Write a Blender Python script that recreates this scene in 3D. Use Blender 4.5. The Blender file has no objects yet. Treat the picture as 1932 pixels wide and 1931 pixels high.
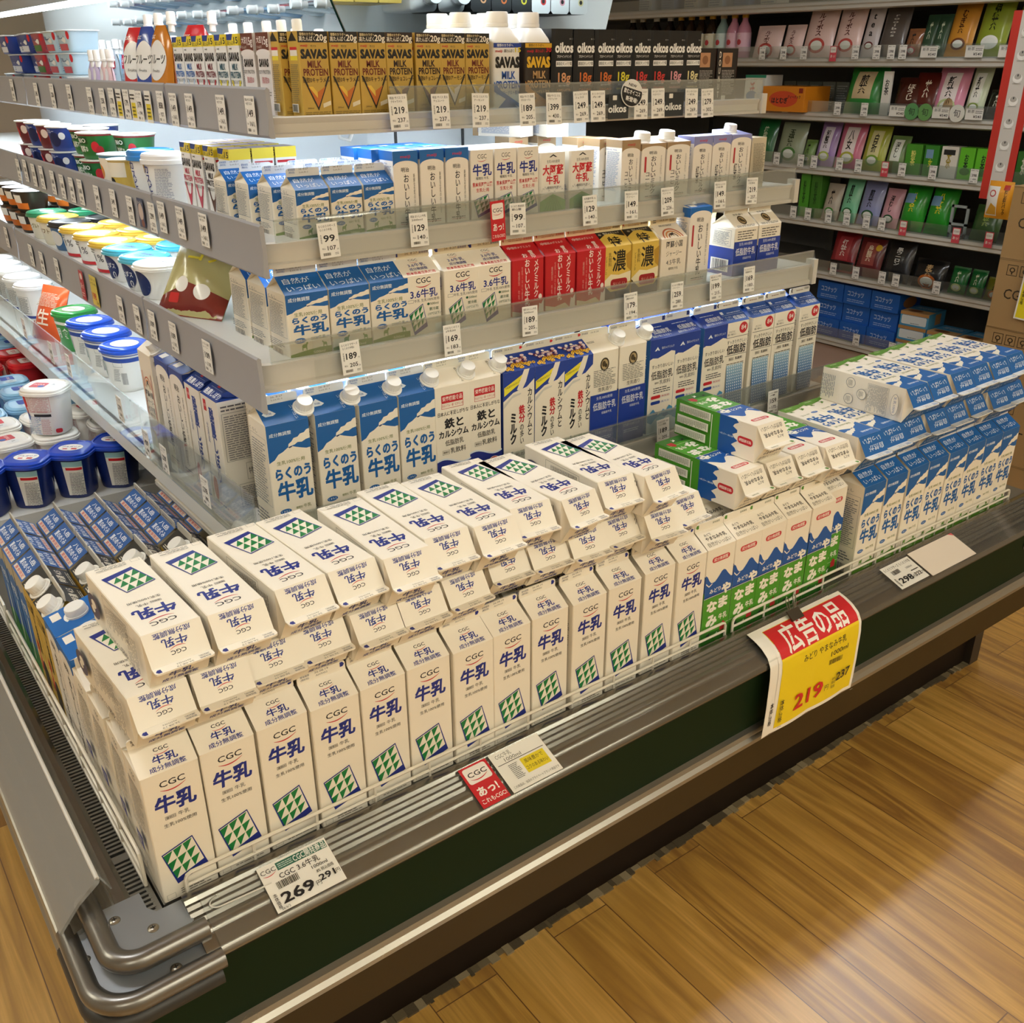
import bpy, math, random
from mathutils import Vector, Matrix
from mathutils.geometry import tessellate_polygon
random.seed(7)
SC = bpy.context.scene
COL = SC.collection
rad = math.radians

# ------------------------------------------------------------------ camera, world, lights, exposure
cam = bpy.data.cameras.new('camera')
cam.sensor_fit = 'HORIZONTAL'; cam.sensor_width = 36.0
cam.lens = 1832.48 / 1932 * 36.0
cam.clip_start = 0.05
cob = bpy.data.objects.new('camera', cam); COL.objects.link(cob)
YAW, PITCH, ROLL = 0.641898, 0.436188, -0.0045119
_f0 = Vector((math.sin(YAW), math.cos(YAW), 0)); _r0 = Vector((math.cos(YAW), -math.sin(YAW), 0)); _u0 = Vector((0, 0, 1))
_f = math.cos(PITCH) * _f0 - math.sin(PITCH) * _u0
_uc = math.sin(PITCH) * _f0 + math.cos(PITCH) * _u0
_r = math.cos(ROLL) * _r0 + math.sin(ROLL) * _uc
_u = -math.sin(ROLL) * _r0 + math.cos(ROLL) * _uc
cob.matrix_world = Matrix(((_r.x, _u.x, -_f.x, -0.185427), (_r.y, _u.y, -_f.y, -0.982185), (_r.z, _u.z, -_f.z, 0.958022), (0, 0, 0, 1)))
SC.camera = cob
vs = SC.view_settings
vs.view_transform = 'Standard'; vs.look = 'None'; vs.gamma = 1.0; vs.use_curve_mapping = False
vs.exposure = 0.4
SC.cycles.use_denoising = True
SC.cycles.max_bounces = 8
SC.cycles.transparent_max_bounces = 16
SC.cycles.caustics_reflective = False; SC.cycles.caustics_refractive = False
w = bpy.data.worlds.new('shop_light'); SC.world = w; w.use_nodes = True
w.node_tree.nodes['Background'].inputs[0].default_value = (1.0, 0.95, 0.84, 1)
w.node_tree.nodes['Background'].inputs[1].default_value = 0.25
FLOOR_Z = -0.5

# ------------------------------------------------------------------ materials
def lin(h):
    h = h.lstrip('#')
    out = []
    for i in (0, 2, 4):
        c = int(h[i:i + 2], 16) / 255
        out.append(c / 12.92 if c <= 0.04045 else ((c + 0.055) / 1.055) ** 2.4)
    return out
_M = {}
def pm(h, rough=0.5, metal=0.0, spec=0.5, coat=0.0, bump=0.0, bscale=200.0, alpha=None, var=0.0):
    """printed card, plastic or metal of one colour, with a little procedural grain"""
    key = (h, rough, metal, spec, coat, bump, bscale, alpha, var)
    if key in _M: return _M[key]
    m = bpy.data.materials.new('mat_' + h.strip('#')); m.use_nodes = True
    nt = m.node_tree; b = nt.nodes['Principled BSDF']
    c = lin(h)
    b.inputs['Base Color'].default_value = (*c, 1); b.inputs['Roughness'].default_value = rough
    b.inputs['Metallic'].default_value = metal; b.inputs['Specular IOR Level'].default_value = spec
    b.inputs['Coat Weight'].default_value = coat; b.inputs['Coat Roughness'].default_value = 0.12
    m.diffuse_color = (*c, 1)
    if bump or var:
        tc = nt.nodes.new('ShaderNodeTexCoord'); nz = nt.nodes.new('ShaderNodeTexNoise')
        nz.inputs['Scale'].default_value = bscale; nz.inputs['Detail'].default_value = 3
        nt.links.new(tc.outputs['Object'], nz.inputs['Vector'])
        if bump:
            bp = nt.nodes.new('ShaderNodeBump'); bp.inputs['Strength'].default_value = bump; bp.inputs['Distance'].default_value = 0.002
            nt.links.new(nz.outputs['Fac'], bp.inputs['Height']); nt.links.new(bp.outputs['Normal'], b.inputs['Normal'])
        if var:
            mr = nt.nodes.new('ShaderNodeMapRange'); mr.inputs['To Min'].default_value = max(0.02, rough - var); mr.inputs['To Max'].default_value = rough + var
            nt.links.new(nz.outputs['Fac'], mr.inputs['Value']); nt.links.new(mr.outputs['Result'], b.inputs['Roughness'])
    _M[key] = m
    return m
def clear_mat(name, tint=(0.93, 0.95, 0.95), gloss=0.12, rough=0.06, haze=0.0):
    m = bpy.data.materials.new(name); m.use_nodes = True; nt = m.node_tree; nt.nodes.clear()
    out = nt.nodes.new('ShaderNodeOutputMaterial'); tr = nt.nodes.new('ShaderNodeBsdfTransparent'); gl = nt.nodes.new('ShaderNodeBsdfGlossy')
    df = nt.nodes.new('ShaderNodeBsdfDiffuse'); mh = nt.nodes.new('ShaderNodeMixShader'); mx = nt.nodes.new('ShaderNodeMixShader'); fr = nt.nodes.new('ShaderNodeLayerWeight')
    tr.inputs[0].default_value = (*tint, 1); gl.inputs[0].default_value = (1, 1, 1, 1); gl.inputs['Roughness'].default_value = rough
    df.inputs[0].default_value = (0.75, 0.77, 0.76, 1); mh.inputs[0].default_value = haze
    mr = nt.nodes.new('ShaderNodeMapRange'); mr.inputs['To Min'].default_value = gloss * 0.4; mr.inputs['To Max'].default_value = min(1, gloss * 4)
    fr.inputs['Blend'].default_value = 0.3
    nt.links.new(fr.outputs['Facing'], mr.inputs['Value']); nt.links.new(mr.outputs['Result'], mx.inputs[0])
    nt.links.new(tr.outputs[0], mh.inputs[1]); nt.links.new(df.outputs[0], mh.inputs[2])
    nt.links.new(mh.outputs[0], mx.inputs[1]); nt.links.new(gl.outputs[0], mx.inputs[2]); nt.links.new(mx.outputs[0], out.inputs[0])
    return m
GLASS = clear_mat('clear_acrylic', (0.90, 0.93, 0.92), 0.13, 0.05, 0.045)
GLASSL = clear_mat('clear_acrylic_thin', (0.97, 0.98, 0.98), 0.06, 0.05, 0.02)
PLAST = clear_mat('clear_rail_plastic', (0.86, 0.87, 0.85), 0.16, 0.16, 0.10)
def emit(name, col, s):
    m = bpy.data.materials.new(name); m.use_nodes = True; nt = m.node_tree
    b = nt.nodes['Principled BSDF']; b.inputs['Base Color'].default_value = (0.8, 0.8, 0.8, 1)
    b.inputs['Emission Color'].default_value = (*col, 1); b.inputs['Emission Strength'].default_value = s
    return m
LED = emit('led_tube', (0.84, 0.93, 1.0), 17.0)
LAMP = emit('ceiling_diffuser', (1.0, 0.975, 0.81), 13.5)
LAMPK = emit('ceiling_line_diffuser', (0.93, 0.97, 1.0), 66.0)
CHROME = pm('85817A', 0.24, 0.92, var=0.06, bscale=9)
STEEL = pm('8C8A84', 0.38, 0.85, var=0.1, bscale=14)
GREY = pm('A9AAB0', 0.42, 0.2, var=0.08, bscale=8)
MOULD = pm('CFCABF', 0.38, 0.0, coat=0.2, var=0.06, bscale=10)
BLACK = pm('0B0B0B', 0.5)
WIRE = pm('E9E2D3', 0.35, coat=0.3)
WHITEP = pm('F4F3F0', 0.35, coat=0.3)
MIRROR = pm('C9D2D3', 0.03, 1.0)

# ------------------------------------------------------------------ text as flat print
_T = {}
def text_tris(s, bold=0.0, sp=1.0):
    k = (s, bold, sp)
    if k in _T: return _T[k]
    cu = bpy.data.curves.new('print', 'FONT'); cu.body = s; cu.resolution_u = 2; cu.offset = bold; cu.space_line = sp * 0.92; cu.align_x = 'CENTER'
    o = bpy.data.objects.new('print', cu); COL.objects.link(o)
    dg = bpy.context.evaluated_depsgraph_get(); ev = o.evaluated_get(dg); me = ev.to_mesh()
    V = [(v.co.x, v.co.y) for v in me.vertices]; F = [tuple(p.vertices) for p in me.polygons]
    ev.to_mesh_clear(); bpy.data.objects.remove(o); bpy.data.curves.remove(cu)
    if not V: V, F = [(0, 0), (0.1, 0), (0, 0.1)], []
    x0 = min(p[0] for p in V); x1 = max(p[0] for p in V); y0 = min(p[1] for p in V); y1 = max(p[1] for p in V)
    _T[k] = (V, F, x0, x1, y0, y1)
    return _T[k]
# art items (mm): ('p',col,pts) polygon; ('r',col,x0,y0,x1,y1); ('t',col,text,cx,cy,h,opts); ('c',col,cx,cy,rx[,ry])
def R(c, x0, y0, x1, y1): return ('r', c, x0, y0, x1, y1)
def Pg(c, pts): return ('p', c, pts)
def T(c, s, cx, cy, h, w=None, bold=0.0, rot=0.0, shear=0.0, vert=False): return ('t', c, s, cx, cy, h, w, bold, rot, shear, vert)
def C(c, cx, cy, rx, ry=None): return ('c', c, cx, cy, rx, ry or rx)
def RR(c, x0, y0, x1, y1, r=2.0):
    pts = []
    for (cx, cy, a0) in ((x1 - r, y0 + r, -90), (x1 - r, y1 - r, 0), (x0 + r, y1 - r, 90), (x0 + r, y0 + r, 180)):
        for k in range(4): a = rad(a0 + 30 * k); pts.append((cx + r * math.cos(a), cy + r * math.sin(a)))
    return ('p', c, pts)
def micro(c, x0, y0, x1, y1, n, fill=0.42, seed=1):
    n = int(n * 1.7) if n > 4 else n; c = '%02X%02X%02X' % tuple(int(v + (196 - v) * 0.32) for v in (int(c[i:i + 2], 16) for i in (0, 2, 4))) if n > 4 else c
    rg = random.Random(seed); out = []; st = (y1 - y0) / n
    for i in range(n):
        y = y1 - (i + 1) * st; x = x0; e = x1 - rg.random() * 0.3 * (x1 - x0)
        while x < e:
            l = (x1 - x0) * (0.08 + rg.random() * 0.2); out.append(R(c, x, y, min(x + l, x1), y + st * fill)); x += l + (x1 - x0) * 0.03
    return out
def frame(c, x0, y0, x1, y1, t=0.5): return [R(c, x0, y0, x1, y0 + t), R(c, x0, y1 - t, x1, y1), R(c, x0, y0, x0 + t, y1), R(c, x1 - t, y0, x1, y1)]
def barcode(x0, y0, x1, y1, seed=3, c='1A1A1A'):
    rg = random.Random(seed); out = []; x = x0
    while x < x1: l = (x1 - x0) * (0.012 + 0.03 * rg.random()); out.append(R(c, x, y0, min(x + l, x1), y1)); x += l + (x1 - x0) * (0.015 + 0.03 * rg.random())
    return out

def plane(O, U, V):
    O, U, V = Vector(O), Vector(U).normalized() / 1000, Vector(V).normalized() / 1000
    N = U.cross(V).normalized()
    return lambda u, v: (O + U * u + V * v, N)

# ------------------------------------------------------------------ mesh builder
class MB:
    def __init__(s): s.v = []; s.f = []; s.m = []; s.mats = []; s.sm = []
    def mi(s, m):
        if m not in s.mats: s.mats.append(m)
        return s.mats.index(m)
    def add(s, vs, fs, m, smooth=False):
        b = len(s.v); s.v.extend(tuple(v) for v in vs); k = s.mi(m)
        for f in fs: s.f.append(tuple(b + i for i in f)); s.m.append(k); s.sm.append(smooth)
        return s
    def box(s, x0, y0, z0, x1, y1, z1, m, M=None):
        vs = [(x0, y0, z0), (x1, y0, z0), (x1, y1, z0), (x0, y1, z0), (x0, y0, z1), (x1, y0, z1), (x1, y1, z1), (x0, y1, z1)]
        if M: vs = [M @ Vector(v) for v in vs]
        return s.add(vs, [(3, 2, 1, 0), (4, 5, 6, 7), (0, 1, 5, 4), (1, 2, 6, 5), (2, 3, 7, 6), (3, 0, 4, 7)], m)
    def loft(s, rings, m, c0=True, c1=True, smooth=True, closed=True):
        n = len(rings[0]); vs = [p for r in rings for p in r]; fs = []
        for i in range(len(rings) - 1):
            for j in range(n if closed else n - 1):
                k = (j + 1) % n; fs.append((i * n + j, i * n + k, (i + 1) * n + k, (i + 1) * n + j))
        s.add(vs, fs, m, smooth)
        if c0: s.add(rings[0], [tuple(range(n - 1, -1, -1))], m)
        if c1: s.add(rings[-1], [tuple(range(n))], m)
        return s
    def prism(s, prof, axis, a, b, m, smooth=False):
        """closed 2D profile swept along x ('x': profile is y,z) or y ('y': profile is x,z)"""
        f = (lambda t, p: (t, p[0], p[1])) if axis == 'x' else (lambda t, p: (p[0], t, p[1]))
        A = [f(a, p) for p in prof]; B = [f(b, p) for p in prof]; n = len(prof)
        s.add(A + B, [(i, (i + 1) % n, n + (i + 1) % n, n + i) for i in range(n)], m, smooth)
        for q, rev in ((A, True), (B, False)):
            tr = tessellate_polygon([[Vector(p) for p in q]]); s.add(q, [t[::-1] if rev else t for t in tr], m)
        return s
    def tube(s, path, r, m, n=10, closed=False):
        P = [Vector(p) for p in path]; rings = []; N = len(P); prev = None
        for i in range(N):
            if closed: d = (P[(i + 1) % N] - P[i - 1]).normalized()
            else: d = (P[min(i + 1, N - 1)] - P[max(i - 1, 0)]).normalized()
            if prev is None: a = d.cross(Vector((0, 0, 1)) if abs(d.z) < 0.9 else Vector((1, 0, 0))).normalized()
            else: a = (prev - d * prev.dot(d)).normalized()
            prev = a; b = d.cross(a); rr = r[i] if isinstance(r, (list, tuple)) else r
            rings.append([tuple(P[i] + a * math.cos(2 * math.pi * k / n) * rr + b * math.sin(2 * math.pi * k / n) * rr) for k in range(n)])
        if closed: rings.append(rings[0])
        return s.loft(rings, m, not closed, not closed)
    def art(s, items, S, maxlen=None, eps=0.00012, rough=0.45):
        lay = 0
        for it in items:
            lay += 1; e = eps + (0.00012 if maxlen else 0.00004) * lay
            k = it[0]; m = pm(it[1], rough) if isinstance(it[1], str) else it[1]
            if k == 'r': pts = [(it[2], it[3]), (it[4], it[3]), (it[4], it[5]), (it[2], it[5])]; fs = [(0, 1, 2, 3)] if not maxlen else [(0, 1, 2), (0, 2, 3)]
            elif k == 'c':
                n = 28; pts = [(it[2] + it[4] * math.cos(2 * math.pi * i / n), it[3] + it[5] * math.sin(2 * math.pi * i / n)) for i in range(n)]
                if maxlen: pts.append((it[2], it[3])); fs = [(i, (i + 1) % n, n) for i in range(n)]
                else: fs = [tuple(range(n))]
            elif k == 'p':
                pts = list(it[2]); tr = tessellate_polygon([[Vector((p[0], p[1], 0)) for p in pts]]); fs = []
                for t in tr:
                    a, b, c = (pts[i] for i in t)
                    fs.append(tuple(t) if (b[0] - a[0]) * (c[1] - a[1]) - (b[1] - a[1]) * (c[0] - a[0]) > 0 else tuple(t)[::-1])
            else:
                _, _, txt, cx, cy, h, wd, bold, rot, shear, vert = it
                if vert: txt = '\n'.join(txt)
                ex = max(0.0, bold - 0.014); V, F, x0, x1, y0, y1 = text_tris(txt, 0.0, 1.0)
                if bold > 0: V, F, x0, x1, y0, y1 = text_tris(txt, min(bold, 0.02 if maxlen else 0.014), 1.0)
                if ex > 0.002 and not maxlen:
                    nv = len(V); V0, F0 = V, F; V, F = [], []
                    for q, (ax, ay) in enumerate(((1, 1), (-1, 1), (1, -1), (-1, -1))):
                        V = V + [(x + ax * ex, y + ay * ex) for x, y in V0]; F = F + [tuple(i + q * nv for i in f) for f in F0]
                sc = h / ((y1 - y0) if vert else 0.9)
                sx = sc if not wd else wd / max(1e-4, x1 - x0)
                ca, sa = math.cos(rad(rot)), math.sin(rad(rot)); my = (y0 + y1) / 2 if (vert or '\n' in txt) else 0.37; mx = (x0 + x1) / 2
                pts = []
                for (x, y) in V:
                    X = (x - mx) * sx; Y = (y - my) * sc; X += shear * Y; Y2 = Y
                    pts.append((cx + X * ca - Y2 * sa, cy + X * sa + Y2 * ca))
                fs = F
            if maxlen: pts, fs = subdiv(pts, fs, maxlen)
            vs = []; cp = len(pts) // 4 if (k == 't' and it[7] - 0.014 > 0.002 and not maxlen) else 0
            for i, p in enumerate(pts):
                q, n = S(p[0], p[1]); vs.append(q + n * (e + (0.000012 * (i // cp) if cp else 0)))
            s.add(vs, fs, m)
        return s
    def mesh(s, name):
        me = bpy.data.meshes.new(name); me.from_pydata(s.v, [], s.f)
        for m in s.mats: me.materials.append(m)
        me.polygons.foreach_set('material_index', s.m); me.polygons.foreach_set('use_smooth', s.sm)
        me.update()
        try: me.set_sharp_from_angle(angle=rad(38))
        except Exception: pass
        return me
    def obj(s, name, parent=None):
        o = bpy.data.objects.new(name, s.mesh(name)); COL.objects.link(o)
        if parent: o.parent = parent
        return o
def subdiv(pts, fs, L):
    pts = list(pts); out = []; mid = {}
    st = []
    for f in fs:
        for i in range(1, len(f) - 1): st.append((f[0], f[i], f[i + 1]))
    def md(a, b):
        k = (min(a, b), max(a, b))
        if k not in mid: pts.append(((pts[a][0] + pts[b][0]) / 2, (pts[a][1] + pts[b][1]) / 2)); mid[k] = len(pts) - 1
        return mid[k]
    while st:
        t = st.pop(); d = [math.hypot(pts[t[i]][0] - pts[t[(i + 1) % 3]][0], pts[t[i]][1] - pts[t[(i + 1) % 3]][1]) for i in range(3)]
        i = d.index(max(d))
        if d[i] <= L: out.append(t); continue
        a, b, c = t[i], t[(i + 1) % 3], t[(i + 2) % 3]; m = md(a, b); st += [(a, m, c), (m, b, c)]
    return pts, out

# ------------------------------------------------------------------ things
def tag(o, label=None, cat=None, group=None, kind=None):
    if label: o['label'] = label
    if cat: o['category'] = cat
    if group: o['group'] = group
    if kind: o['kind'] = kind
    return o
def empty(name, label, cat, loc=(0, 0, 0), group=None):
    o = bpy.data.objects.new(name, None); COL.objects.link(o); o.location = loc; o.empty_display_size = 0.02
    return tag(o, label, cat, group)
# a design: (root mesh, [(part name, mesh, matrix, label)])
def place(D, name, label, cat, M, group=None):
    o = bpy.data.objects.new(name, D[0]); COL.objects.link(o); o.matrix_world = M; tag(o, label, cat, group)
    for pn, me, pmx, pl in D[1]:
        c = bpy.data.objects.new(pn, me); COL.objects.link(c); c.parent = o; c.matrix_local = pmx
        if pl: c['label'] = pl
    return o
def at(x, y, z, yaw=0.0, tilt=0.0): return Matrix.Translation((x, y, z)) @ Matrix.Rotation(rad(yaw), 4, 'Z') @ Matrix.Rotation(rad(tilt), 4, 'X')
LIE = Matrix.Rotation(rad(180), 4, 'Z') @ Matrix.Rotation(rad(-90), 4, 'X')
ORD = ['first', 'second', 'third', 'fourth', 'fifth', 'sixth', 'seventh', 'eighth', 'ninth', 'tenth', 'eleventh', 'twelfth', 'thirteenth', 'fourteenth', 'fifteenth', 'sixteenth', 'seventeenth', 'eighteenth', 'nineteenth', 'twentieth', 'twenty-first', 'twenty-second', 'twenty-third', 'twenty-fourth', 'twenty-fifth']
I4 = Matrix.Identity(4)

# ------------------------------------------------------------------ packages
def cap_mesh(r=0.0135, h=0.018, col='F3F2EE', collar=True):
    b = MB(); m = pm(col, 0.4, coat=0.2); n = 40; ring = lambda q, z, rib=0: [(math.cos(2 * math.pi * i / n) * (q - (rib if i % 2 else 0)), math.sin(2 * math.pi * i / n) * (q - (rib if i % 2 else 0)), z) for i in range(n)]
    rs = [ring(r * 1.02, 0), ring(r * 1.02, 0.003), ring(r * 0.98, 0.0035, 0.0006), ring(r * 0.95, h - 0.002, 0.0006), ring(r * 0.88, h)]
    if collar: rs = [ring(r * 1.25, -0.004), ring(r * 1.25, 0.0)] + rs
    return b.loft(rs, m).mesh('cap')
def gable(W, D, H, G, F, body, roof=None, front=(), slope=(), fin=(), left=(), right=(), bslope=(), finc=None, cap=None, capr=0.0135, capcol='F3F2EE', side=None, sk=44.2):
    """gable-top carton, origin at the middle of its base, front towards -Y (mm in, metres out)"""
    W, D, H, G, F = (k / 1000 for k in (W, D, H, G, F)); b = MB(); m = pm(body, 0.42); rm = pm(roof or body, 0.42); fm = pm(finc or body, 0.42); sm = pm(side or body, 0.42)
    w, d = W / 2, D / 2; t = 0.0012; bl = 0.0012; zr = H + G
    # body with slightly bevelled upright edges
    prof = [(-w + bl, -d), (w - bl, -d), (w, -d + bl), (w, d - bl), (w - bl, d), (-w + bl, d), (-w, d - bl), (-w, -d + bl)]
    for i in range(8):
        p, q = prof[i], prof[(i + 1) % 8]
        b.add([(p[0], p[1], 0), (q[0], q[1], 0), (q[0], q[1], H), (p[0], p[1], H)], [(0, 1, 2, 3)], sm if i in (2, 6) else m)
    b.add([(p[0], p[1], 0) for p in prof], [tuple(range(7, -1, -1))], m)
    for s in (-1, 1): b.add([(-w, s * d, H), (w, s * d, H), (w, s * t, zr), (-w, s * t, zr)], [(0, 1, 2, 3) if s < 0 else (1, 0, 3, 2)], rm)
    for s in (-1, 1):
        A, B, Rf, Rb, P = (s * w, -d, H), (s * w, d, H), (s * w, -t, zr), (s * w, t, zr), (s * w * 0.42, 0, zr - 0.002)
        fs = [(0, 1, 4), (0, 4, 2), (1, 3, 4)]
        b.add([A, B, Rf, Rb, P], [f if s > 0 else f[::-1] for f in fs], sm if side else rm)
    Ls = math.hypot(d, G)
    b.art(front, plane((-w, -d, 0), (1, 0, 0), (0, 0, 1)))
    P1, P2, kk = plane((-w, -d, H), (1, 0, 0), (0, d - t, G)), plane((w, d, H), (-1, 0, 0), (0, -d + t, G)), Ls * 1000 / sk
    b.art(slope, lambda u, v: P1(u, v * kk)); b.art(bslope, lambda u, v: P2(u, v * kk))
    b.art(left, plane((-w, d, 0), (0, -1, 0), (0, 0, 1)))
    b.art(right, plane((w, -d, 0), (0, 1, 0), (0, 0, 1)))
    body_me = b.mesh('carton')
    f = MB(); ft = 0.0011; cr = 0.004
    pts = [(-w, 0), (w, 0), (w, F - cr), (w - cr * 0.3, F - cr * 0.3), (w - cr, F), (-w + cr, F), (-w + cr * 0.3, F - cr * 0.3), (-w, F - cr)]
    n = len(pts); Fv = [(x, -ft, z) for x, z in pts]; Bv = [(x, ft, z) for x, z in pts]
    f.add(Fv + Bv, [tuple(range(n)), tuple(range(2 * n - 1, n - 1, -1))] + [(n + i, n + (i + 1) % n, (i + 1) % n, i) for i in range(n)], fm)
    f.art(fin, plane((-w, -ft, 0), (1, 0, 0), (0, 0, 1)))
    parts = [('sealed_fin', f.mesh('sealed_fin'), Matrix.Translation((0, 0, zr)), None)]
    if cap:
        cx, k = cap; a = math.atan2(G, d)
        M = Matrix.Translation((cx / 1000, -d * (1 - k), H + G * k)) @ Matrix.Rotation(math.pi / 2 - a if False else a, 4, 'X') @ Matrix.Translation((0, 0, 0.002))
        parts.append(('screw_cap', cap_mesh(capr, 0.017, capcol), M, 'round ribbed screw cap'))
    return (body_me, parts)
def brick(W, D, H, body, front=(), left=(), right=(), top=(), topc=None, cap=None, bev=0, capcol='F3F2EE', capr=0.0125, side=None, slant=0):
    """brick carton; slant: top slopes up to the back by that many mm (cap sits on it)"""
    W, D, H, bev, slant = W / 1000, D / 1000, H / 1000, bev / 1000, slant / 1000; b = MB(); m = pm(body, 0.4); tm = pm(topc or body, 0.4); sm = pm(side or body, 0.4); w, d = W / 2, D / 2
    e = 0.001; cx = max(bev, e)
    def ring(z, c, dz=0): return [(-w + c, -d, z), (w - c, -d, z), (w, -d + c, z), (w, d - c, z + dz), (w - c, d, z + dz), (-w + c, d, z + dz), (-w, d - c, z + dz), (-w, -d + c, z)]
    r0, r1 = ring(0, e), ring(H, cx, slant)
    rr = [r0, ring(bev, cx), ring(H - bev, cx, slant), r1] if bev else [r0, r1]
    for k in range(len(rr) - 1):
        for i in range(8):
            j = (i + 1) % 8; b.add([rr[k][i], rr[k][j], rr[k + 1][j], rr[k + 1][i]], [(0, 1, 2, 3)], sm if i in (2, 6) else m)
    b.add(r0, [tuple(range(7, -1, -1))], m); b.add(r1, [tuple(range(8))], tm)
    b.art(front, plane((-w, -d, 0), (1, 0, 0), (0, 0, 1))); b.art(left, plane((-w, d, 0), (0, -1, 0), (0, 0, 1))); b.art(right, plane((w, -d, 0), (0, 1, 0), (0, 0, 1)))
    b.art(top, plane((-w, -d, H), (1, 0, 0), (0, 2 * d, slant)))
    parts = []
    if cap:
        a = math.atan2(slant, D); parts.append(('screw_cap', cap_mesh(capr, 0.014, capcol), Matrix.Translation((cap[0] / 1000, cap[1] / 1000, H + slant * (0.5 + cap[1] / 1000 / D))) @ Matrix.Rotation(a, 4, 'X'), 'white screw cap'))
    return (b.mesh('carton'), parts)
def sup(rx, ry, z, n=40, e=2.0, dx=0, dy=0):
    out = []
    for i in range(n):
        a = 2 * math.pi * i / n; c, s = math.cos(a), math.sin(a)
        out.append((dx + rx * abs(c) ** (2 / e) * (1 if c >= 0 else -1), dy + ry * abs(s) ** (2 / e) * (1 if s >= 0 else -1), z))
    return out
def tub(W, H, cup, lid, e=2.0, taper=0.8, side=(), lidart=(), foil=False, D=None, rimc=None, band=None, lidh=11):
    """yoghurt tub with its own lid; side art wraps round from the front (u = mm round the wall, 0 at the front)"""
    r = W / 2000; ry = (D or W) / 2000; h = H / 1000; b = MB(); m = pm(cup, 0.35, coat=0.2)
    rings = [sup(r * (taper + (1 - taper) * k / 5), ry * (taper + (1 - taper) * k / 5), h * k / 5, e=e) for k in range(6)]
    rings = [sup(r * (taper - 0.05), ry * (taper - 0.05), 0, e=e)] + [sup(r * taper, ry * taper, 0.003, e=e)] + rings[1:]
    b.loft(rings, m)
    def S(u, v):
        a = u / (1000 * r) - math.pi / 2; k = min(1, max(0, v / H)); sc = taper + (1 - taper) * k; c, s = math.cos(a), math.sin(a)
        q = Vector((r * sc * abs(c) ** (2 / e) * (1 if c >= 0 else -1), ry * sc * abs(s) ** (2 / e) * (1 if s >= 0 else -1), v / 1000))
        nrm = Vector((abs(c) ** (2 - 2 / e) * (1 if c >= 0 else -1), abs(s) ** (2 - 2 / e) * (1 if s >= 0 else -1), 0)).normalized()
        return q, nrm
    b.art(side, S, maxlen=7, eps=0.0004)
    l = MB(); lm = pm(lid, 0.3, coat=0.3); lh = lidh / 1000
    if foil: rs = [sup(r * 1.0, ry, h - 0.002, e=e), sup(r * 1.07, ry * 1.07, h - 0.001, e=e), sup(r * 1.08, ry * 1.08, h + 0.001, e=e), sup(r * 1.0, ry * 1.0, h + 0.0015, e=e)]; top = h + 0.0015
    else: rs = [sup(r * 1.04, ry * 1.04, h - lh * 0.55, e=e), sup(r * 1.08, ry * 1.08, h - lh * 0.5, e=e), sup(r * 1.08, ry * 1.08, h - lh * 0.15, e=e), sup(r * 1.03, ry * 1.03, h - lh * 0.1, e=e), sup(r * 1.03, ry * 1.03, h + lh * 0.2, e=e), sup(r * 0.96, ry * 0.96, h + lh * 0.38, e=e), sup(r * 0.86, ry * 0.86, h + lh * 0.42, e=e), sup(r * 0.83, ry * 0.83, h + lh * 0.3, e=e)]; top = h + lh * 0.3
    l.loft(rs, lm)
    l.art(lidart, plane((0, 0, top), (1, 0, 0), (0, 1, 0)), eps=0.0004)
    return (b.mesh('cup'), [('lid', l.mesh('lid'), I4, None)])
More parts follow.
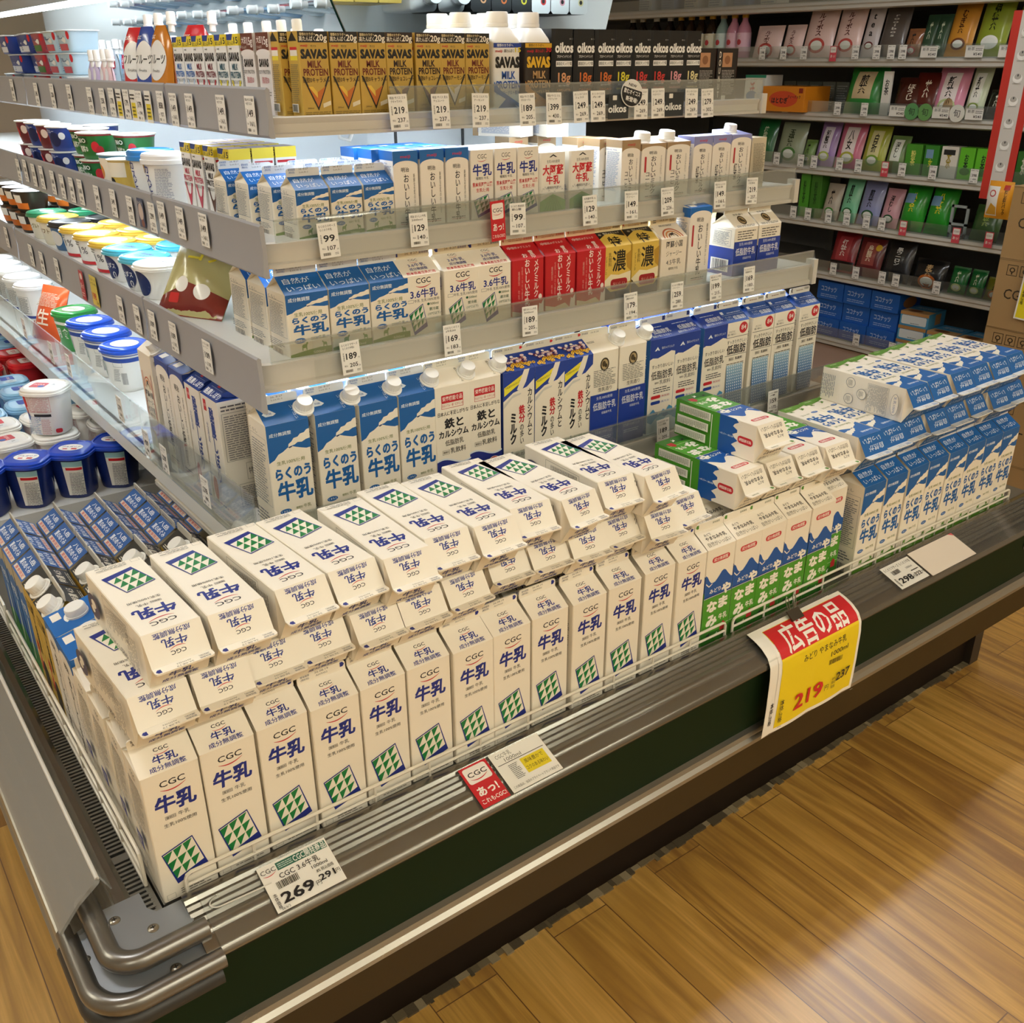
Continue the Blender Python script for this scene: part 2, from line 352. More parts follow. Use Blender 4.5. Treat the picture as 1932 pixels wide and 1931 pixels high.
def bag(W, H, Th, col, art=(), crimp=8, back=None, gusset=False, spout=None, spoutcol='F3F2EE', rough=0.3, wob=0.0, seed=1):
    """filled soft bag standing on its bottom edge, front towards -Y, origin at the middle of the base"""
    w = W / 2000; h = H / 1000; t = Th / 2000; b = MB(); m = pm(col, rough, coat=0.25, bump=0.25, bscale=38); bm = pm(back or col, rough, coat=0.25, bump=0.25, bscale=38); rg = random.Random(seed)
    nx, nz = 10, 14; ph = rg.random() * 6
    def dep(u, v):
        a = max(0.0, 1 - abs(2 * u - 1) ** 2.6); top = (H - crimp) / H; low = 0.0 if gusset else crimp / H
        if v >= top or v <= low and not gusset: return 0.0006
        q = (v - low) / (top - low); bz = (1 - q) ** 0.45 * 1.0 if gusset else math.sin(math.pi * q) ** 0.55
        return 0.0006 + t * a ** 0.6 * bz * (1 + wob * math.sin(9 * u + 7 * v + ph))
    def S(u, v, s=-1):
        U = u / W; V = v / H; d = dep(U, V); e = 1e-3
        tp = 1 - (0.55 * max(0.0, (V - 0.72) / 0.28) ** 1.3 if spout else 0.0)
        q = Vector(((U - 0.5) * 2 * w * tp, s * d, V * h))
        gx = (dep(min(1, U + 0.02), V) - dep(max(0, U - 0.02), V)) / (0.04 * 2 * w); gz = (dep(U, min(1, V + 0.02)) - dep(U, max(0, V - 0.02))) / (0.04 * h)
        n = Vector((-gx * 1, s, -gz)); n.normalize(); return q, n
    for s, mm in ((-1, m), (1, bm)):
        vs = [S(W * i / nx, H * j / nz, s)[0] for j in range(nz + 1) for i in range(nx + 1)]; fs = []
        for j in range(nz):
            for i in range(nx):
                a = j * (nx + 1) + i; f = (a, a + 1, a + nx + 2, a + nx + 1); fs.append(f if s < 0 else f[::-1])
        b.add(vs, fs, mm, True)
    vs = []; fs = []
    if gusset:
        for i in range(nx + 1): vs += [S(W * i / nx, 0, -1)[0], S(W * i / nx, 0, 1)[0]]
        fs = [(2 * i, 2 * i + 1, 2 * i + 3, 2 * i + 2) for i in range(nx)]; b.add(vs, fs, bm)
    b.art(art, S, maxlen=12, eps=0.0006, rough=rough)
    parts = []
    if spout:
        c = MB(); n = 20; ring = lambda q, z: [(math.cos(2 * math.pi * i / n) * q, math.sin(2 * math.pi * i / n) * q, z) for i in range(n)]
        c.loft([ring(0.006, -0.012), ring(0.006, 0), ring(0.0095, 0.0), ring(0.0095, 0.003), ring(0.0085, 0.004), ring(0.0085, 0.02), ring(0.0075, 0.022)], pm(spoutcol, 0.4))
        parts.append(('spout_cap', c.mesh('spout_cap'), Matrix.Translation((spout / 1000, 0, h)) @ Matrix.Rotation(rad(-4), 4, 'Y'), 'white spout cap'))
    return (b.mesh('bag'), parts)
def box_pack(W, D, H, col, front=(), left=(), right=(), top=(), topc=None, side=None, rough=0.4):
    return brick(W, D, H, col, front, left, right, top, topc=topc, side=side)
def card(W, H, col, art=(), th=0.5):
    b = MB(); b.box(-W / 2000, -th / 2000, -H / 2000, W / 2000, th / 2000, H / 2000, pm(col, 0.4))
    b.art(art, plane((-W / 2000, -th / 2000, -H / 2000), (1, 0, 0), (0, 0, 1))); return (b.mesh('card'), [])

# ------------------------------------------------------------------ print designs (mm on each face)
CREAM = 'F3EBDB'; NAVY = '1B2C86'; RBLUE = '0F5FA8'; GRN = '0B7A3B'; RED = 'C8202B'; INK = '1C1C22'
def smile(cx, cy, w, c=RED, th=1.0):
    up, lo = [], []
    for k in range(13):
        a = -1 + 2 * k / 12; x = cx + a * w / 2; y = cy - (1 - a * a) * w * 0.13 + a * w * 0.04
        up.append((x, y + th * (0.3 + 0.7 * (1 - a * a)) * 0.5)); lo.append((x, y - th * (0.3 + 0.7 * (1 - a * a)) * 0.5))
    return Pg(c, up + lo[::-1])
def diamond(L, TR_, RB, BL):
    o = [Pg(NAVY, [L, BL, RB, TR_])]
    mix = lambda a, b, t: (a[0] + (b[0] - a[0]) * t, a[1] + (b[1] - a[1]) * t)
    bi = lambda s, t: mix(mix(l2, b2, t), mix(t2, r2, t), s)
    l2 = mix(mix(L, TR_, .03), BL, .035); t2 = mix(mix(TR_, L, .03), RB, .035); b2 = mix(mix(BL, RB, .06), L, .15); r2 = mix(mix(RB, BL, .06), TR_, .2)
    o.append(Pg(CREAM, [l2, b2, r2, t2]))
    for i in range(3):
        for j in range(3):
            a, b, c, d = bi(i / 3, (j + .06) / 3), bi((i + .94) / 3, (j + .06) / 3), bi(i / 3, (j + 1) / 3), None
            o.append(Pg(GRN, [a, c, b]))
    return o
def cgc_front(): return [T(INK, 'CGC', 36, 178, 11, 31, .013), smile(36, 170.5, 31, th=1.7), T(NAVY, '牛乳', 36, 148, 24, 50, .034, shear=.08),
    T(INK, '牛乳', 43, 127, 6.5, 14), *frame('55555A', 20, 124.5, 33, 129.5, .4), T(INK, '種類別', 26.5, 127, 3.4, 11), T(INK, '生乳100%使用', 37, 116, 5.6, 40),
    *diamond((7, 75), (47, 87), (61, 34), (20, 22)), *frame('8F8A80', 4, 3, 15, 11, .35), *micro('6A665E', 22, 6, 60, 15, 3, seed=4)]
def cgc_slope(): return [T(INK, 'CGC', 35, 32, 6.5, 18, .013), smile(35, 27, 19, th=1.0), T(NAVY, '牛乳', 36, 18, 11, 30, .02, shear=.05), T(NAVY, '成分無調整', 36, 6.5, 7, 44, .012)]
def cgc_fin(d='26.08.19', l='AH7H52'): return [T('3A3D55', '賞味期限', 11, 10.5, 3.4, 13), T('3A3D55', '(開封前)', 11, 6, 3.2, 12), T('6E6A60', d, 35, 11, 3.6, 20), T('6E6A60', l, 35, 6, 3.2, 17),
    Pg(NAVY, [(62, 5), (66, 5), (68.4, 8.5), (66, 12), (62, 12)])]
def cgc_side(k):
    o = [T('4A4640', 'CGC', 35, 182, 8, 20), smile(35, 177, 20, '8A3A34')]
    if k == 0: o += micro('6B665C', 8, 100, 62, 168, 12, seed=5) + [R(NAVY, 10, 62, 36, 84)] + micro('E9E2D2', 13, 66, 33, 80, 3, seed=8) + frame('6B665C', 8, 28, 50, 56, .4) + micro('6B665C', 11, 31, 47, 53, 6, seed=6)
    else: o = frame('6B665C', 6, 60, 64, 150, .5) + micro('4A4640', 9, 80, 40, 146, 12, seed=9) + [T(INK, '全国コンクール', 53, 105, 78, 9, .01, vert=True), C('4B4A66', 35, 28, 17, 22), C(CREAM, 31, 30, 6, 9), C(CREAM, 40, 24, 5, 7), *micro('4A4640', 10, 158, 60, 186, 5, seed=11)]
    return o
def cgc_cart(): return gable(70, 70, 195, 21.5, 13.5, CREAM, front=cgc_front(), slope=cgc_slope(), bslope=cgc_slope(), fin=cgc_fin(), left=cgc_side(0), right=cgc_side(1))
COW = [(0, 0), (1.2, 0), (1.4, 3), (5.5, 3.2), (5.8, 0), (7, 0), (7.2, 4), (7.4, 7), (9, 9), (8.5, 11), (6.8, 10.4), (5.8, 8.5), (1.5, 8), (0, 6.5)]
def cow(c, x, y, s, fl=1): return Pg(c, [(x + fl * p[0] * s, y + p[1] * s) for p in COW])
def rak_front(W, H, top=1.0, cm='1000ml'):
    f = lambda t: H * (1 - t); k = W / 70
    m = [(0, f(.31)), (9 * k, f(.29)), (16 * k, f(.25)), (24 * k, f(.235)), (30 * k, f(.215)), (34 * k, f(.205)), (36 * k, f(.212)), (39 * k, f(.203)), (47 * k, f(.22)), (56 * k, f(.235)), (63 * k, f(.245)), (W, f(.243))]
    o = [Pg(RBLUE, [(0, H)] + m + [(W, H)]), T('EAF2FA', '成分無調整', 22 * k, f(.085), 6 * k, 36 * k, .01)]
    sm = [(33 * k, f(.205)), (34 * k, f(.18)), (39 * k, f(.165)), (43 * k, f(.14)), (50 * k, f(.135)), (54 * k, f(.115)), (61 * k, f(.11)), (65 * k, f(.09)), (W, f(.085)), (W, f(.165)), (63 * k, f(.17)), (56 * k, f(.185)), (49 * k, f(.18)), (44 * k, f(.195)), (38 * k, f(.2))]
    o += [Pg(CREAM, sm), Pg('1E3A66', [(33 * k, f(.207)), (38 * k, f(.2)), (40 * k, f(.208)), (35 * k, f(.217))]), T('6C7A33', '生乳100%使用', 35 * k, f(.325), 6.2 * k, 46 * k, .006), T(RBLUE, 'らくのう', 37 * k, f(.42), H * .095, 58 * k, .045), T(RBLUE, '牛乳', 38 * k, f(.575), H * .16, 58 * k, .035),
        C(RBLUE, 18 * k, f(.745), 9.5 * k, 4.2 * k), T('F3F6FA', 'くまもと', 18 * k, f(.745), 4 * k, 15 * k), T('6C7A33', '牛乳', 55 * k, f(.735), 6 * k, 13 * k), T('6C7A33', '種類別', 41 * k, f(.737), 4 * k, 11 * k),
        Pg('5B8B2C', [(0, 0), (W, 0), (W, f(.90)), (50 * k, f(.895)), (28 * k, f(.915)), (0, f(.955))]), cow('5B8B2C', 20 * k, f(.91), 1.15 * k), cow('5B8B2C', 62 * k, f(.9), .9 * k, -1), T('E7EBD2', cm, 48 * k, f(.965), 5 * k, 20 * k)]
    return o
def rak_slope(W, L): k = W / 70; return [T('E9F1FA', '自然が', 30 * k, L * .66, 11.5 * k, 44 * k), T('E9F1FA', 'いっぱい', 36 * k, L * .28, 11.5 * k, 54 * k)]
def rak_slope_cap(W, L): return [Pg('E9F1FA', [(4, L * .55), (16, L * .78), (26, L * .5), (20, L * .42), (8, L * .42)]), T(RBLUE, '阿蘇', 15, L * .54, 4, 9), T('E9F1FA', '自然が', 62, L * .55, 24, 6, vert=True), T('E9F1FA', 'いっぱい', 54, L * .42, 28, 5, vert=True)]
def rak_fin(W): k = W / 70; return [T(RBLUE, '賞味期限', 11 * k, 10, 3.4, 15 * k), T(RBLUE, '(開封前)', 11 * k, 6, 3, 13 * k), T('7A766E', '26. 8.27', 36 * k, 10.6, 3.4, 20 * k), T('7A766E', 'Lot.II-1', 36 * k, 6, 3.2, 18 * k)]
def rak_side(W, H): return frame('7F8388', W * .08, H * .3, W * .92, H * .88, .5) + micro('6E7278', W * .14, H * .33, W * .86, H * .85, 14, seed=21) + micro('6E7278', W * .1, H * .14, W * .9, H * .26, 4, seed=22) + barcode(W * .2, H * .02, W * .8, H * .11) + [T('7A766E', 'くらし', W * .5, H * .94, 6, 30)]
def rak_sideB(W, H):
    o = []
    for (x, y) in ((18, 70), (52, 70), (35, 100)): o += [C('7F8388', x, y, 11, 11), C(CREAM, x, y, 10, 10)] + micro('8B8F8A', x - 6, y - 6, x + 6, y + 5, 5, seed=int(x))
    return o + micro('6E7278', 8, 118, 62, 160, 12, seed=31) + frame('7F8388', 6, 116, 64, 164, .5) + [C('7F8388', 35, 180, 22, 9), C(CREAM, 35, 180, 21, 8.2), T('5A6E9A', '生乳100%', 35, 180, 6, 34)] + micro('6E7278', 10, 8, 60, 40, 5, seed=33)
def rakunou(W, D, H, G, F, cap=False, cm='1000ml'):
    L = math.hypot(D / 2, G)
    return gable(W, D, H, G, F, CREAM, RBLUE, front=rak_front(W, H, cm=cm), slope=rak_slope_cap(W, L) if cap else rak_slope(W, L), bslope=rak_slope(W, L), fin=rak_fin(W), left=rak_side(W, H), right=rak_sideB(W, H) if H > 150 else rak_side(W, H), finc='E4E6E6', cap=(W * .52, .5) if cap else None, side=CREAM, sk=L)
def midori():
    W, H = 70, 195; f = lambda t: H * (1 - t)
    G1, B1 = '4E9A2A', '1A57A5'
    def mount(y, a, seed):
        rg = random.Random(seed); return [(x, y + a * (0.5 + 0.5 * math.sin(x * .13 + seed)) + rg.random() * 3) for x in range(0, 71, 5)]
    fr = [RR('C8242F', 13, f(.145), 57, f(.09), 5.3), T('F7EDE4', '成分無調整', 35, f(.117), 7, 36, .012), Pg(B1, [(0, f(.52))] + [(70, f(.52))] + mount(f(.36), 20, 2)[::-1]),
        Pg('F3EBDB', [(2, f(.33)), (10, f(.37)), (18, f(.35)), (18, f(.36)), (10, f(.382)), (2, f(.345))]), T('F4F1E8', 'みどり', 27, f(.435), 9, 28, .02), R(G1, 0, 0, 70, f(.5)), R('F3EBDB', 0, f(.497), 70, f(.492)), R('0F3F86', 0, f(.492), 70, f(.48)),
        T('F6F1E4', 'や', 55, f(.455), 21, 22, .05), T('F6F1E4', 'な', 22, f(.60), 22, 24, .05), T('F6F1E4', 'ま', 50, f(.59), 22, 22, .05), T('F6F1E4', 'み', 24, f(.75), 24, 26, .05), T('F6F1E4', '牛乳', 53, f(.745), 12, 22, .02),
        R('F3EBDB', 0, f(.833), 70, f(.83)), Pg('2F6D22', [(0, 0), (70, 0), (70, f(.86)), (40, f(.88)), (0, f(.86))]), R('B5272E', 48, f(.9), 62, f(.84)), Pg('B5272E', [(47, f(.84)), (63, f(.84)), (55, f(.80))]), cow('2A2A2A', 14, f(.93), 1.0), cow('F4F1E8', 34, f(.95), .9)]
    sl = [T(INK, 'みどり', 21, 31, 6, 16, .01), T(INK, 'やまなみ牛乳', 36, 22.5, 8, 50, .02), T('5C564C', '自然がいっぱい', 36, 10, 9, 56)]
    sd = [R(G1, 0, 0, 70, 110), Pg(B1, [(0, 110), (70, 110)] + [(x, 148 + 7 * math.sin(x * .35)) for x in range(70, -1, -5)]), RR('C8242F', 28, 155, 42, 190, 6), T('F7EDE4', '成分無調整', 35, 172.5, 28, 6, .012, vert=True), T('E6EFF7', '要冷蔵10℃以下', 35, 128, 32, 4, vert=True)]
    for x in (6, 26, 46): sd += [R('F0EFE2', x, 10, x + 16, 88)] + micro('5D6A4A', x + 2, 13, x + 14, 85, 16, seed=x)
    sd += [R('F0EFE2', 0, 104, 70, 105.5)]
    return gable(70, 70, 195, 21.5, 13.5, CREAM, front=fr, slope=sl, bslope=sl, fin=[T('55652F', '賞味期限', 52, 8, 4, 18), Pg('4E8A2A', [(4, 5), (9, 5), (9, 12), (4, 12), (2, 8.5)])], left=sd, right=sd)
def seal(cx, cy, r): return [C('3A2F1C', cx, cy, r * .85, r), C('B9A277', cx, cy, r * .62, r * .76), C('4A3C22', cx - r * .15, cy + r * .1, r * .35, r * .45), C('3A2F1C', cx + r * .25, cy - r * .2, r * .25, r * .3)]
def iron():
    W, H = 70, 195; f = lambda t: H * (1 - t)
    wave = lambda y, a: [(x, y + a * math.sin(x / 70 * 5.2 + 0.6)) for x in range(0, 71, 5)]
    fr = [RR(RED, 13, f(.145), 57, f(.075), 1.5), T('F7EDE4', '栄養機能食品', 35, f(.11), 8, 40, .012), *frame(RED, 13, f(.2), 57, f(.145), .7), T(RED, 'カルシウム・鉄・ビタミンD', 35, f(.172), 5, 42), T(INK, '日本人に不足しがちな', 36, f(.245), 7.5, 62, .008), T(INK, '鉄と', 37, f(.34), 17, 38, .03), T(INK, 'カルシウム', 36, f(.435), 13, 60, .03), T(INK, '低脂肪乳', 37, f(.52), 10, 38, .004), T(INK, '乳飲料', 44, f(.60), 10, 32, .004), *frame(INK, 12, f(.625), 26, f(.585), .4), T(INK, '種類別', 19, f(.605), 4, 11),
        Pg(NAVY, [(0, 0), (70, 0)] + wave(f(.70), 6)[::-1]), Pg('DCE4EE', wave(f(.69), 6) + wave(f(.705), 6)[::-1])]
    for (cx, cy, a, b2) in ((23, f(.86), '鉄分', '2.5mg'), (53, f(.84), 'カルシウム', '2倍')): fr += [C('F3E9E4', cx, cy, 15.5), C(RED, cx, cy, 14.6), T('F7EDE4', a, cx, cy + 6, 8 if len(a) < 3 else 4.5, 20), T('F7EDE4', b2, cx, cy - 6, 9, 20, .015)]
    return gable(70, 70, 195, 21.5, 13.5, CREAM, front=fr, slope=[T(INK, '鉄とカルシウム', 60, 22, 34, 5, vert=True), *micro('6A665E', 6, 26, 22, 32, 2)], fin=rak_fin(70), left=micro('6A665E', 8, 40, 62, 180, 20, seed=7) + [R(NAVY, 0, 0, 70, 40)], finc='E4DFCF', cap=(40, .5))
def calcium():
    W, H = 70, 195; f = lambda t: H * (1 - t)
    fr = [Pg('1D3F9C', [(0, H), (70, H), (70, f(.1)), (52, f(.17)), (22, f(.2)), (0, f(.27))]), Pg('F0E23A', [(2, f(.14)), (44, f(.04)), (45, f(.1)), (2, f(.22))]), T(INK, '牛乳成分のみカルシウム', 23, f(.122), 4.5, 38, .005, rot=16), Pg(CREAM, [(46, H), (58, H), (50, f(.12)), (40, f(.2)), (30, f(.18))]), Pg('D5D3CB', [(0, f(.3)), (22, f(.22)), (40, f(.215)), (38, f(.23)), (20, f(.25)), (0, f(.34))]),
        T(INK, 'カルシウムと', 59, f(.42), H * .46, 11, .02, vert=True), T(RED, '鉄分', 41, f(.42), H * .17, 13, .03, vert=True), T(INK, 'の多い', 41, f(.62), H * .19, 9, .01, vert=True), T(INK, 'ミルク', 22, f(.55), H * .3, 14, .04, vert=True), T(INK, '乳飲料', 44, f(.81), 11, 36), T('5A7A88', '種類別', 19, f(.81), 14, 4, vert=True)]
    for (x, y, r) in ((14, 12, 7), (30, 8, 8), (48, 14, 8), (60, 6, 7), (24, 20, 4), (56, 22, 4)): fr.append(C('26221F', x, y, r * 1.2, r * .8))
    sl = []
    rg = random.Random(3)
    for i in range(26): x = 3 + 64 * rg.random(); y = 2 + 12 * rg.random() + (x / 70) * 6; sl += [C('E8B62B', x, y, 3.4), C('5A3A18', x, y, 1.3)]
    for i in range(26): x = 3 + 64 * rg.random(); y = 19 + 14 * rg.random(); sl.append(C('F4D9DA' if i % 3 else 'F5F1E8', x, y, 3.4, 2.6))
    sl += [T('7A1E28', '夏もコツコツ健康!', 34, 26, 6.5, 48, .012), T('7A1E28', 'カルシウムと鉄分', 37, 18, 6.5, 46, .012)]
    return gable(70, 70, 195, 21.5, 13.5, CREAM, '20419A', front=fr, slope=sl, fin=[T('3A3D66', '賞味期限', 14, 9, 4, 17), T('7A766E', '26.8.22', 36, 9, 4, 18), Pg(RED, [(60, 6), (64, 6), (67, 8.5), (64, 11), (60, 11)])], left=[R('1D3F9C', 0, 0, 70, 195), *micro('DDE3F0', 8, 20, 62, 180, 24, seed=2)], finc='E4DFCF')
def lowfat(H=195, G=21.5, cap=True):
    f = lambda t: H * (1 - t); k = H / 195
    fr = [*seal(35, f(.13 if cap else .05), 13), *micro('6A665E', 8, f(.34), 62, f(.17), 6, seed=14), T(INK, '生乳造り', 36, f(.375), 8, 34), R('1C3C9C', 0, 0, 70, f(.42)), T('E3E8F3', '生乳100%使用', 35, f(.46), 6, 40), T('EDF0F7', '低脂肪牛乳', 36, f(.545), 15, 58, .006), T('E3E8F3', '低脂肪牛乳', 42, f(.62), 5, 26), T('E3E8F3', '生乳造りのおいしさ', 36, f(.82), 6, 44), *micro('C9D2EA', 16, f(.90), 56, f(.86), 2)]
    if not cap: fr = [x for x in fr]
    sl = [*micro('6A665E', 8, 27, 26, 33, 2)] if cap else [*seal(36, 22, 13), *micro('6A665E', 8, 2, 62, 9, 2), T(INK, '生乳造り', 36, 39, 5, 30)]
    if not cap: fr = [R('1C3C9C', 0, 0, 70, H * .72), T('E3E8F3', '生乳100%使用', 35, H * .66, 6, 40), T('EDF0F7', '低脂肪牛乳', 36, H * .5, 15, 60, .006), T('E3E8F3', '低脂肪牛乳', 42, H * .36, 5, 26), *micro('6A665E', 8, H * .76, 62, H * .96, 4, seed=14)]
    return gable(70, 70, H, G, 14.5, CREAM, front=fr, slope=sl, fin=[T('3A3D55', '賞味期限', 12, 8.5, 4, 15), T('7A766E', '26.8.28', 36, 8.5, 3.4, 20)], left=[R('1C3C9C', 0, 0, 70, H * .58)] + frame('5A5F70', 8, H * .62, 60, H * .95, .5) + micro('5A5F70', 12, H * .65, 56, H * .92, 8, seed=17) + [R('F1EFE8', 10, 8, 60, 34)] + barcode(14, 10, 56, 32), finc='E9E3D3', cap=(42, .5) if cap else None)
def sukkiri():
    W, H = 70, 195; f = lambda t: H * (1 - t); B1 = '173B98'
    fr = [Pg(B1, [(0, H), (70, H), (70, f(.16)), (58, f(.145)), (40, f(.175)), (22, f(.2)), (8, f(.19)), (0, f(.205))]), Pg('E6ECF5', [(12, f(.12)), (20, f(.08)), (26, f(.12)), (22, f(.12)), (20, f(.105)), (17, f(.12))]), T('E6ECF5', '雪印メグミルク', 48, f(.10), 5, 34), T(INK, 'すっきりおいしい', 36, f(.285), 8, 58, .008), T(INK, '低脂肪乳', 36, f(.38), 17, 60, .012), T('4A4A50', '乳飲料', 45, f(.46), 9, 30), T('4A4A50', '種類別', 22, f(.462), 4, 11), *micro('4A4A50', 14, f(.57), 60, f(.5), 3, seed=15),
        RR(RED, 8, f(.63), 34, f(.595), 3), RR('E9E4DA', 34, f(.63), 62, f(.595), 3), T('B4252D', '無脂肪', 48, f(.613), 4, 22), RR('173B98', 8, f(.69), 34, f(.655), 3), RR('E9E4DA', 34, f(.69), 62, f(.655), 3), T('173B98', '高カル', 48, f(.673), 4, 22),
        Pg('4F9AC8', [(0, 0), (70, 0), (70, f(.76)), (60, f(.73)), (52, f(.78)), (44, f(.76)), (30, f(.82)), (16, f(.74)), (0, f(.8))]), Pg('E2EEF4', [(0, 0), (70, 0), (70, f(.86)), (56, f(.83)), (42, f(.9)), (26, f(.84)), (12, f(.9)), (0, f(.87))]), C('2F78B4', 22, 40, 8, 4), C('2F78B4', 52, 34, 9, 4), C('9CC8DE', 36, 28, 12, 5)]
    sl = [T('E6ECF5', '低脂肪乳', 42, 20, 12, 48, .012), T('D6DEF0', '脂肪が気になる方へ', 36, 8, 6, 50, .006), *micro('C9D2EA', 10, 32, 50, 36, 1)]
    return gable(70, 70, 195, 21.5, 13.5, CREAM, B1, front=fr, slope=sl, fin=[T('33427A', '賞味期限', 12, 8.5, 4.5, 15), R('DADCE2', 22, 6, 52, 11), Pg('1A2F7A', [(60, 4), (68, 4), (68, 13), (60, 13)])], left=[R('2F70B8', 0, 0, 70, 195), *micro('E2EEF4', 8, 20, 62, 180, 20, seed=19)], finc='DCDDDD')
def low84():
    W, H = 70, 195; f = lambda t: H * (1 - t); B1 = '1B4C9C'
    fr = [C(RED, 53, f(.075), 12.5, 12), T('F7EDE4', '84', 54, f(.07), 13, 15, .01), T(INK, 'さらりと', 19, f(.1), 4.5, 18), T(INK, '軽い味わい', 19, f(.13), 4.5, 24), R('3A3A40', 2, f(.165), 68, f(.16)), T(INK, 'すっきりやさしい', 36, f(.215), 8, 58, .004), T(INK, '低脂肪', 36, f(.3), 19, 58, .02), R('3A3A40', 2, f(.365), 68, f(.36)), T(INK, '乳飲料', 46, f(.405), 6, 22, .015), *frame(INK, 16, f(.42), 30, f(.39), .4), T(INK, '種類別', 23, f(.405), 4, 11), *micro(INK, 10, f(.48), 62, f(.445), 2, seed=16)]
    n = 16
    for j in range(n):
        t = j / (n - 1); a = (0x9c, 0xc4, 0xdc); z = (0x14, 0x4c, 0x9a); c = '%02X%02X%02X' % tuple(int(a[i] + (z[i] - a[i]) * t ** .8) for i in range(3))
        y1 = f(.47) - j * (f(.47) - 4) / n; fr.append(R(c, 10, y1 - (f(.47) - 4) / n, 60, y1))
        for i in range(8): fr.append(RR('EDF1F4', 12.5 + i * 6, y1 - 4.6, 15.2 + i * 6, y1 - 1.2, .7))
    sl = [T('E6ECF5', '低脂肪', 48, 13, 11, 36, .012), T('E6ECF5', 'すっきり', 18, 17, 5, 18), T('E6ECF5', 'やさしい', 18, 10, 5, 18), R('C9D2EA', 0, 23.5, 70, 24.2), *micro('C9D2EA', 22, 28, 62, 33, 1), R('E6ECF5', 4, 27, 12, 35)]
    return gable(70, 70, 195, 21.5, 13.5, CREAM, B1, front=fr, slope=sl, fin=[T(INK, '賞味期限', 58, 8.5, 5, 15), Pg(INK, [(6, 4), (9, 4), (7.5, 8.5), (9, 13), (6, 13), (4, 8.5)]), *micro('A98F78', 22, 6, 46, 11, 1)], left=micro('6A665E', 8, 30, 62, 180, 22, seed=18), finc='E6E1D4')
def cgc500():
    H = 98; f = lambda t: H * (1 - t)
    fr = [T(INK, 'CGC', 37, f(.09), 11, 28, .013), smile(37, f(.165), 29, th=1.6), T(NAVY, '3.6牛乳', 37, f(.31), 14, 52, .02), T(INK, '牛乳 生乳100%使用', 42, f(.425), 5, 48), *frame('55555A', 6, f(.45), 17, f(.4), .4), *diamond((7, f(.64)), (34, f(.48)), (42, f(.88)), (16, f(1.0))), T('0B5A3B', '●500ml', 53, f(.5), 5, 22), T('0B5A3B', '要冷蔵', 55, f(.59), 5, 18), T('0B5A3B', '(10℃以下)', 55, f(.67), 4.5, 24)]
    sl = [T(INK, 'CGC', 35, 38, 6, 17), smile(35, 33.5, 17, th=.8), T(NAVY, '3.6牛乳', 36, 25, 8, 32, .012), T(NAVY, '成分無調整', 36, 15.5, 6.5, 34, .01), T(RED, '熊本県産生乳使用', 36, 5.5, 6.5, 54, .012)]
    return gable(70, 70, H, 22, 16, CREAM, front=fr, slope=sl, fin=[Pg(NAVY, [(3, 8), (6, 12), (10, 12), (10, 4), (6, 4)]), T('7A6A50', '26. 8.27', 35, 8, 4.5, 24), T(NAVY, '賞味期限', 59, 8, 5, 18)], left=micro('6A665E', 8, 10, 62, 90, 10, seed=12) + [R(NAVY, 20, 70, 64, 88)], finc='E6D9BC')
def red500():
    H = 98; f = lambda t: H * (1 - t); c = 'C01722'; wt = 'F6E9E2'
    fr = [T(wt, 'おいしい牛乳', 33, f(.42), H * .84, 11, .02, vert=True), T(wt, 'メグミルク', 53, f(.36), H * .68, 10.5, .015, vert=True), T('E2A79C', '種類別 牛乳', 15, f(.45), H * .5, 4, vert=True), T('E2A79C', '生乳100%使用', 22, f(.42), H * .6, 3.6, vert=True), C(wt, 62, f(.70), 4, 5), Pg(wt, [(57, 0), (70, 0), (70, f(.76)), (64, f(.84)), (60, f(.82))]), Pg('E7D3B0', [(0, 0), (58, 0), (46, f(.9)), (22, f(.95)), (0, f(.9))])]
    sl = [T(wt, '✽', 12, 34, 9, 9), T(wt, '雪印メグミルク', 38, 33, 6, 42), T(wt, '雪印', 50, 12, 20, 9, .015, vert=True), T(wt, 'お', 33, 10, 11, 11, .015)]
    return gable(70, 70, H, 22, 14.5, c, front=fr, slope=sl, fin=[Pg(c, [(3, 8), (6, 12), (6, 4)]), *micro('C98D6F', 16, 5, 46, 12, 2), T(c, '賞味期限', 58, 8, 5.5, 18)], left=micro('E9B9AE', 8, 10, 62, 90, 12, seed=13), finc='E8C9A6')
def toku500():
    H = 98; f = lambda t: H * (1 - t); g = 'DDBB52'
    fr = [T('16120C', '濃', 40, f(.28), 38, 34, .015), T('4A3A14', '乳飲料', 17, f(.24), 26, 8, vert=True), T('4A3A14', 'ビタミンD', 8, f(.34), 34, 4, vert=True), Pg('B98F2E', [(56, f(.18)), (70, f(.1)), (70, f(.5)), (60, f(.42))]), Pg('F3E6C0', [(0, f(.66)), (20, f(.52)), (40, f(.55)), (70, f(.5)), (70, f(.7)), (0, f(.8))]), RR('A51C24', 20, f(.82), 62, f(.62), 6), T('E9C9B0', 'おいしい', 41, f(.72), 8, 30), Pg('16120C', [(0, 0), (70, 0), (70, f(.72)), (60, f(.84)), (20, f(.86)), (0, f(.68))])]
    sl = [Pg('17130D', [(0, 44), (70, 44), (70, 26), (58, 30), (44, 36), (26, 36), (14, 29), (0, 21)]), T('F0E4C4', '✽', 13, 36.5, 7, 7), T('F0E4C4', '雪印メグミルク', 42, 38, 5, 40), T('16120C', '特', 38, 14, 26, 30, .015)]
    return gable(70, 70, H, 22, 14.5, g, front=fr, slope=sl, fin=[Pg(RED, [(3, 8), (6, 12), (6, 4)]), *micro('B98D6F', 16, 5, 46, 12, 2), T('5A3A1C', '賞味期限', 58, 8, 5.5, 18)], left=micro('6B5A22', 8, 10, 62, 90, 12, seed=13), finc='EAD9AE')
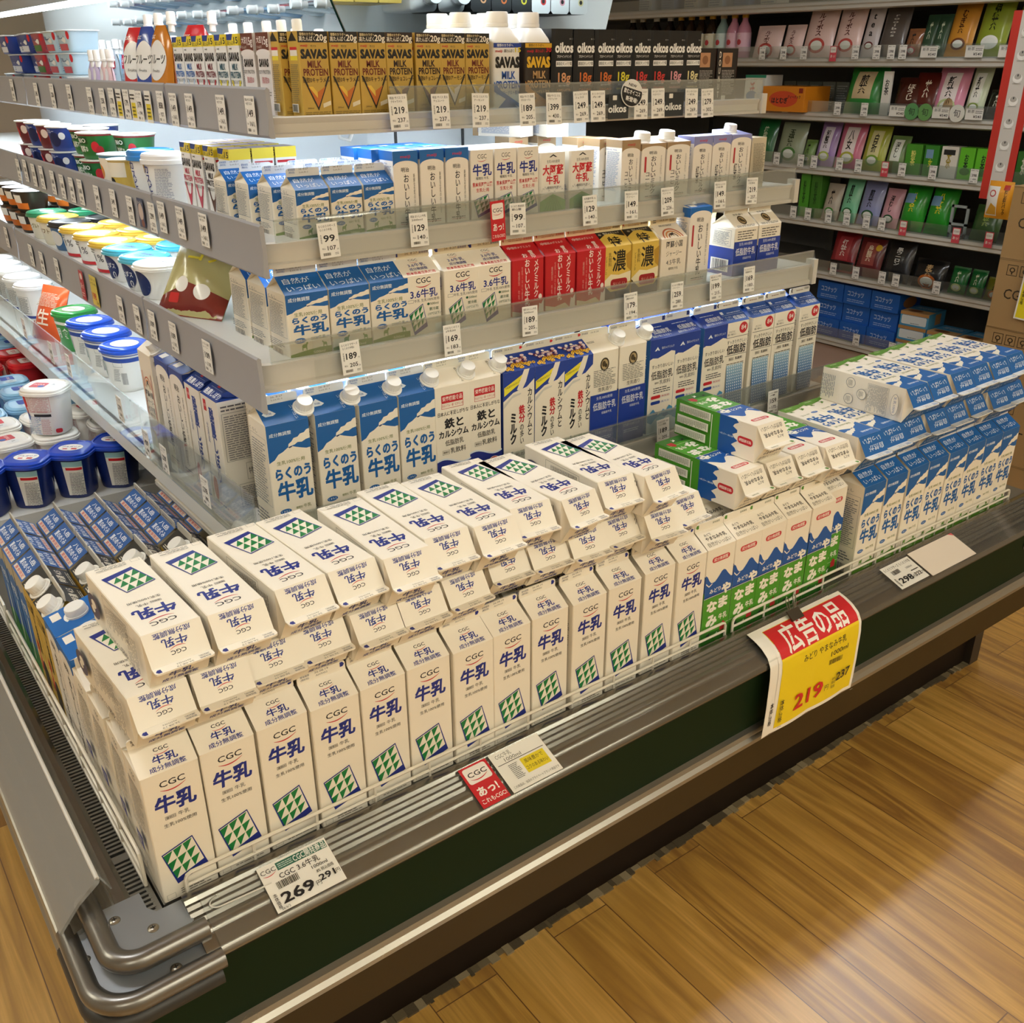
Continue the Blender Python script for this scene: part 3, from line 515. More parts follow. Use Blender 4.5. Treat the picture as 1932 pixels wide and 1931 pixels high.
def rainbow(cx, cy, s, cols=('C0603A', 'EDE3D0', 'D88A4A', 'EDE3D0', '8A5A3A', 'EDE3D0')):
    o = []
    for i, c in enumerate(cols):
        r = s * (1 - i * .13); pts = [(cx + r * math.cos(math.pi * k / 16), cy + r * 1.05 * math.sin(math.pi * k / 16)) for k in range(17)]; o.append(Pg(c, pts))
    return o
def aso(H=98, cap=False, W=70):
    f = lambda t: H * (1 - t); q = H < 150
    fr = [*([] if q else rainbow(W / 2, f(.36), 22)), *([] if q else [cow(INK, 29, f(.34), 1.2)]), T(INK, '阿蘇小国', W / 2, f(.12 if q else .42), 12, 44, .012), T(INK, 'ジャージー', W / 2, f(.3 if q else .5), 10, 42), T(INK, '4.5牛乳', W / 2, f(.47 if q else .58), 11, 40), T('5A5448', '種類別 牛乳', W / 2, f(.6 if q else .64), 5, 26)]
    if not q: fr += [Pg('D79A86', [(57, f(.2)), (61, f(.2)), (62, f(.7)), (52, f(.83)), (35, f(.86)), (35, f(.845)), (50, f(.81)), (57, f(.7))]), Pg('D79A86', [(13, f(.2)), (9, f(.2)), (8, f(.7)), (18, f(.83)), (35, f(.86)), (35, f(.845)), (20, f(.81)), (13, f(.7))])]
    sl = [*rainbow(W / 2, 2, 26), cow(INK, 30, 5, 1.1), *micro('5A5448', 18, 36, 52, 42, 2)] if q else [*micro('5A5448', 10, 26, 40, 34, 3)]
    return gable(W, 70, H, 22, 14.5, 'EFE4D2', front=fr, slope=sl, fin=[*micro(INK, 6, 4, 14, 12, 2), T('8A7A5A', '26.8.28', 34, 8, 4, 22), *micro('6A5A3A', 50, 4, 64, 12, 3)], left=micro('6A665E', 8, H * .1, 62, H * .9, 14, seed=25), right=[T(INK, '阿蘇小国 賞', 22, H * .92, 8, 30), *frame('5A5448', 8, H * .4, 62, H * .8, .5), *micro('5A5448', 12, H * .42, 58, H * .78, 9, seed=26)], finc='E8D7B4', cap=(35, .5) if cap else None)
def oishii(W, D, H, topc, name, sub='', body='F1EAE0', cap=False, meiji='C3202B', stripe=None, g=False, slant=18):
    """pale carton with coloured arched top and vertical lettering"""
    arch = [(0, H)] + [(0, H * .80)] + [(W * (.5 - .5 * math.cos(math.pi * k / 14)), H * (.80 + .075 * math.sin(math.pi * k / 14))) for k in range(15)] + [(W, H)]
    if cap: arch = [(0, H), (0, H * .88)] + [(W * (.5 - .5 * math.cos(math.pi * k / 14)), H * (.88 + .075 * math.sin(math.pi * k / 14))) for k in range(15)] + [(W, H)]
    tp = .84 if cap else .76
    fr = [Pg(topc, arch)] + ([] if cap else [T(meiji, 'meiji', W * .5, H * .93, H * .05, W * .4, .015)]) + [T(INK, '明治', W * .47, H * tp, H * .055, W * .32, .012), T(INK, name, W * .5, H * (tp - .39), H * .66, W * .22, .012, vert=True), T('4A4640', '新鮮な生乳のおいしさ' if not sub else 'ミルクがきわだつ、やさしい', W * .82, H * (tp - .33), H * .55, W * .07, vert=True)]
    if sub: fr.append(T(INK, sub, W * .27, H * .35, H * .3, W * .17, .01, vert=True))
    if stripe: fr.append(RR(stripe, W * .12, H * .5, W * .2, H * .78, W * .035))
    fr += [R('B83038', W * .2, H * .05, W * .8, H * .055), *micro('6A665E', W * .2, H * .07, W * .8, H * .1, 1)]
    sd = [R(topc, 0, H * .88, D, H), *micro('5C74A8', D * .12, H * .2, D * .88, H * .82, 20, seed=41), T('3A5AA0', 'Whole Milk', D * .5, H * .85, H * .03, D * .7)]
    return brick(W, D, H, body, fr, sd, sd, top=[R(body, W * .1, D * .1, W * .4, D * .3)], topc=topc, cap=(0, D * .1) if cap else None, slant=slant if cap else 0, capr=0.0165 if W > 60 else 0.0135)
def slim_cgc():
    W, H = 46, 112
    fr = [T(INK, 'CGC', W / 2, 102, 9, 18), smile(W / 2, 96, 18, th=1), T(NAVY, '牛乳', W / 2, 80, 18, 38, .025), T(INK, '種類別 牛乳', W / 2, 67, 4.5, 26), T(RED, '熊本県阿蘇山麓', W / 2, 57, 7, 40, .012), T(RED, '生乳使用', W / 2, 48, 6, 26, .01), *diamond((4, 32), (34, 41), (43, 13), (13, 3))]
    return brick(W, 46, H, 'EFE9DE', fr, left=micro('6A665E', 5, 10, 40, 100, 14, seed=51))
def oaso():
    W, H = 58, 100
    zig = [(4 + 50 * k / 20, 35 + (4 if k % 2 else 0) + 5 * math.sin(k * .5)) for k in range(21)]
    fr = [Pg(INK, [(20, 92), (29, 97), (38, 92), (34, 92), (29, 94.5), (24, 92)]), T('3A3A40', '生乳100%使用', W / 2, 85, 5, 28), T(RED, '大阿蘇', W / 2, 71, 16, 46, .03), T(RED, '牛乳', W / 2, 54, 14, 30, .03), T(INK, '種類別牛乳', W / 2, 41, 4.5, 26), Pg('8A8A90', zig + [(p[0], p[1] - .8) for p in zig[::-1]]), Pg('7BB05A', [(0, 0), (58, 0), (58, 18), (44, 24), (29, 30), (14, 24), (0, 18)])]
    for k in range(7): fr.append(Pg('5F9444', [(8 + k * 7, 0), (10 + k * 7, 0), (29.5 + (k - 3) * 1.5, 27), (28.5 + (k - 3) * 1.5, 27)]))
    return brick(W, 46, H, 'EFEBE2', fr, left=[R('2F6FB4', 6, 60, 22, 74), R(RED, 6, 48, 22, 60), *micro('4A6AA8', 5, 8, 40, 44, 9, seed=52)], bev=3)
GOLD = 'C9A54A'
def savas_gold(tc, sub, vc, dark='1A1512'):
    W, H = 48, 117
    fr = [R(dark, 0, 102, W, H), T('F0DCA8', '理想のカラダへ', 16, 113, 4, 26, .01), T('F6EFE0', '高たんぱく', 15, 107, 6.5, 26, .01), T('F6EFE0', '20g', 38, 109, 11, 18, .02), T(RED, 'meiji', 9, 98, 4, 11, .02), T('3A2A10', 'ザバス', 24, 97, 3.4, 9, .01), T('15120F', 'SAVAS', 24, 87, 15, 42, .05), T(tc, 'MILK', 24, 73, 12, 23, .025), T(tc, 'PROTEIN', 25, 62, 12, 40, .025), T('3A2A10', sub, 25, 51, 7, 44, .012),
        Pg('241C14', [(2, 56), (25, 8), (47, 56), (44, 56), (25, 14), (5, 56)]), Pg(vc, [(11, 42), (25, 13), (39, 42), (25, 34)]), Pg('E9C24A', [(11, 42), (18, 42), (25, 34), (25, 26)]), T('5A4A1C', '200ml', 12, 12, 3, 10), Pg('EDE2C4', [(33, 12), (46, 16), (46, 22), (33, 18)]), *micro('8C7430', 3, 3, 45, 8, 2)]
    sd = [Pg(dark, [(4, 104), (19, 117), (34, 104)]), R('F0E8DA', 8, 84, 32, 96), R(RED, 8, 92, 32, 96), R('E9D43A', 8, 78, 32, 84), *micro('6B5820', 6, 20, 34, 74, 12, seed=55), R('E8E2D2', 8, 6, 30, 18), *barcode(9, 7, 29, 17)]
    return brick(W, 38, H, GOLD, fr, left=sd, right=sd)
def savas_slim(pc, vc, col='F1F0EE', bandc='F0D93A', bt='15'):
    W, H = 46, 117
    fr = [R(bandc, 0, 100, W, H), Pg('22408F', [(0, H), (26, H), (20, 108), (0, 108)]), T(INK, '高たんぱく', 16, 104, 6, 28, .012), T(INK, bt, 37, 108, 12, 16, .02), T(INK, 'meiji', 12, 96, 3.4, 10, .02), T('15120F', 'SAVAS', 23, 84, 15, 40, .05), T(pc, 'MILK', 23, 69, 12, 23, .025), T(pc, 'PROTEIN', 23, 57, 12, 40, .025), T(INK, '脂肪0ミルク風味', 23, 46, 6, 42, .01), Pg(vc, [(4, 48), (23, 4), (42, 48), (36, 48), (23, 16), (10, 48)]), Pg(vc, [(12, 34), (23, 8), (34, 34), (23, 28)])]
    sd = [R(bandc, 0, 100, 38, H), R(RED, 3, 92, 35, 96), *micro('5A6A9A', 3, 40, 35, 88, 10, seed=57)]
    return brick(W, 38, H, col, fr, left=sd, right=sd, topc='E9D9DD')
def savas_soy():
    W, H = 46, 117
    fr = [R('6B3426', 0, 92, W, H), T('F3E9E4', '大豆', 12, 107, 9, 18, .02), T('F3E9E4', '15g', 34, 106, 14, 20, .02), T('F3E9E4', 'たんぱく', 12, 97, 4, 18), C('E9E2DF', 23, 88, 26, 6), T('15120F', 'SAVAS', 23, 75, 13, 34, .05), T('4A4644', 'SOY PROTEIN', 23, 62, 7, 40), T('C4606C', '脂肪0', 24, 50, 9, 26), C('C98A8A', 24, 18, 7), C('E9DEDC', 24, 18, 5), *micro('8A8482', 28, 28, 42, 36, 2)]
    return brick(W, 38, H, 'E9E2DF', fr, left=micro('8A8482', 4, 10, 34, 90, 12, seed=58), topc='D8CFCB')
def bottle_carton(lab, base, word, pc, top='F4F4F2', num='15'):
    """square paper bottle with a wide white cap"""
    W = 58; H = 104; b = MB(); m = pm(base, .4); t = pm(top, .35, coat=.2); w = W / 2000
    rg = lambda r, z, e: sup(r, r, z, 40, e)
    b.loft([rg(w, 0, 9), rg(w, H / 1000, 9)], m, c1=False); b.loft([rg(w, H / 1000, 9), rg(w * .97, H / 1000 + .006, 6), rg(w * .72, H / 1000 + .022, 2.6), rg(w * .62, H / 1000 + .024, 2)], t, c0=False)
    fr = [R('1E3E9A' if word != 'b' else 'D9A928', 0, 96, W, 103), T('F2F2F0' if word != 'b' else '1A1512', '理想のカラダへ', 24, 99.5, 4.4, 34, .01), T(RED, 'meiji', 11, 91, 5, 14, .02), T(INK if word != 'b' else RED, '高たんぱく', 32, 91, 5, 20, .01), T('E0C81E' if word != 'b' else RED, num, 51, 93, 9, 12, .02), T('15120F' if word != 'b' else 'E3B42A', 'SAVAS', 29, 74, 20, 50, .05), T(pc, 'MILK', 31, 54, 15, 28, .025), T(pc, 'PROTEIN', 30, 39, 15, 50, .025), T(pc, '脂肪0 ヨーグルト風味', 29, 26, 6, 50, .01), Pg(lab, [(0, 44), (0, 28), (58, 0), (58, 6), (14, 30)]), Pg(lab, [(6, 0), (29, 20), (52, 0)])]
    b.art(fr, plane((-w, -w, 0), (1, 0, 0), (0, 0, 1)), eps=.0006)
    c = MB(); n = 44; rr = lambda r, z, k=0: [(math.cos(2 * math.pi * i / n) * (r - (k if i % 2 else 0)), math.sin(2 * math.pi * i / n) * (r - (k if i % 2 else 0)), z) for i in range(n)]
    c.loft([rr(.0195, 0), rr(.0195, .005), rr(.0188, .0055, .0005), rr(.0185, .021, .0005), rr(.0172, .023)], pm('F6F6F4', .4, coat=.2))
    return (b.mesh('bottle'), [('cap', c.mesh('cap'), Matrix.Translation((0, 0, H / 1000 + .024)), 'wide white cap')])
def oikos(c, flav):
    W, H = 48, 126
    fr = [T('F4F4F4', 'oikos', 25, 97, 20, 40, .035), T('F4F4F4', 'プロテインドリンク', 25, 82, 4.4, 32, .01), R('F4F4F4', 7, 66, 43, 75), T('0C0C0C', '高吸収タンパク質', 25, 70.5, 5.5, 34, .012), T(c, '18g', 26, 49, 19, 28, .02), T('DADADA', '脂肪0 砂糖不使用', 25, 35, 3, 24), T(c, flav, 25, 28, 4.4, 30, .008), R('4A4A4A', 14, 13, 36, 19), T('F4F4F4', 'ダノン', 40, 110, 2.6, 8)]
    return brick(W, 48, H, '0E0E10', fr, left=micro('8A8A8A', 8, 10, 40, 90, 14, seed=61), bev=5, top=[C(c, 30, 26, 7), C('151515', 30, 26, 4)], topc='EDEDEA' if flav in ('VANILLA', 'HAZELNUT', 'STRAWBERRY') else '151517')
def donut():
    W, H = 58, 96
    fr = [R('B98A66', 14, 62, 42, 88), C('8C5E3E', 28, 75, 8), T('E9E2D8', 'DOUNUT', 7, 48, 84, 6, .02, vert=True), *micro('A8A098', 14, 12, 50, 58, 10, seed=63), R('E0DCD4', 14, 2, 26, 10)]
    return brick(W, 46, H, '1C1412', fr, left=micro('7A6A5A', 6, 8, 40, 60, 10, seed=64), right=[R('5A3622', 0, 0, 46, 96)])

def nuchi():
    H = 195; b1 = '1A56A0'
    fr = [R('2A6AB0', 0, 90, 70, 195), Pg('B9AF98', [(0, 195), (70, 195), (70, 160), (50, 168), (34, 158), (16, 166), (0, 156)]), Pg('3A8A3A', [(0, 0), (70, 0), (70, 50), (40, 62), (0, 46)]), Pg('DCE6DF', [(22, 20), (30, 30), (40, 110), (34, 112), (24, 60)]), T('E6ECF2', '牛乳', 35, 130, 20, 44, .02)]
    sl = [R('D9CBB8', 4, 3, 66, 11), T('C0323A', '夏季限定', 35, 7, 6, 50, .01), T('E8EEF6', '夏のめぐみ', 36, 21, 11, 56, .02), T('E8EEF6', '八岳', 36, 34, 9, 40, .02)]
    sd = [R('1C5590', 0, 0, 70, 195), Pg('B9AF98', [(0, 195), (70, 195), (70, 172), (52, 180), (36, 168), (18, 178), (0, 170)])]
    return gable(70, 70, H, 21.5, 13, b1, front=fr, slope=sl, bslope=sl, left=sd, right=sd, finc='B8B3A8', side='B9AF98', fin=micro('7A7468', 10, 4, 60, 10, 1))
def goldblack():
    H = 195
    fr = [T('16120C', '濃い低脂肪', 44, 130, 90, 14, .02, vert=True), Pg('E2C56A', [(0, 60), (70, 60), (60, 76), (40, 70), (20, 80), (0, 72)]), T(RED, '特濃', 22, 70, 60, 16, .03, vert=True), C('221C18', 44, 36, 18, 34), *micro('5A4A1C', 8, 160, 60, 180, 3)]
    sl = [T('E8E2D0', '特濃リッチ', 48, 20, 34, 9, .02, vert=True), *micro('E0D9C4', 8, 3, 40, 10, 2)]
    return gable(70, 70, H, 22, 14.5, 'CFAE4E', '1A1917', front=fr, slope=sl, bslope=[T('E8E2D0', '特濃 4.5', 35, 22, 14, 50, .02), *micro('E0D9C4', 8, 3, 60, 10, 2)], left=micro('5A4A1C', 8, 40, 62, 180, 16, seed=71), finc='C9C4B8', cap=(24, .5), capr=.0155, side='CFAE4E')
def shibori():
    H = 195; B1 = '1E3E8E'
    fr = [T(B1, '酪農しぼり', 42, 112, 135, 20, .03, vert=True), R(RED, 10, 168, 22, 188), T('F3E9E4', '北海', 16, 178, 5, 9), T('5A6AA0', '北海道', 16, 130, 36, 8, vert=True), C('C23A40', 16, 28, 10, 22), T('F3E9E4', '生乳', 16, 28, 24, 6, vert=True), *micro('5A6AA0', 6, 2, 64, 8, 1)]
    sl = [T('EDF0F6', '酪農しぼり', 36, 11, 13, 60, .02), R(RED, 30, 26, 40, 36), *micro('8A9AC8', 12, 22, 58, 25, 1)]
    sd = [C('1A357A', 35, 205, 24, 6), *micro('5A5A62', 6, 178, 64, 190, 2, seed=73), *frame('4A4A50', 6, 90, 64, 174, .5), *micro('5A5A62', 9, 94, 61, 171, 12, seed=74), *frame('4A4A50', 36, 54, 62, 84, .5), T(INK, '特選', 49, 69, 12, 20), *frame('4A4A50', 20, 6, 62, 48, .5), *micro('4A4A50', 24, 9, 58, 45, 7, seed=75)]
    return gable(70, 70, H, 21.5, 13, 'E9E4DC', B1, front=fr, slope=sl, bslope=sl, left=sd, right=sd, finc='E6DCD0', fin=[Pg(RED, [(4, 7), (8, 11), (8, 3)]), T('4A4640', '賞味期限', 56, 7, 5, 18), *micro('B98D7F', 16, 5, 44, 9, 1)])

# ------------------------------------------------------------------ floor, ceiling, walls
def floor_mat():
    m = bpy.data.materials.new('wood_plank_vinyl'); m.use_nodes = True; nt = m.node_tree; N = nt.nodes; L = nt.links; b = N['Principled BSDF']
    tc = N.new('ShaderNodeTexCoord'); mp = N.new('ShaderNodeMapping'); mp.inputs['Rotation'].default_value = (0, 0, rad(90)); L.new(tc.outputs['Object'], mp.inputs[0])
    br = N.new('ShaderNodeTexBrick'); br.offset = 0.37; br.offset_frequency = 2; br.squash = 1.0
    br.inputs['Scale'].default_value = 1.0; br.inputs['Brick Width'].default_value = 0.92; br.inputs['Row Height'].default_value = 0.128; br.inputs['Mortar Size'].default_value = 0.0011
    br.inputs['Color1'].default_value = (0, 0, 0, 1); br.inputs['Color2'].default_value = (1, 1, 1, 1); br.inputs['Mortar'].default_value = (0.5, 0.5, 0.5, 1); br.inputs['Bias'].default_value = 0.0
    L.new(mp.outputs[0], br.inputs[0])
    # grain stretched along each plank, shifted from plank to plank
    sc = N.new('ShaderNodeVectorMath'); sc.operation = 'MULTIPLY'; sc.inputs[1].default_value = (1.3, 16, 1); L.new(mp.outputs[0], sc.inputs[0])
    of = N.new('ShaderNodeVectorMath'); of.operation = 'SCALE'; of.inputs['Scale'].default_value = 23.0; L.new(br.outputs['Color'], of.inputs[0])
    ad = N.new('ShaderNodeVectorMath'); ad.operation = 'ADD'; L.new(sc.outputs[0], ad.inputs[0]); L.new(of.outputs[0], ad.inputs[1])
    n1 = N.new('ShaderNodeTexNoise'); n1.inputs['Scale'].default_value = 1.0; n1.inputs['Detail'].default_value = 3; n1.inputs['Distortion'].default_value = 0.5; L.new(ad.outputs[0], n1.inputs['Vector'])
    wv = N.new('ShaderNodeMath'); wv.operation = 'MULTIPLY'; wv.inputs[1].default_value = 9.0; L.new(n1.outputs['Fac'], wv.inputs[0])
    fr = N.new('ShaderNodeMath'); fr.operation = 'PINGPONG'; fr.inputs[1].default_value = 1.0; L.new(wv.outputs[0], fr.inputs[0])
    n2 = N.new('ShaderNodeTexNoise'); n2.inputs['Scale'].default_value = 1.0; n2.inputs['Detail'].default_value = 5
    s2 = N.new('ShaderNodeVectorMath'); s2.operation = 'MULTIPLY'; s2.inputs[1].default_value = (7, 240, 1); L.new(mp.outputs[0], s2.inputs[0]); L.new(s2.outputs[0], n2.inputs['Vector'])
    mxa = N.new('ShaderNodeMath'); mxa.operation = 'MULTIPLY'; L.new(fr.outputs[0], mxa.inputs[0]); L.new(n2.outputs['Fac'], mxa.inputs[1])
    pl = N.new('ShaderNodeMath'); pl.operation = 'MULTIPLY_ADD'; pl.inputs[1].default_value = 0.42; L.new(br.outputs['Color'], pl.inputs[0]); L.new(mxa.outputs[0], pl.inputs[2])
    cr = N.new('ShaderNodeValToRGB'); e = cr.color_ramp.elements
    e[0].position = 0.05; e[0].color = (*lin('8E6226'), 1); e[1].position = 0.95; e[1].color = (*lin('D8A856'), 1); k = cr.color_ramp.elements.new(0.5); k.color = (*lin('BC8E3E'), 1)
    L.new(pl.outputs[0], cr.inputs[0])
    mo = N.new('ShaderNodeMix'); mo.data_type = 'RGBA'; mo.inputs[7].default_value = (*lin('6A431F'), 1); L.new(cr.outputs[0], mo.inputs[6]); L.new(br.outputs['Fac'], mo.inputs[0])
    L.new(mo.outputs[2], b.inputs['Base Color'])
    # worn polish: scratches in roughness and bump
    n3 = N.new('ShaderNodeTexNoise'); n3.inputs['Scale'].default_value = 55; n3.inputs['Detail'].default_value = 6; n3.inputs['Distortion'].default_value = 2.5; L.new(tc.outputs['Object'], n3.inputs['Vector'])
    rr = N.new('ShaderNodeMapRange'); rr.inputs['From Min'].default_value = 0.35; rr.inputs['From Max'].default_value = 0.65; rr.inputs['To Min'].default_value = 0.34; rr.inputs['To Max'].default_value = 0.52; L.new(n3.outputs['Fac'], rr.inputs[0]); L.new(rr.outputs[0], b.inputs['Roughness'])
    bp = N.new('ShaderNodeBump'); bp.inputs['Strength'].default_value = 0.10; bp.inputs['Distance'].default_value = 0.001; L.new(n3.outputs['Fac'], bp.inputs['Height']); L.new(bp.outputs[0], b.inputs['Normal'])
    b.inputs['Specular IOR Level'].default_value = 1.0
    b.inputs['Coat Weight'].default_value = 1.0; b.inputs['Coat Roughness'].default_value = 0.32; b.inputs['Coat IOR'].default_value = 1.75; L.new(bp.outputs[0], b.inputs['Coat Normal'])
    return m
fl = MB(); fl.box(-3, -4, FLOOR_Z - .05, 5, 5.5, FLOOR_Z, floor_mat()); tag(fl.obj('floor'), 'wood plank vinyl shop floor with worn polish', kind='structure')
ce = MB(); ce.box(-3, -4, 2.15, 5, 5.5, 2.2, pm('E9E4DA', .9)); tag(ce.obj('ceiling'), 'pale shop ceiling', kind='structure')
wm = pm('CFC8BC', .8, var=.05, bscale=3)
for nm, bx in (('wall_right', (4.3, -4, FLOOR_Z, 4.36, 5.5, 2.15)), ('wall_back', (-3, 5.44, FLOOR_Z, 4.3, 5.5, 2.15)), ('wall_left', (-3, -4, FLOOR_Z, -2.94, 5.44, 2.15)), ('wall_front', (-2.94, -4, FLOOR_Z, 4.3, -3.94, 2.15))):
    b = MB(); b.box(*bx, wm); tag(b.obj(nm), 'pale shop wall', kind='structure')
for i, (x, y, l) in enumerate(((-1.7, -2.0, 1.25), (0.2, -2.0, 1.25), (2.1, -2.0, 1.25), (-1.9, 1.2, 1.25), (0.2, -3.3, 1.25), (-1.9, 3.4, 1.25), (2.1, -3.3, 1.25))):
    e = empty('ceiling_light', 'recessed ceiling light panel, %s of those above the aisles' % ORD[i], 'light', (x, y, 2.15), 'ceiling light panels')
    b = MB(); b.box(-l / 2 - .03, -.17, -.05, l / 2 + .03, .17, 0, pm('E0DDD6', .5)); b.obj('housing', e)
    b = MB(); b.box(-l / 2, -.14, -.056, l / 2, .14, -.05, LAMP); b.obj('diffuser', e)

for i, x in enumerate((-0.35, 1.1, 2.9)):
    e = empty('ceiling_light', 'narrow bright ceiling line light above the dairy case, %s from left' % ORD[i], 'light', (x, .62, 2.15), 'ceiling line lights')
    b = MB(); b.box(-.27, -.06, -.04, .27, .06, 0, pm('E0DDD6', .5)); b.obj('housing', e)
    b = MB(); b.box(-.25, -.035, -.046, .25, .035, -.04, LAMPK); b.obj('diffuser', e)

# ------------------------------------------------------------------ the refrigerated case
case = empty('refrigerated_case', 'open refrigerated dairy island with dark green front and steel bumper rail', 'refrigerated case', (0.9, 0.9, FLOOR_Z))
def cpart(b, name, parent=None):
    o = b.obj(name); o.parent = parent or case
    o.matrix_parent_inverse = Matrix.Translation((-0.9, -0.9, -FLOOR_Z)) if not parent else Matrix.Identity(4)
    return o
XR = 2.12
b = MB(); b.box(0.0, 0.0, -.035, XR, .82, -.004, STEEL); b.box(0.0, .82, -.035, .82, 3.4, -.004, STEEL); cpart(b, 'tray_deck')
b = MB(); b.box(-.06, -.085, -.155, XR, -.07, -.035, pm('11240F', .55, spec=.15)); cpart(b, 'front_panel')
b = MB(); b.box(-.1, -.06, -.155, -.085, 3.4, -.035, pm('11240F', .55, spec=.15)); cpart(b, 'side_panel')
ST2 = pm('A5A095', .3, .85, var=.08, bscale=7)
b = MB(); b.prism([(-.085, -.152), (-.094, -.155), (-.097, -.162), (-.094, -.166), (-.1, -.172), (-.1, -.18), (-.092, -.184), (-.08, -.184)], 'x', -.06, XR, ST2); cpart(b, 'lower_trim')
b = MB(); b.prism([(-.1, -.152), (-.109, -.155), (-.112, -.162), (-.109, -.166), (-.115, -.172), (-.115, -.18), (-.107, -.184), (-.095, -.184)], 'y', -.04, 3.4, ST2); cpart(b, 'lower_trim')
BR = pm('40321A', .45, .2, spec=.25, var=.06, bscale=6)
b = MB(); b.box(-.06, -.09, -.258, XR, -.07, -.184, BR); cpart(b, 'lower_panel')
b = MB(); b.box(-.108, -.06, -.258, -.088, 3.4, -.184, BR); cpart(b, 'lower_panel')
b = MB(); b.box(.05, .038, FLOOR_Z + .0, XR - .03, .06, -.24, pm('191009', .6, spec=.15)); b.box(.0, .06, FLOOR_Z, .02, 3.4, -.24, pm('191009', .6, spec=.15)); b.box(XR - .05, .02, FLOOR_Z, XR - .01, .06, -.25, pm('2A221C', .4)); cpart(b, 'kick_plate')
b = MB(); b.box(-.06, -.07, -.258, XR, .8, -.25, BLACK); b.box(-.09, .8, -.258, .8, 3.4, -.25, BLACK); cpart(b, 'underside')
# grubby sealant line where the kick plate meets the floor
sl = MB(); rg = random.Random(5); x = .05
while x < 2.08: l = .006 + rg.random() * .02; d = .010 + rg.random() * .010; sl.box(x, .038 - d, FLOOR_Z + .0005, x + l, .038, FLOOR_Z + .002 + rg.random() * .003, pm(rg.choice(['5E5138', '6C5D42', '4A3E2A', '8A7A5C']), .9, bump=.6, bscale=300)); x += l
cpart(sl, 'floor_sealant')
# steel front rail with shallow ribs, and the same along the left side
prof = [(-.012, -.03), (-.012, .010), (-.018, .014), (-.028, .0135), (-.032, .0095), (-.037, .0105), (-.0405, .0065), (-.046, .0075), (-.0495, .0032), (-.055, .0042), (-.0585, -.0002), (-.066, .0008), (-.072, -.001), (-.0755, -.0055), (-.081, -.0062), (-.085, -.0100), (-.093, -.0125), (-.099, -.0175), (-.1005, -.024), (-.097, -.030), (-.09, -.034)]
b = MB(); b.prism(prof, 'x', .018, XR, CHROME); cpart(b, 'front_rail')
profL = [(-.03, -.03), (-.03, -.002), (-.036, .001), (-.05, -.002), (-.058, .001), (-.072, .004), (-.084, .001), (-.09, -.008), (-.1, -.012), (-.108, -.018), (-.113, -.026), (-.11, -.034), (-.1, -.038)]
b = MB(); b.prism(profL, 'y', .03, 3.4, CHROME, True); cpart(b, 'side_rail')
# rounded corner bumper: plate, inner and outer tube, screws
co = MB(); gp = pm('8E9298', .36, .5, var=.08, bscale=20)
arc = lambda cx, cy, r, a0, a1, z, n=12: [(cx + r * math.cos(rad(a0 + (a1 - a0) * k / n)), cy + r * math.sin(rad(a0 + (a1 - a0) * k / n)), z) for k in range(n + 1)]
pl = [(-.078, .03)] + [(p[0], p[1]) for p in arc(-.038, -.032, .04, 180, 270, 0)] + [(.02, -.072), (.02, -.012), (-.012, -.012), (-.02, .0), (-.02, .03)]
co.add([(x, y, .004) for x, y in pl] + [(x, y, -.03) for x, y in pl], [tuple(range(len(pl)))] + [(i, len(pl) + i, len(pl) + (i + 1) % len(pl), (i + 1) % len(pl)) for i in range(len(pl))], gp)
co.add([(-.112, .04, -.02), (-.112, -.06, -.02), (-.06, -.108, -.02), (.03, -.108, -.02), (.03, -.06, -.012), (-.06, -.06, -.012), (-.06, .04, -.012)], [tuple(range(7))], gp)
cor = cpart(co, 'corner_bumper'); bz = pm('7F7C77', .3, .85, var=.05, bscale=12)
b = MB(); b.tube([(-.078, .06, .001), (-.078, .03, .001)] + arc(-.043, -.036, .035, 180, 270, .001)[0:] + [(.03, -.071, .001)], .0135, bz, 16); b.obj('inner_tube', cor)
b = MB(); b.tube([(-.108, .05, -.024), (-.108, .02, -.024)] + arc(-.058, -.052, .05, 180, 270, -.024) + [(.035, -.102, -.024)], .0125, bz, 16); b.obj('outer_tube', cor)
b = MB(); b.tube([(-.112, .05, -.05)] + arc(-.062, -.05, .05, 180, 270, -.05) + [(.03, -.1, -.05)], .012, pm('3A3835', .45, .3), 12); b.obj('outer_skirt', cor)
def screw(x, y, z, parent):
    s = MB(); n = 18; r = lambda q, h: [(x + q * math.cos(2 * math.pi * i / n), y + q * math.sin(2 * math.pi * i / n), z + h) for i in range(n)]
    s.loft([r(.0068, 0), r(.0068, .0008), r(.005, .0022), r(.003, .0026)], pm('9C968A', .3, .9)); s.box(x - .003, y - .0006, z + .0025, x + .003, y + .0006, z + .0029, BLACK); s.box(x - .0006, y - .003, z + .0025, x + .0006, y + .003, z + .0029, BLACK); s.obj('screw', parent)
screw(-.058, .004, .004, cor); screw(-.024, -.036, .004, cor); screw(-.018, -.09, -.0165, cor); screw(-.1, -.012, -.019, cor)
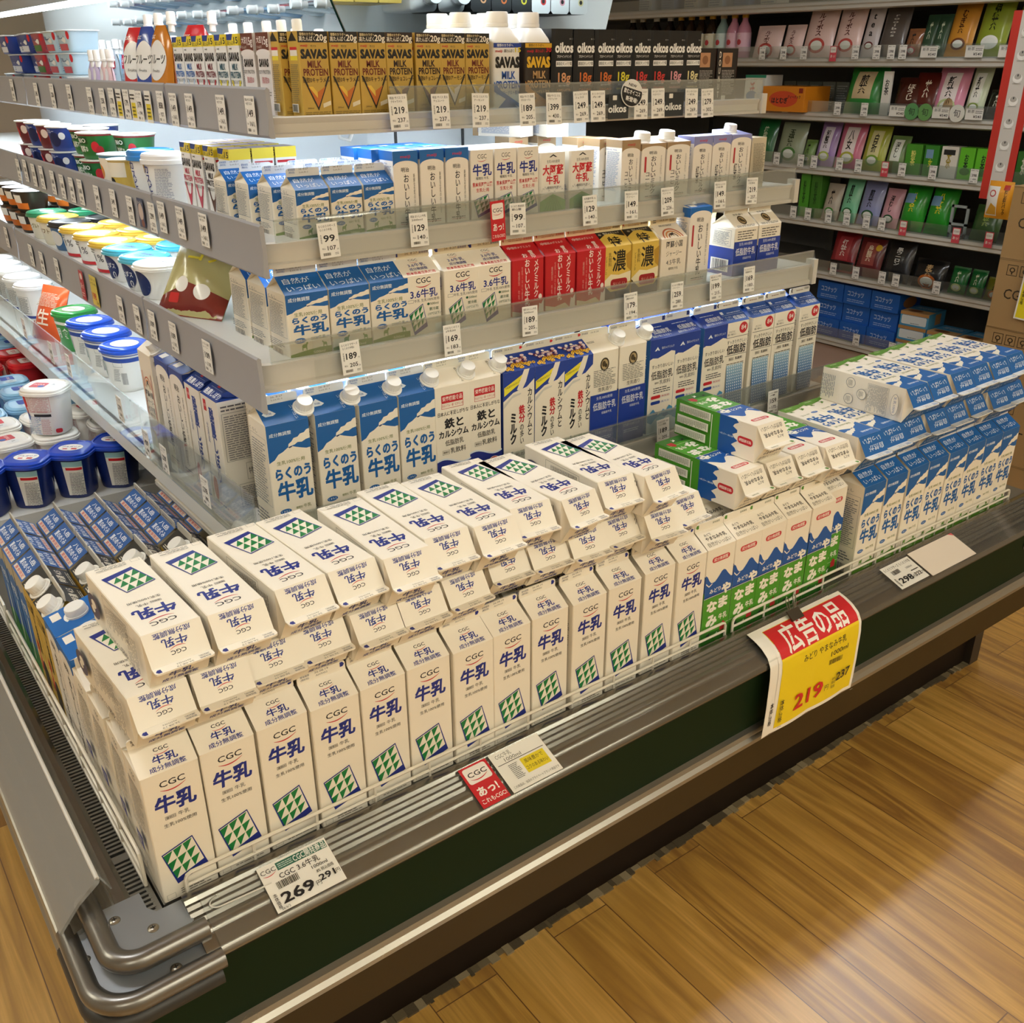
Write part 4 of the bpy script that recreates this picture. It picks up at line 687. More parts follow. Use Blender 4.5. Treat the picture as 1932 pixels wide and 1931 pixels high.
# the air return grille along the left side
b = MB(); y = -.005; i = 0
b.box(-.056, -.03, -.03, -.003, 3.0, -.022, BLACK)
while y < 2.2 and i < 240:
    if 0.10 < y < 0.125: b.box(-.056, y, -.022, -.006, y + .014, -.003, STEEL); y += .02
    else: b.box(-.05, y, -.022, -.008, y + .0042, -.003, STEEL); y += .0085
    i += 1
b.box(-.039, -.01, -.012, -.034, 3.0, -.0015, STEEL); b.box(-.056, -.03, -.022, -.05, 3.0, -.001, STEEL); b.box(-.01, -.03, -.022, -.003, 3.0, -.004, STEEL)
b.box(-.05, -.03, -.02, .01, -.008, -.001, STEEL)
for k in range(4): b.box(-.042 + k * .003, -.027 + k * .0048, -.0012, -.012 - k * .004, -.0245 + k * .0048, -.0004, BLACK)
cpart(b, 'return_air_grille')
# clear plastic price channel clipped on the side rail and on the front rail
b = MB(); pr = [(-.117, -.002), (-.09, .030), (-.066, .052), (-.063, .056), (-.06, .050), (-.062, .046), (-.088, .026), (-.115, -.006)]
b.prism(pr, 'y', .03, 3.2, clear_mat('smoky_channel_plastic', (0.62, 0.60, 0.57), 0.12, 0.2, 0.22)); b.prism([(-.064, .05), (-.048, .012), (-.046, .012), (-.061, .053)], 'y', .05, 3.2, PLAST); b.tube([(-.0625, .03, .0545), (-.0625, 3.2, .0545)], .0028, pm('D2D0CB', .3), 8); cpart(b, 'price_channel')  # pale tube along the top ridge: its highlight put in as colour
b = MB()
for y0, z0, y1, z1 in ((-.03, .0165, -.1, -.0095),): b.prism([(y0, z0), (y0, z0 - .001), (y1, z1 - .001), (y1, z1)], 'x', .035, XR, GLASSL)
b.tube([(.055 + .0, -.04, .0125)] + [(.055 + .012 * math.cos(rad(90 + 18 * k)), -.049 + .009 * math.sin(rad(90 + 18 * k)), .0095) for k in range(11)] + [(.12, -.058, .006)], .0011, pm('D6D4CE', .2), 6)
cpart(b, 'price_channel')
# back walls of the two wings, lit white-blue inside
BK = pm('DDE4EA', .45)
b = MB(); b.box(.80, .80, -.03, 1.36, 3.4, .96, BK); b.box(1.34, .80, -.03, 1.62, .83, .5, BK); cpart(b, 'back_wall')
b = MB()
for x in (.86, 1.02, 1.18):
    b.box(x, .7985, .05, x + .006, .8, .93, pm('3A3C40', .5))
for k in range(9): x = .9 + k * .055; b.box(x, .797, .835, x + .012, .8, .838, pm('8C949C', .4, .5)); b.box(x + .005, .795, .835, x + .007, .8, .843, pm('8C949C', .4, .5))
cpart(b, 'back_wall_slots')
# white power cable loop on the back wall
b = MB(); b.tube([(.735, .785, .93), (.72, .775, .86), (.725, .77, .825), (.745, .77, .82), (.758, .775, .84), (.755, .78, .88), (.748, .785, .93)], .004, WHITEP, 8); cpart(b, 'power_cable')
# mirrors above the top shelf, leaning out over it
mir = MB()
def quad(mb, P, m, th=.004):
    a, b_, c, d = [Vector(p) for p in P]; n = (b_ - a).cross(d - a).normalized() * th
    mb.add([a, b_, c, d, a - n, b_ - n, c - n, d - n], [(0, 1, 2, 3)], m); mb.add([a, b_, c, d, a - n, b_ - n, c - n, d - n], [(7, 6, 5, 4), (0, 4, 5, 1), (1, 5, 6, 2), (2, 6, 7, 3), (3, 7, 4, 0)], pm('1E4A48', .2))
quad(mir, [(.765, .78, .99), (1.385, .78, .99), (1.32, .67, 1.10), (.655, .67, 1.10)], MIRROR); cpart(mir, 'front_mirror')
mir = MB(); quad(mir, [(.765, 3.4, .99), (.765, .79, .99), (.655, .68, 1.10), (.655, 3.4, 1.10)], MIRROR); cpart(mir, 'side_mirror')
b = MB(); b.box(.60, .62, 1.10, .665, 3.4, 1.13, pm('B9BDC0', .4, .4)); b.box(.775, .79, .93, 1.385, .81, .99, pm('C9CDD0', .4, .3)); b.box(.60, .62, 1.10, 1.33, .68, 1.13, pm('B9BDC0', .4, .4)); cpart(b, 'mirror_frame')
b = MB(); b.box(.68, .632, 1.09, 1.3, .652, 1.0995, LED); b.box(.612, .70, 1.09, .632, 3.3, 1.0995, LED); cpart(b, 'canopy_light')

# shelves: (z top, front edge y, left edge x, right end x, deck thickness, guard height, mould drop, left rail z0,z1)
SH = {1: (.262, .33, .30, 1.715, .03, .05, .05, .262, .367), 2: (.5405, .375, .345, 1.665, .03, .03, .042, .482, .565), 3: (.709, .415, .39, 1.62, .03, .034, .036, .668, .742), 4: (.8795, .46, .44, 1.54, .02, .04, .026, .855, .92)}
DECK = pm('E3E4E2', .4, .1)
for k, (z, yf, xl, xr, th, gh, md, rz0, rz1) in SH.items():
    b = MB(); b.box(xl + .02, yf + .012, z - .012, xr, .80, z, DECK); b.box(xl + .012, .80, z - .012, .80, 3.4, z, DECK); b.box(xl + .02, yf + .012, z - th, xr, yf + .03, z - .012, DECK)
    s = cpart(b, 'shelf'); s['label'] = ['', 'lowest white shelf', 'second white shelf from the bottom', 'third white shelf from the bottom', 'top white shelf'][k]
    s.matrix_parent_inverse = Matrix.Translation((-0.9, -0.9, -FLOOR_Z))
    # plastic front mould with rounded corner
    b = MB(); r = .035
    path = [(xl + .004, .82)] + [(xl + .004 + r - r * math.cos(rad(9 * i)), yf + r - r * math.sin(rad(9 * i))) for i in range(11)] + [(xr, yf)]
    rings = []
    nrm = [(-1, 0)] + [(-math.cos(rad(9 * i)), -math.sin(rad(9 * i))) for i in range(11)] + [(0, -1)]
    for (px, py), (nx, ny) in zip(path, nrm):
        rings.append([(px + nx * o, py + ny * o, z + h) for o, h in ((.0, .003), (.006, .001), (.004, -.004), (.001, -md * .3), (.001, -md * .75), (.006, -md * .82), (.006, -md), (-.004, -md), (-.008, 0))])
    b.loft(rings, MOULD, True, True, True); b.obj('front_mould', s)
    # clear guard along the front
    b = MB(); x0 = xl + .03 if k != 4 else .655
    b.box(x0, yf - .004, z + .002, xr, yf - .0015, z + gh, GLASS)
    if k < 4: b.prism([(yf - .004, z - md + .004), (yf - .013, z - md + .002), (yf - .010, z + .012), (yf - .004, z + gh)], 'x', xl + .1, xr, GLASSL)
    else: b.prism([(yf - .007, z - md + .002), (yf - .014, z - md + .002), (yf - .010, z + .012), (yf - .004, z + gh)], 'x', x0, xr - .02, GLASSL)
    b.box(x0, yf - .0045, z + gh - .002, xr, yf - .001, z + gh + .001, PLAST); b.obj('guard', s)
    # tall price rail along the left edge
    b = MB(); RM = PLAST if k == 1 else GREY
    if k == 1: b.box(xl - .004, .31, rz0 - .0, xl - .001, .835, rz1, GLASS); b.box(xl - .004, .845, rz0, xl - .001, 1.87, rz1, GLASS); b.box(xl - .004, 1.88, rz0, xl - .001, 3.2, rz1, GLASS); b.box(xl - .004, .31, rz0 - .03, xl + .02, 3.2, rz0, DECK)
    else:
        for a, c in ((yf - .045 if k == 2 else yf - .04, .835), (.845, 1.87), (1.88, 3.3)): b.prism([(xl - .002, rz1), (xl - .006, rz1 + .003), (xl - .009, rz1), (xl - .007, (rz0 + rz1) / 2), (xl - .010, rz0 + .004), (xl - .006, rz0), (xl, rz0)], 'y', a, c, RM)
    b.obj('price_rail', s)
    # LED strip under the front edge
    if k >= 2:
        b = MB(); b.box(xl + .06, yf + .035, z - .022, xr - .02, yf + .052, z - .013, LED); b.box(xl + .045, .85, z - .022, xl + .06, 3.2, z - .013, LED); b.obj('light_strip', s)
    b = MB()
    for y in (yf + .05,):
        for x in (xr - .004,): b.box(x, y, z - .03, x + .004, .8, z, DECK); b.box(x - .002, yf - .012, z - md, x + .012, yf + .01, z + .012, MOULD)
    b.obj('end_bracket', s)
# ------------------------------------------------------------------ white wire guards round the bottom tray
def wire_guard(axis, a, b_, off, label, zt=.034, z2=.016):
    m = MB(); r = .0026
    f = (lambda t, z: (t, off, z)) if axis == 'x' else (lambda t, z: (off, t, z))
    c = .008
    m.tube([f(a, -.003), f(a, zt - c), f(a + c * .3, zt - c * .3), f(a + c, zt), f(b_ - c, zt), f(b_ - c * .3, zt - c * .3), f(b_, zt - c), f(b_, -.003)], r, WIRE, 8)
    m.tube([f(a, z2), f(b_, z2)], r * .9, WIRE, 8); m.tube([f(a, -.002), f(b_, -.002)], r * .9, WIRE, 8)
    n = max(2, int((b_ - a) / .085))
    for i in range(1, n): t = a + (b_ - a) * i / n; m.tube([f(t, -.003), f(t, zt)], r * .8, WIRE, 6)
    return tag(m.obj('wire_guard'), label, 'wire guard', 'white wire guards round the tray')
wire_guard('x', .03, 1.025, -.0065, 'white wire guard along the front before the white triangle-logo cartons')
wire_guard('x', 1.045, 2.01, -.0065, 'white wire guard along the front before the green and blue cartons')
wire_guard('y', .045, .80, -.0075, 'white wire guard on the left side beside the white cartons', .05, .02)
wire_guard('y', .82, 1.6, -.0075, 'white wire guard on the left side beside the yoghurt tubs', .05, .02)

# ------------------------------------------------------------------ wall gondola on the far side of the aisle
gon = empty('wall_shelving', 'tall grey shop shelving of tea across the aisle', 'shelving', (3.98, 1.8, FLOOR_Z))
def gpart(b, name, parent=None):
    o = b.obj(name); o.parent = parent or gon
    if not parent: o.matrix_parent_inverse = Matrix.Translation((-3.98, -1.8, -FLOOR_Z))
    return o
GB = pm('6E6A64', .7); GS = pm('8E8A82', .5, .3)
b = MB(); b.box(4.2, -.4, FLOOR_Z, 4.24, 4.2, 1.8, GB); gpart(b, 'back_panel')
b = MB(); b.box(3.72, -.4, FLOOR_Z, 4.2, 4.2, -.28, pm('C9B3AA', .5)); gpart(b, 'base')
b = MB()
for y in (.3, 1.2, 2.1, 3.0): b.box(4.17, y, FLOOR_Z, 4.2, y + .04, 1.8, pm('6A6862', .5, .3))
gpart(b, 'upright')
WZ = {0: 1.175, 1: .955, 2: .735, 3: .51, 4: .283, 5: .06, 6: -.235}
for k, z in WZ.items():
    b = MB(); b.box(3.7, -.4, z - .03, 4.2, 4.2, z, GS)
    s = gpart(b, 'shelf'); b = MB(); b.prism([(3.7, z - .035), (3.688, z - .03), (3.692, z - .018), (3.688, z - .012), (3.7, z + .004)], 'y', -.4, 4.2, pm('C9C5BC', .35, .2)); b.box(3.694, -.4, z, 3.697, 4.2, z + .05, GLASS); b.obj('price_rail', s)

# ------------------------------------------------------------------ standing and lying cartons on the tray
def row(D, name, cat, desc, where, spots, group, start=0, total=None):
    n = total or len(spots)
    for i, M in enumerate(spots):
        lab = desc + ' ' + (where if n == 1 else '%s from left %s' % (ORD[i + start], where))
        place(D, name, lab, cat, M, group)
CGC = cgc_cart()
cgx = [.0029, .0752, .1489, .2224, .2957, .3708, .4441, .5149, .5905, .6663, .7442, .8243, .8965]
row(CGC, 'milk_carton', 'milk carton', 'white triangle-logo milk carton standing', 'in front row', [at(x + .0345, .035 + .002 * (i % 3), -.003, (i * 37 % 5 - 2) * .5) for i, x in enumerate(cgx)], 'white triangle-logo milk cartons')
row(CGC, 'milk_carton', 'milk carton', 'white triangle-logo milk carton', 'half hidden behind the front row', [at(x + .036, .109, -.003, (i * 53 % 5 - 2) * .6) for i, x in enumerate(cgx)], 'white triangle-logo milk cartons')
for i, y in enumerate((.184, .258)): place(CGC, 'milk_carton', 'white milk carton at the left wire guard, %s behind the front corner carton' % ('second' if i == 0 else 'third'), 'milk carton', at(.037, y, -.003), 'white triangle-logo milk cartons')
def lie(D, x, ys, ztop, yaw, name, label, cat, group, H=.195, Dp=.07):
    place(D, name, label, cat, Matrix.Translation((x, ys, ztop - Dp / 2)) @ Matrix.Rotation(rad(yaw), 4, 'Z') @ Matrix.Translation((0, H, 0)) @ LIE, group)
ML = [(.0075, .008, 2.0), (.082, .009, -.5), (.152, .022, .5), (.2215, .026, 1), (.2965, .016, 2), (.3675, .017, 1), (.4425, .021, 2), (.533, .043, -1), (.604, .036, -1), (.675, .026, -3), (.746, .03, 2), (.817, .005, -3), (.888, .02, 3)]
for i, (x, y, a) in enumerate(ML): lie(CGC, x + .0355, y + .004, .300, a, 'milk_carton', 'white milk carton lying in lower layer on the standing ones, %s from left' % ORD[i], 'milk carton', 'white triangle-logo milk cartons')
TL = [(.036, .012, 2.0), (.113, .009, 1), (.2, .018, 3), (.273, .02, 3.5), (.347, .006, -1), (.421, .024, -1), (.495, .014, 0), (.570, .029, -3), (.648, .012, 4), (.735, .026, -3), (.8085, .003, 3)]
for i, (x, y, a) in enumerate(TL): lie(CGC, x + .0355, y + .004, .3705, a, 'milk_carton', 'white milk carton lying on top of the stack, %s from left' % ORD[i], 'milk carton', 'white triangle-logo milk cartons')
MID = midori()
mdx = [.9684, 1.0398, 1.1071, 1.179, 1.2527]
row(MID, 'milk_carton', 'milk carton', 'green and blue mountain milk carton standing', 'in front row', [at(x + .0355, .035, -.003, (i % 3 - 1) * .8) for i, x in enumerate(mdx)], 'green and blue mountain milk cartons')
place(MID, 'milk_carton', 'green and blue mountain milk carton set back beside the first all-blue one', 'milk carton', at(1.362, .062, -.003, 1), 'green and blue mountain milk cartons')
for i, x in enumerate(mdx): place(MID, 'milk_carton', 'green and blue milk carton mostly hidden behind the front row, %s from left' % ORD[i], 'milk carton', at(x + .036, .109, -.003), 'green and blue mountain milk cartons')
for i, (x, y, a) in enumerate(((1.065, .035, 2), (1.142, .035, 0), (1.218, .033, 1), (1.292, .02, -1))): lie(MID, x + .035, y, .300, a, 'milk_carton', 'green and blue milk carton lying in lower layer, %s from left' % ORD[i], 'milk carton', 'green and blue mountain milk cartons')
lie(MID, 1.125 + .035, .05, .3705, 0, 'milk_carton', 'green and blue milk carton lying alone on top of the others', 'milk carton', 'green and blue mountain milk cartons')
RK = rakunou(70, 70, 195, 21.5, 13.5)
rkx = [1.4140, 1.4893, 1.5665, 1.6397, 1.7155, 1.7875, 1.8600, 1.9320]
row(RK, 'milk_carton', 'milk carton', 'blue-topped smoking-mountain milk carton standing', 'in front row', [at(x + .0355, .035, -.003, (i % 3 - 1) * .5) for i, x in enumerate(rkx)], 'blue smoking-mountain milk cartons')
for i, x in enumerate((1.385, 1.4585, 1.532, 1.606, 1.683, 1.7665, 1.8455, 1.919)): lie(RK, x + .0355, .013 + .004 * (i % 3), .300, (i % 3 - 1) * 1.2, 'milk_carton', 'blue smoking-mountain milk carton lying in lower layer, %s from left' % ORD[i], 'milk carton', 'blue smoking-mountain milk cartons')
for i, x in enumerate((1.5205, 1.5955, 1.6755, 1.7495, 1.821, 1.8955)): lie(RK, x + .0355, .012 + .003 * (i % 2), .3705, (i % 2) * 1.5 - .5, 'milk_carton', 'blue smoking-mountain milk carton lying on top of stack, %s from left' % ORD[i], 'milk carton', 'blue smoking-mountain milk cartons')
# left tray, facing the left aisle
OIL = oishii(72, 70, 205, '1668B8', 'おいしい牛乳', cap=True, slant=16)
for i, (x, y) in enumerate(((.0365, .333), (.0365, .407), (.111, .333), (.111, .407), (.186, .407))): place(OIL, 'milk_carton', 'blue-topped milk carton with big white cap, %s row in from left guard, %s one' % (ORD[i // 2], 'nearer' if i % 2 == 0 and i < 4 else 'farther'), 'milk carton', at(x, y, -.003, -90), 'blue-topped cartons with big caps')
GB_ = goldblack()
for i in range(4):
    for j in range(2): place(GB_, 'milk_carton', 'gold milk carton with black gable and white cap, %s in from left guard, %s row' % (ORD[i], 'nearer' if j == 0 else 'farther'), 'milk carton', at(.0375 + i * .075, .485 + j * .074, -.003, -90), 'gold and black milk cartons')
NU = nuchi()
for i in range(5):
    for j in range(3 if i < 5 else 2):
        place(NU, 'milk_carton', 'blue gabled summer milk carton, %s in from left guard, %s row' % (ORD[i], ('nearest', 'middle', 'farthest')[j]), 'milk carton', at(.0385 + i * .0735, .635 + j * .076 + .0, -.003, -90), 'blue gabled summer cartons')

# ------------------------------------------------------------------ lowest front shelf
Z1 = SH[1][0]; Y1 = .345 + .035
def frow(Dz, desc, xs, where, group, z, y, name='milk_carton', cat='milk carton', half=.035, yaw=0):
    row(Dz, name, cat, desc, where, [at(x + half, y, z, yaw + (i * 31 % 5 - 2) * .5) for i, x in enumerate(xs)], group)
W1_ = 'on lowest front shelf'
RKC = rakunou(70, 70, 195, 21.5, 13.5, cap=True); IR = iron(); CA = calcium(); LF = lowfat(); SU = sukkiri(); L8 = low84()
frow(RKC, 'capped blue-topped smoking-mountain milk carton', [.3441, .4255, .5028, .5752], W1_, 'capped blue smoking-mountain cartons', Z1, Y1)
frow(IR, 'capped cream carton with red iron circles', [.6461, .7135], W1_, 'iron milk cartons', Z1, Y1)
frow(CA, 'carton with sunflower gable and cow spots', [.7894, .8603, .9282], W1_, 'sunflower calcium milk cartons', Z1, Y1)
frow(LF, 'capped cream and navy low-fat milk carton', [.9938, 1.0674], W1_, 'navy low-fat cartons', Z1, Y1)
frow(SU, 'navy-topped carton with blue milk splash', [1.1488, 1.219, 1.3000], W1_, 'milk splash cartons', Z1, Y1)
frow(L8, 'carton with red circle and blue dotted panel', [1.3668, 1.4496, 1.522, 1.6064], W1_, 'blue dotted low-fat cartons', Z1, Y1)
frow(RKC, 'capped blue smoking-mountain carton in second row', [.372, .445, .519, .594], W1_, 'capped blue smoking-mountain cartons', Z1, Y1 + .078)
frow(IR, 'capped red-circle carton in second row', [.65, .72], W1_, 'iron milk cartons', Z1, Y1 + .076)
frow(SU, 'milk splash carton in second row', [1.148, 1.222, 1.296], W1_, 'milk splash cartons', Z1, Y1 + .076)
frow(L8, 'dotted-panel carton in second row', [1.372, 1.448, 1.524, 1.6], W1_, 'blue dotted low-fat cartons', Z1, Y1 + .076)
# left part of the lowest shelf
SHB = shibori(); ASO1 = aso(195, True); OIN = oishii(70, 70, 205, '23408F', 'おいしい低脂肪乳', cap=True, slant=16)
for i, y in enumerate((.535, .612)):
    place(SHB, 'milk_carton', 'white dairy-farm carton with navy gable, %s on the left shelf' % ('nearer' if i == 0 else 'farther'), 'milk carton', at(.362, y, Z1, -90), 'navy gabled dairy-farm cartons')
    place(SHB, 'milk_carton', 'navy gabled dairy-farm carton %s in the second row of left shelf' % ('nearer' if i == 0 else 'farther'), 'milk carton', at(.438, y, Z1, -90), 'navy gabled dairy-farm cartons')
for i, y in enumerate((.688, .762)):
    place(OIN, 'milk_carton', 'slim navy-topped capped carton, %s on the left shelf' % ('nearer' if i == 0 else 'farther'), 'milk carton', at(.362, y, Z1, -90), 'navy capped low-fat cartons')
place(ASO1, 'milk_carton', 'cream capped carton with brown rainbow arch on left shelf', 'milk carton', at(.365, .872, Z1, -90))

# ------------------------------------------------------------------ second shelf, half-litre cartons
Z2 = SH[2][0]; Y2 = .39 + .035; W2_ = 'on second shelf'
RK5 = rakunou(70, 70, 96, 23, 16, cm='500ml'); C5 = cgc500(); R5 = red500(); T5 = toku500(); A5 = aso(98); O5 = oishii(60, 60, 150, '1668B8', 'おいしい牛乳', cap=True, stripe='B83038', slant=10); L5 = lowfat(98, 24, False)
frow(RK5, 'small blue smoking-mountain carton', [.4168, .4891, .5609], W2_, 'half-litre blue smoking-mountain cartons', Z2, Y2)
for i, (x, y) in enumerate(((.4168, .499), (.4168, .574), (.4891, .503), (.5609, .503))): place(RK5, 'milk_carton', 'small blue smoking-mountain carton on second shelf, %s of those behind its front row' % ORD[i], 'milk carton', at(x + .035, y, Z2), 'half-litre blue smoking-mountain cartons')
frow(C5, 'small cream triangle-logo carton', [.6242, .7019, .7696 + .001], W2_, 'half-litre triangle-logo cartons', Z2, Y2)
frow(R5, 'small red carton', [.8439, .9183, .9925], W2_, 'half-litre red cartons', Z2, Y2)
frow(T5, 'small black and gold carton', [1.057, 1.1305], W2_, 'half-litre black and gold cartons', Z2, Y2)
frow(A5, 'small cream carton with orange rainbow arch', [1.208], W2_, None, Z2, Y2)
frow(O5, 'small white capped carton with blue top', [1.285], W2_, None, Z2, Y2 - .004, half=.03)
frow(L5, 'small navy low-fat gabled carton', [1.4205, 1.4955], W2_, 'half-litre navy low-fat cartons', Z2, Y2)
gcap = tub(74, 60, 'E9D9A0', 'D9A63A', side=[R('F1EAD2', -40, 10, 40, 40)])
for i, x in enumerate((1.33, 1.50)): place(gcap, 'pudding_tub', 'gold-lidded tub behind the %s carton on second shelf' % ('white capped' if i == 0 else 'last navy'), 'tub', at(x, Y2 + .14, Z2 + .055), 'gold-lidded tubs')
for i, x in enumerate((1.33, 1.50)): place(gcap, 'pudding_tub', 'gold-lidded tub under another behind the %s carton' % ('white capped' if i == 0 else 'last navy'), 'tub', at(x, Y2 + .14, Z2), 'gold-lidded tubs')
for i, x in enumerate((.62, .70, .772)): place(C5, 'milk_carton', 'small cream triangle-logo carton in second row of second shelf, %s from left' % ORD[i], 'milk carton', at(x + .035, Y2 + .075, Z2), 'half-litre triangle-logo cartons')

# ------------------------------------------------------------------ third shelf, small packs
Z3 = SH[3][0]; Y3 = .425; W3_ = 'on third shelf'
RK2 = rakunou(54, 54, 72, 17, 12, cm='200ml'); 
frow(RK2, 'tiny blue smoking-mountain carton', [.4656, .5232, .5805], W3_, 'small blue smoking-mountain cartons', Z3, Y3 + .027, half=.027)
k = 0
for i, x in enumerate((.4656, .5232, .5805)):
    for j in range(3 if i == 0 else 2): place(RK2, 'milk_carton', 'tiny blue smoking-mountain carton on third shelf, %s of those behind its front row' % ORD[k], 'milk carton', at(x + .027 - .012 * (j + 1) * (i == 0), Y3 + .027 + .06 * (j + 1), Z3), 'small blue smoking-mountain cartons'); k += 1
ME2 = oishii(45.5, 45, 118, '1C66B0', 'おいしい牛乳'); 
frow(ME2, 'slim pale carton with blue top', [.636, .6856, .7344], W3_, 'slim blue-topped cartons', Z3, Y3 + .0228, half=.0228)
for i in range(3): place(ME2, 'milk_carton', 'slim blue-topped carton in second row of third shelf, %s from left' % ORD[i], 'milk carton', at(.648 + i * .05, Y3 + .072, Z3), 'slim blue-topped cartons')
for i in range(3): place(ME2, 'milk_carton', 'slim blue-topped carton in third row of third shelf, %s from left' % ORD[i], 'milk carton', at(.642 + i * .05, Y3 + .12, Z3), 'slim blue-topped cartons')
SC2 = slim_cgc(); OA = oaso()
frow(SC2, 'slim white triangle-logo carton', [.7845, .834, .8823], W3_, 'slim triangle-logo cartons', Z3, Y3 + .023, half=.023)
for i in range(3): place(SC2, 'milk_carton', 'slim white triangle-logo carton in second row of third shelf, %s from left' % ORD[i], 'milk carton', at(.808 + i * .049, Y3 + .073, Z3), 'slim triangle-logo cartons')
frow(OA, 'white carton with red lettering', [.932, 1.0], W3_, 'red-lettered white cartons', Z3, Y3 + .023, half=.029)
for i in range(2): place(OA, 'milk_carton', 'red-lettered white carton in second row of third shelf, %s from left' % ORD[i], 'milk carton', at(.961 + i * .068, Y3 + .073, Z3), 'red-lettered white cartons')
CF = oishii(46, 46, 112, 'A58A68', 'おいしいミルク', 'コーヒー'); CFC = oishii(62, 60, 103, 'A58A68', 'おいしいミルク', 'コーヒー', cap=True, stripe='B83038', slant=8)
TE = oishii(52, 46, 110, '8C8FC4', 'おいしいミルク', '紅茶'); TEC = oishii(58, 58, 108, '8C8FC4', 'おいしいミルク', '紅茶', cap=True, stripe='B83038', slant=8)
frow(CF, 'slim beige-topped milk coffee carton', [1.1255], W3_, None, Z3, Y3 + .023, half=.023)
for i in range(2): place(CF, 'milk_carton', 'slim milk coffee carton %s behind the beige-topped one' % ('first' if i == 0 else 'second'), 'milk carton', at(1.1485 - .012 * (i + 1), Y3 + .073 + .05 * i, Z3), 'milk coffee cartons')
frow(CFC, 'beige-topped coffee carton with screw cap', [1.177, 1.2437], W3_, 'capped milk coffee cartons', Z3, Y3 + .03, half=.031)
frow(TE, 'slim lilac-topped milk tea carton', [1.3166, 1.3715], W3_, 'milk tea cartons', Z3, Y3 + .023, half=.026)
frow(TEC, 'lilac-topped tea carton with screw cap', [1.4265], W3_, None, Z3, Y3 + .029, half=.029)
place(brick(44, 46, 100, 'CFC4AC', micro('6A604C', 4, 10, 40, 90, 18, seed=81), left=micro('6A604C', 4, 10, 40, 90, 14, seed=82)), 'milk_carton', 'beige carton with small print at right end of third shelf', 'milk carton', at(1.512, Y3 + .024, Z3))
for i, (x, y, a) in enumerate(((1.03, .66, 20), (1.10, .62, -12))):
    place(CF, 'milk_carton', 'pale carton lying on the others at back of third shelf, %s' % ('tilted left' if i == 0 else 'tilted right'), 'milk carton', at(x, y, Z3 + .112, a) @ Matrix.Rotation(rad(-90), 4, 'X') @ Matrix.Translation((0, -.023, -.05)), 'lying pale cartons')
for i in range(2): place(CF, 'milk_carton', 'pale carton standing at back of third shelf, %s' % ('left' if i == 0 else 'right'), 'milk carton', at(1.03 + i * .07, .64, Z3), 'pale cartons at back')

# ------------------------------------------------------------------ top shelf
Z4 = SH[4][0]; Y4 = .475; W4_ = 'on top shelf'
SGc = savas_gold('6E2414', '脂肪0キャラメル', 'C8702A'); SGk = savas_gold('2A1410', '脂肪0チョコレート', '6E3A2A', '2A1512'); SGa = savas_gold('6E2414', '脂肪0アーモンド', 'F0E4D8', '1A1512')
frow(SGc, 'gold protein carton with orange arrow', [.515, .5655, .6145], W4_, 'gold protein cartons', Z4, Y4 + .019, half=.024)
frow(SGk, 'gold protein carton with brown arrow', [.6635, .7165], W4_, 'gold protein cartons', Z4, Y4 + .019, half=.024)
frow(SGa, 'gold protein carton with white arrow', [.764, .813], W4_, 'gold protein cartons', Z4, Y4 + .019, half=.024)
for i in range(7): place((SGc, SGc, SGc, SGk, SGk, SGa, SGa)[i], 'protein_carton', 'gold protein carton in second row on top shelf, %s from left' % ORD[i], 'protein carton', at(.527 + i * .0503 + (.0 if i else .0), Y4 + .060, Z4), 'gold protein cartons')
for i in range(5): place((SGk, SGc, SGa, SGk, SGa)[i], 'protein_carton', 'gold protein carton in third row on top shelf, %s from left' % ORD[i], 'protein carton', at(.58 + i * .0503, Y4 + .1, Z4), 'gold protein cartons')
BW = bottle_carton('2E6FC0', 'EFEFEE', 'w', '2254A8'); BK_ = bottle_carton('C9892E', '2A1E16', 'b', 'C9A06A', num='30')
for i, (x, y, D) in enumerate(((.899, .505, BW), (.966, .505, BK_), (.865, .565, BW), (.925, .57, BW), (.985, .57, BK_), (.86, .63, BW), (.93, .635, BW), (1.0, .635, BK_))):
    place(D, 'protein_bottle', ('white protein bottle with blue lettering' if D is BW else 'dark brown protein bottle with yellow lettering') + ', %s' % ('front of top shelf' if i < 2 else '%s of those behind the front two' % ORD[i - 2]), 'protein bottle', at(x, y, Z4), 'white-capped protein bottles')
cols = [('E0A070', 'CAFE LATTE', 'coffee'), ('D8702E', 'CACAO', 'orange'), ('D8702E', 'CACAO', 'orange'), ('E8D83A', 'BANANA', 'yellow'), ('D23A34', 'STRAWBERRY', 'red'), ('D23A34', 'STRAWBERRY', 'red'), ('E6A0A8', 'HAZELNUT', 'pink'), ('EBDCA0', 'VANILLA', 'cream')]
ox = [1.001, 1.0508, 1.0995, 1.1439, 1.1905, 1.2365, 1.2815, 1.3274]; cache = {}
for i, ((c, f_, nm), x) in enumerate(zip(cols, ox)):
    if f_ not in cache: cache[f_] = oikos(c, f_)
    place(cache[f_], 'protein_drink', 'black protein drink with %s figures, %s from left on top shelf' % (nm, ORD[i]), 'protein drink', at(x + .0215, Y4 + .024, Z4, (i % 3 - 1)), 'black protein drinks')
    for j in range(2): place(cache[f_], 'protein_drink', 'black protein drink, %s from left in %s row of top shelf' % (ORD[i], ('second', 'third')[j]), 'protein drink', at(x + .018, Y4 + .076 + j * .052, Z4), 'black protein drinks')
DN = donut()
frow(DN, 'dark brown snack carton with tan square', [1.357, 1.421], W4_, 'dark snack cartons', Z4, Y4 + .024, 'snack_carton', 'snack carton', half=.029)

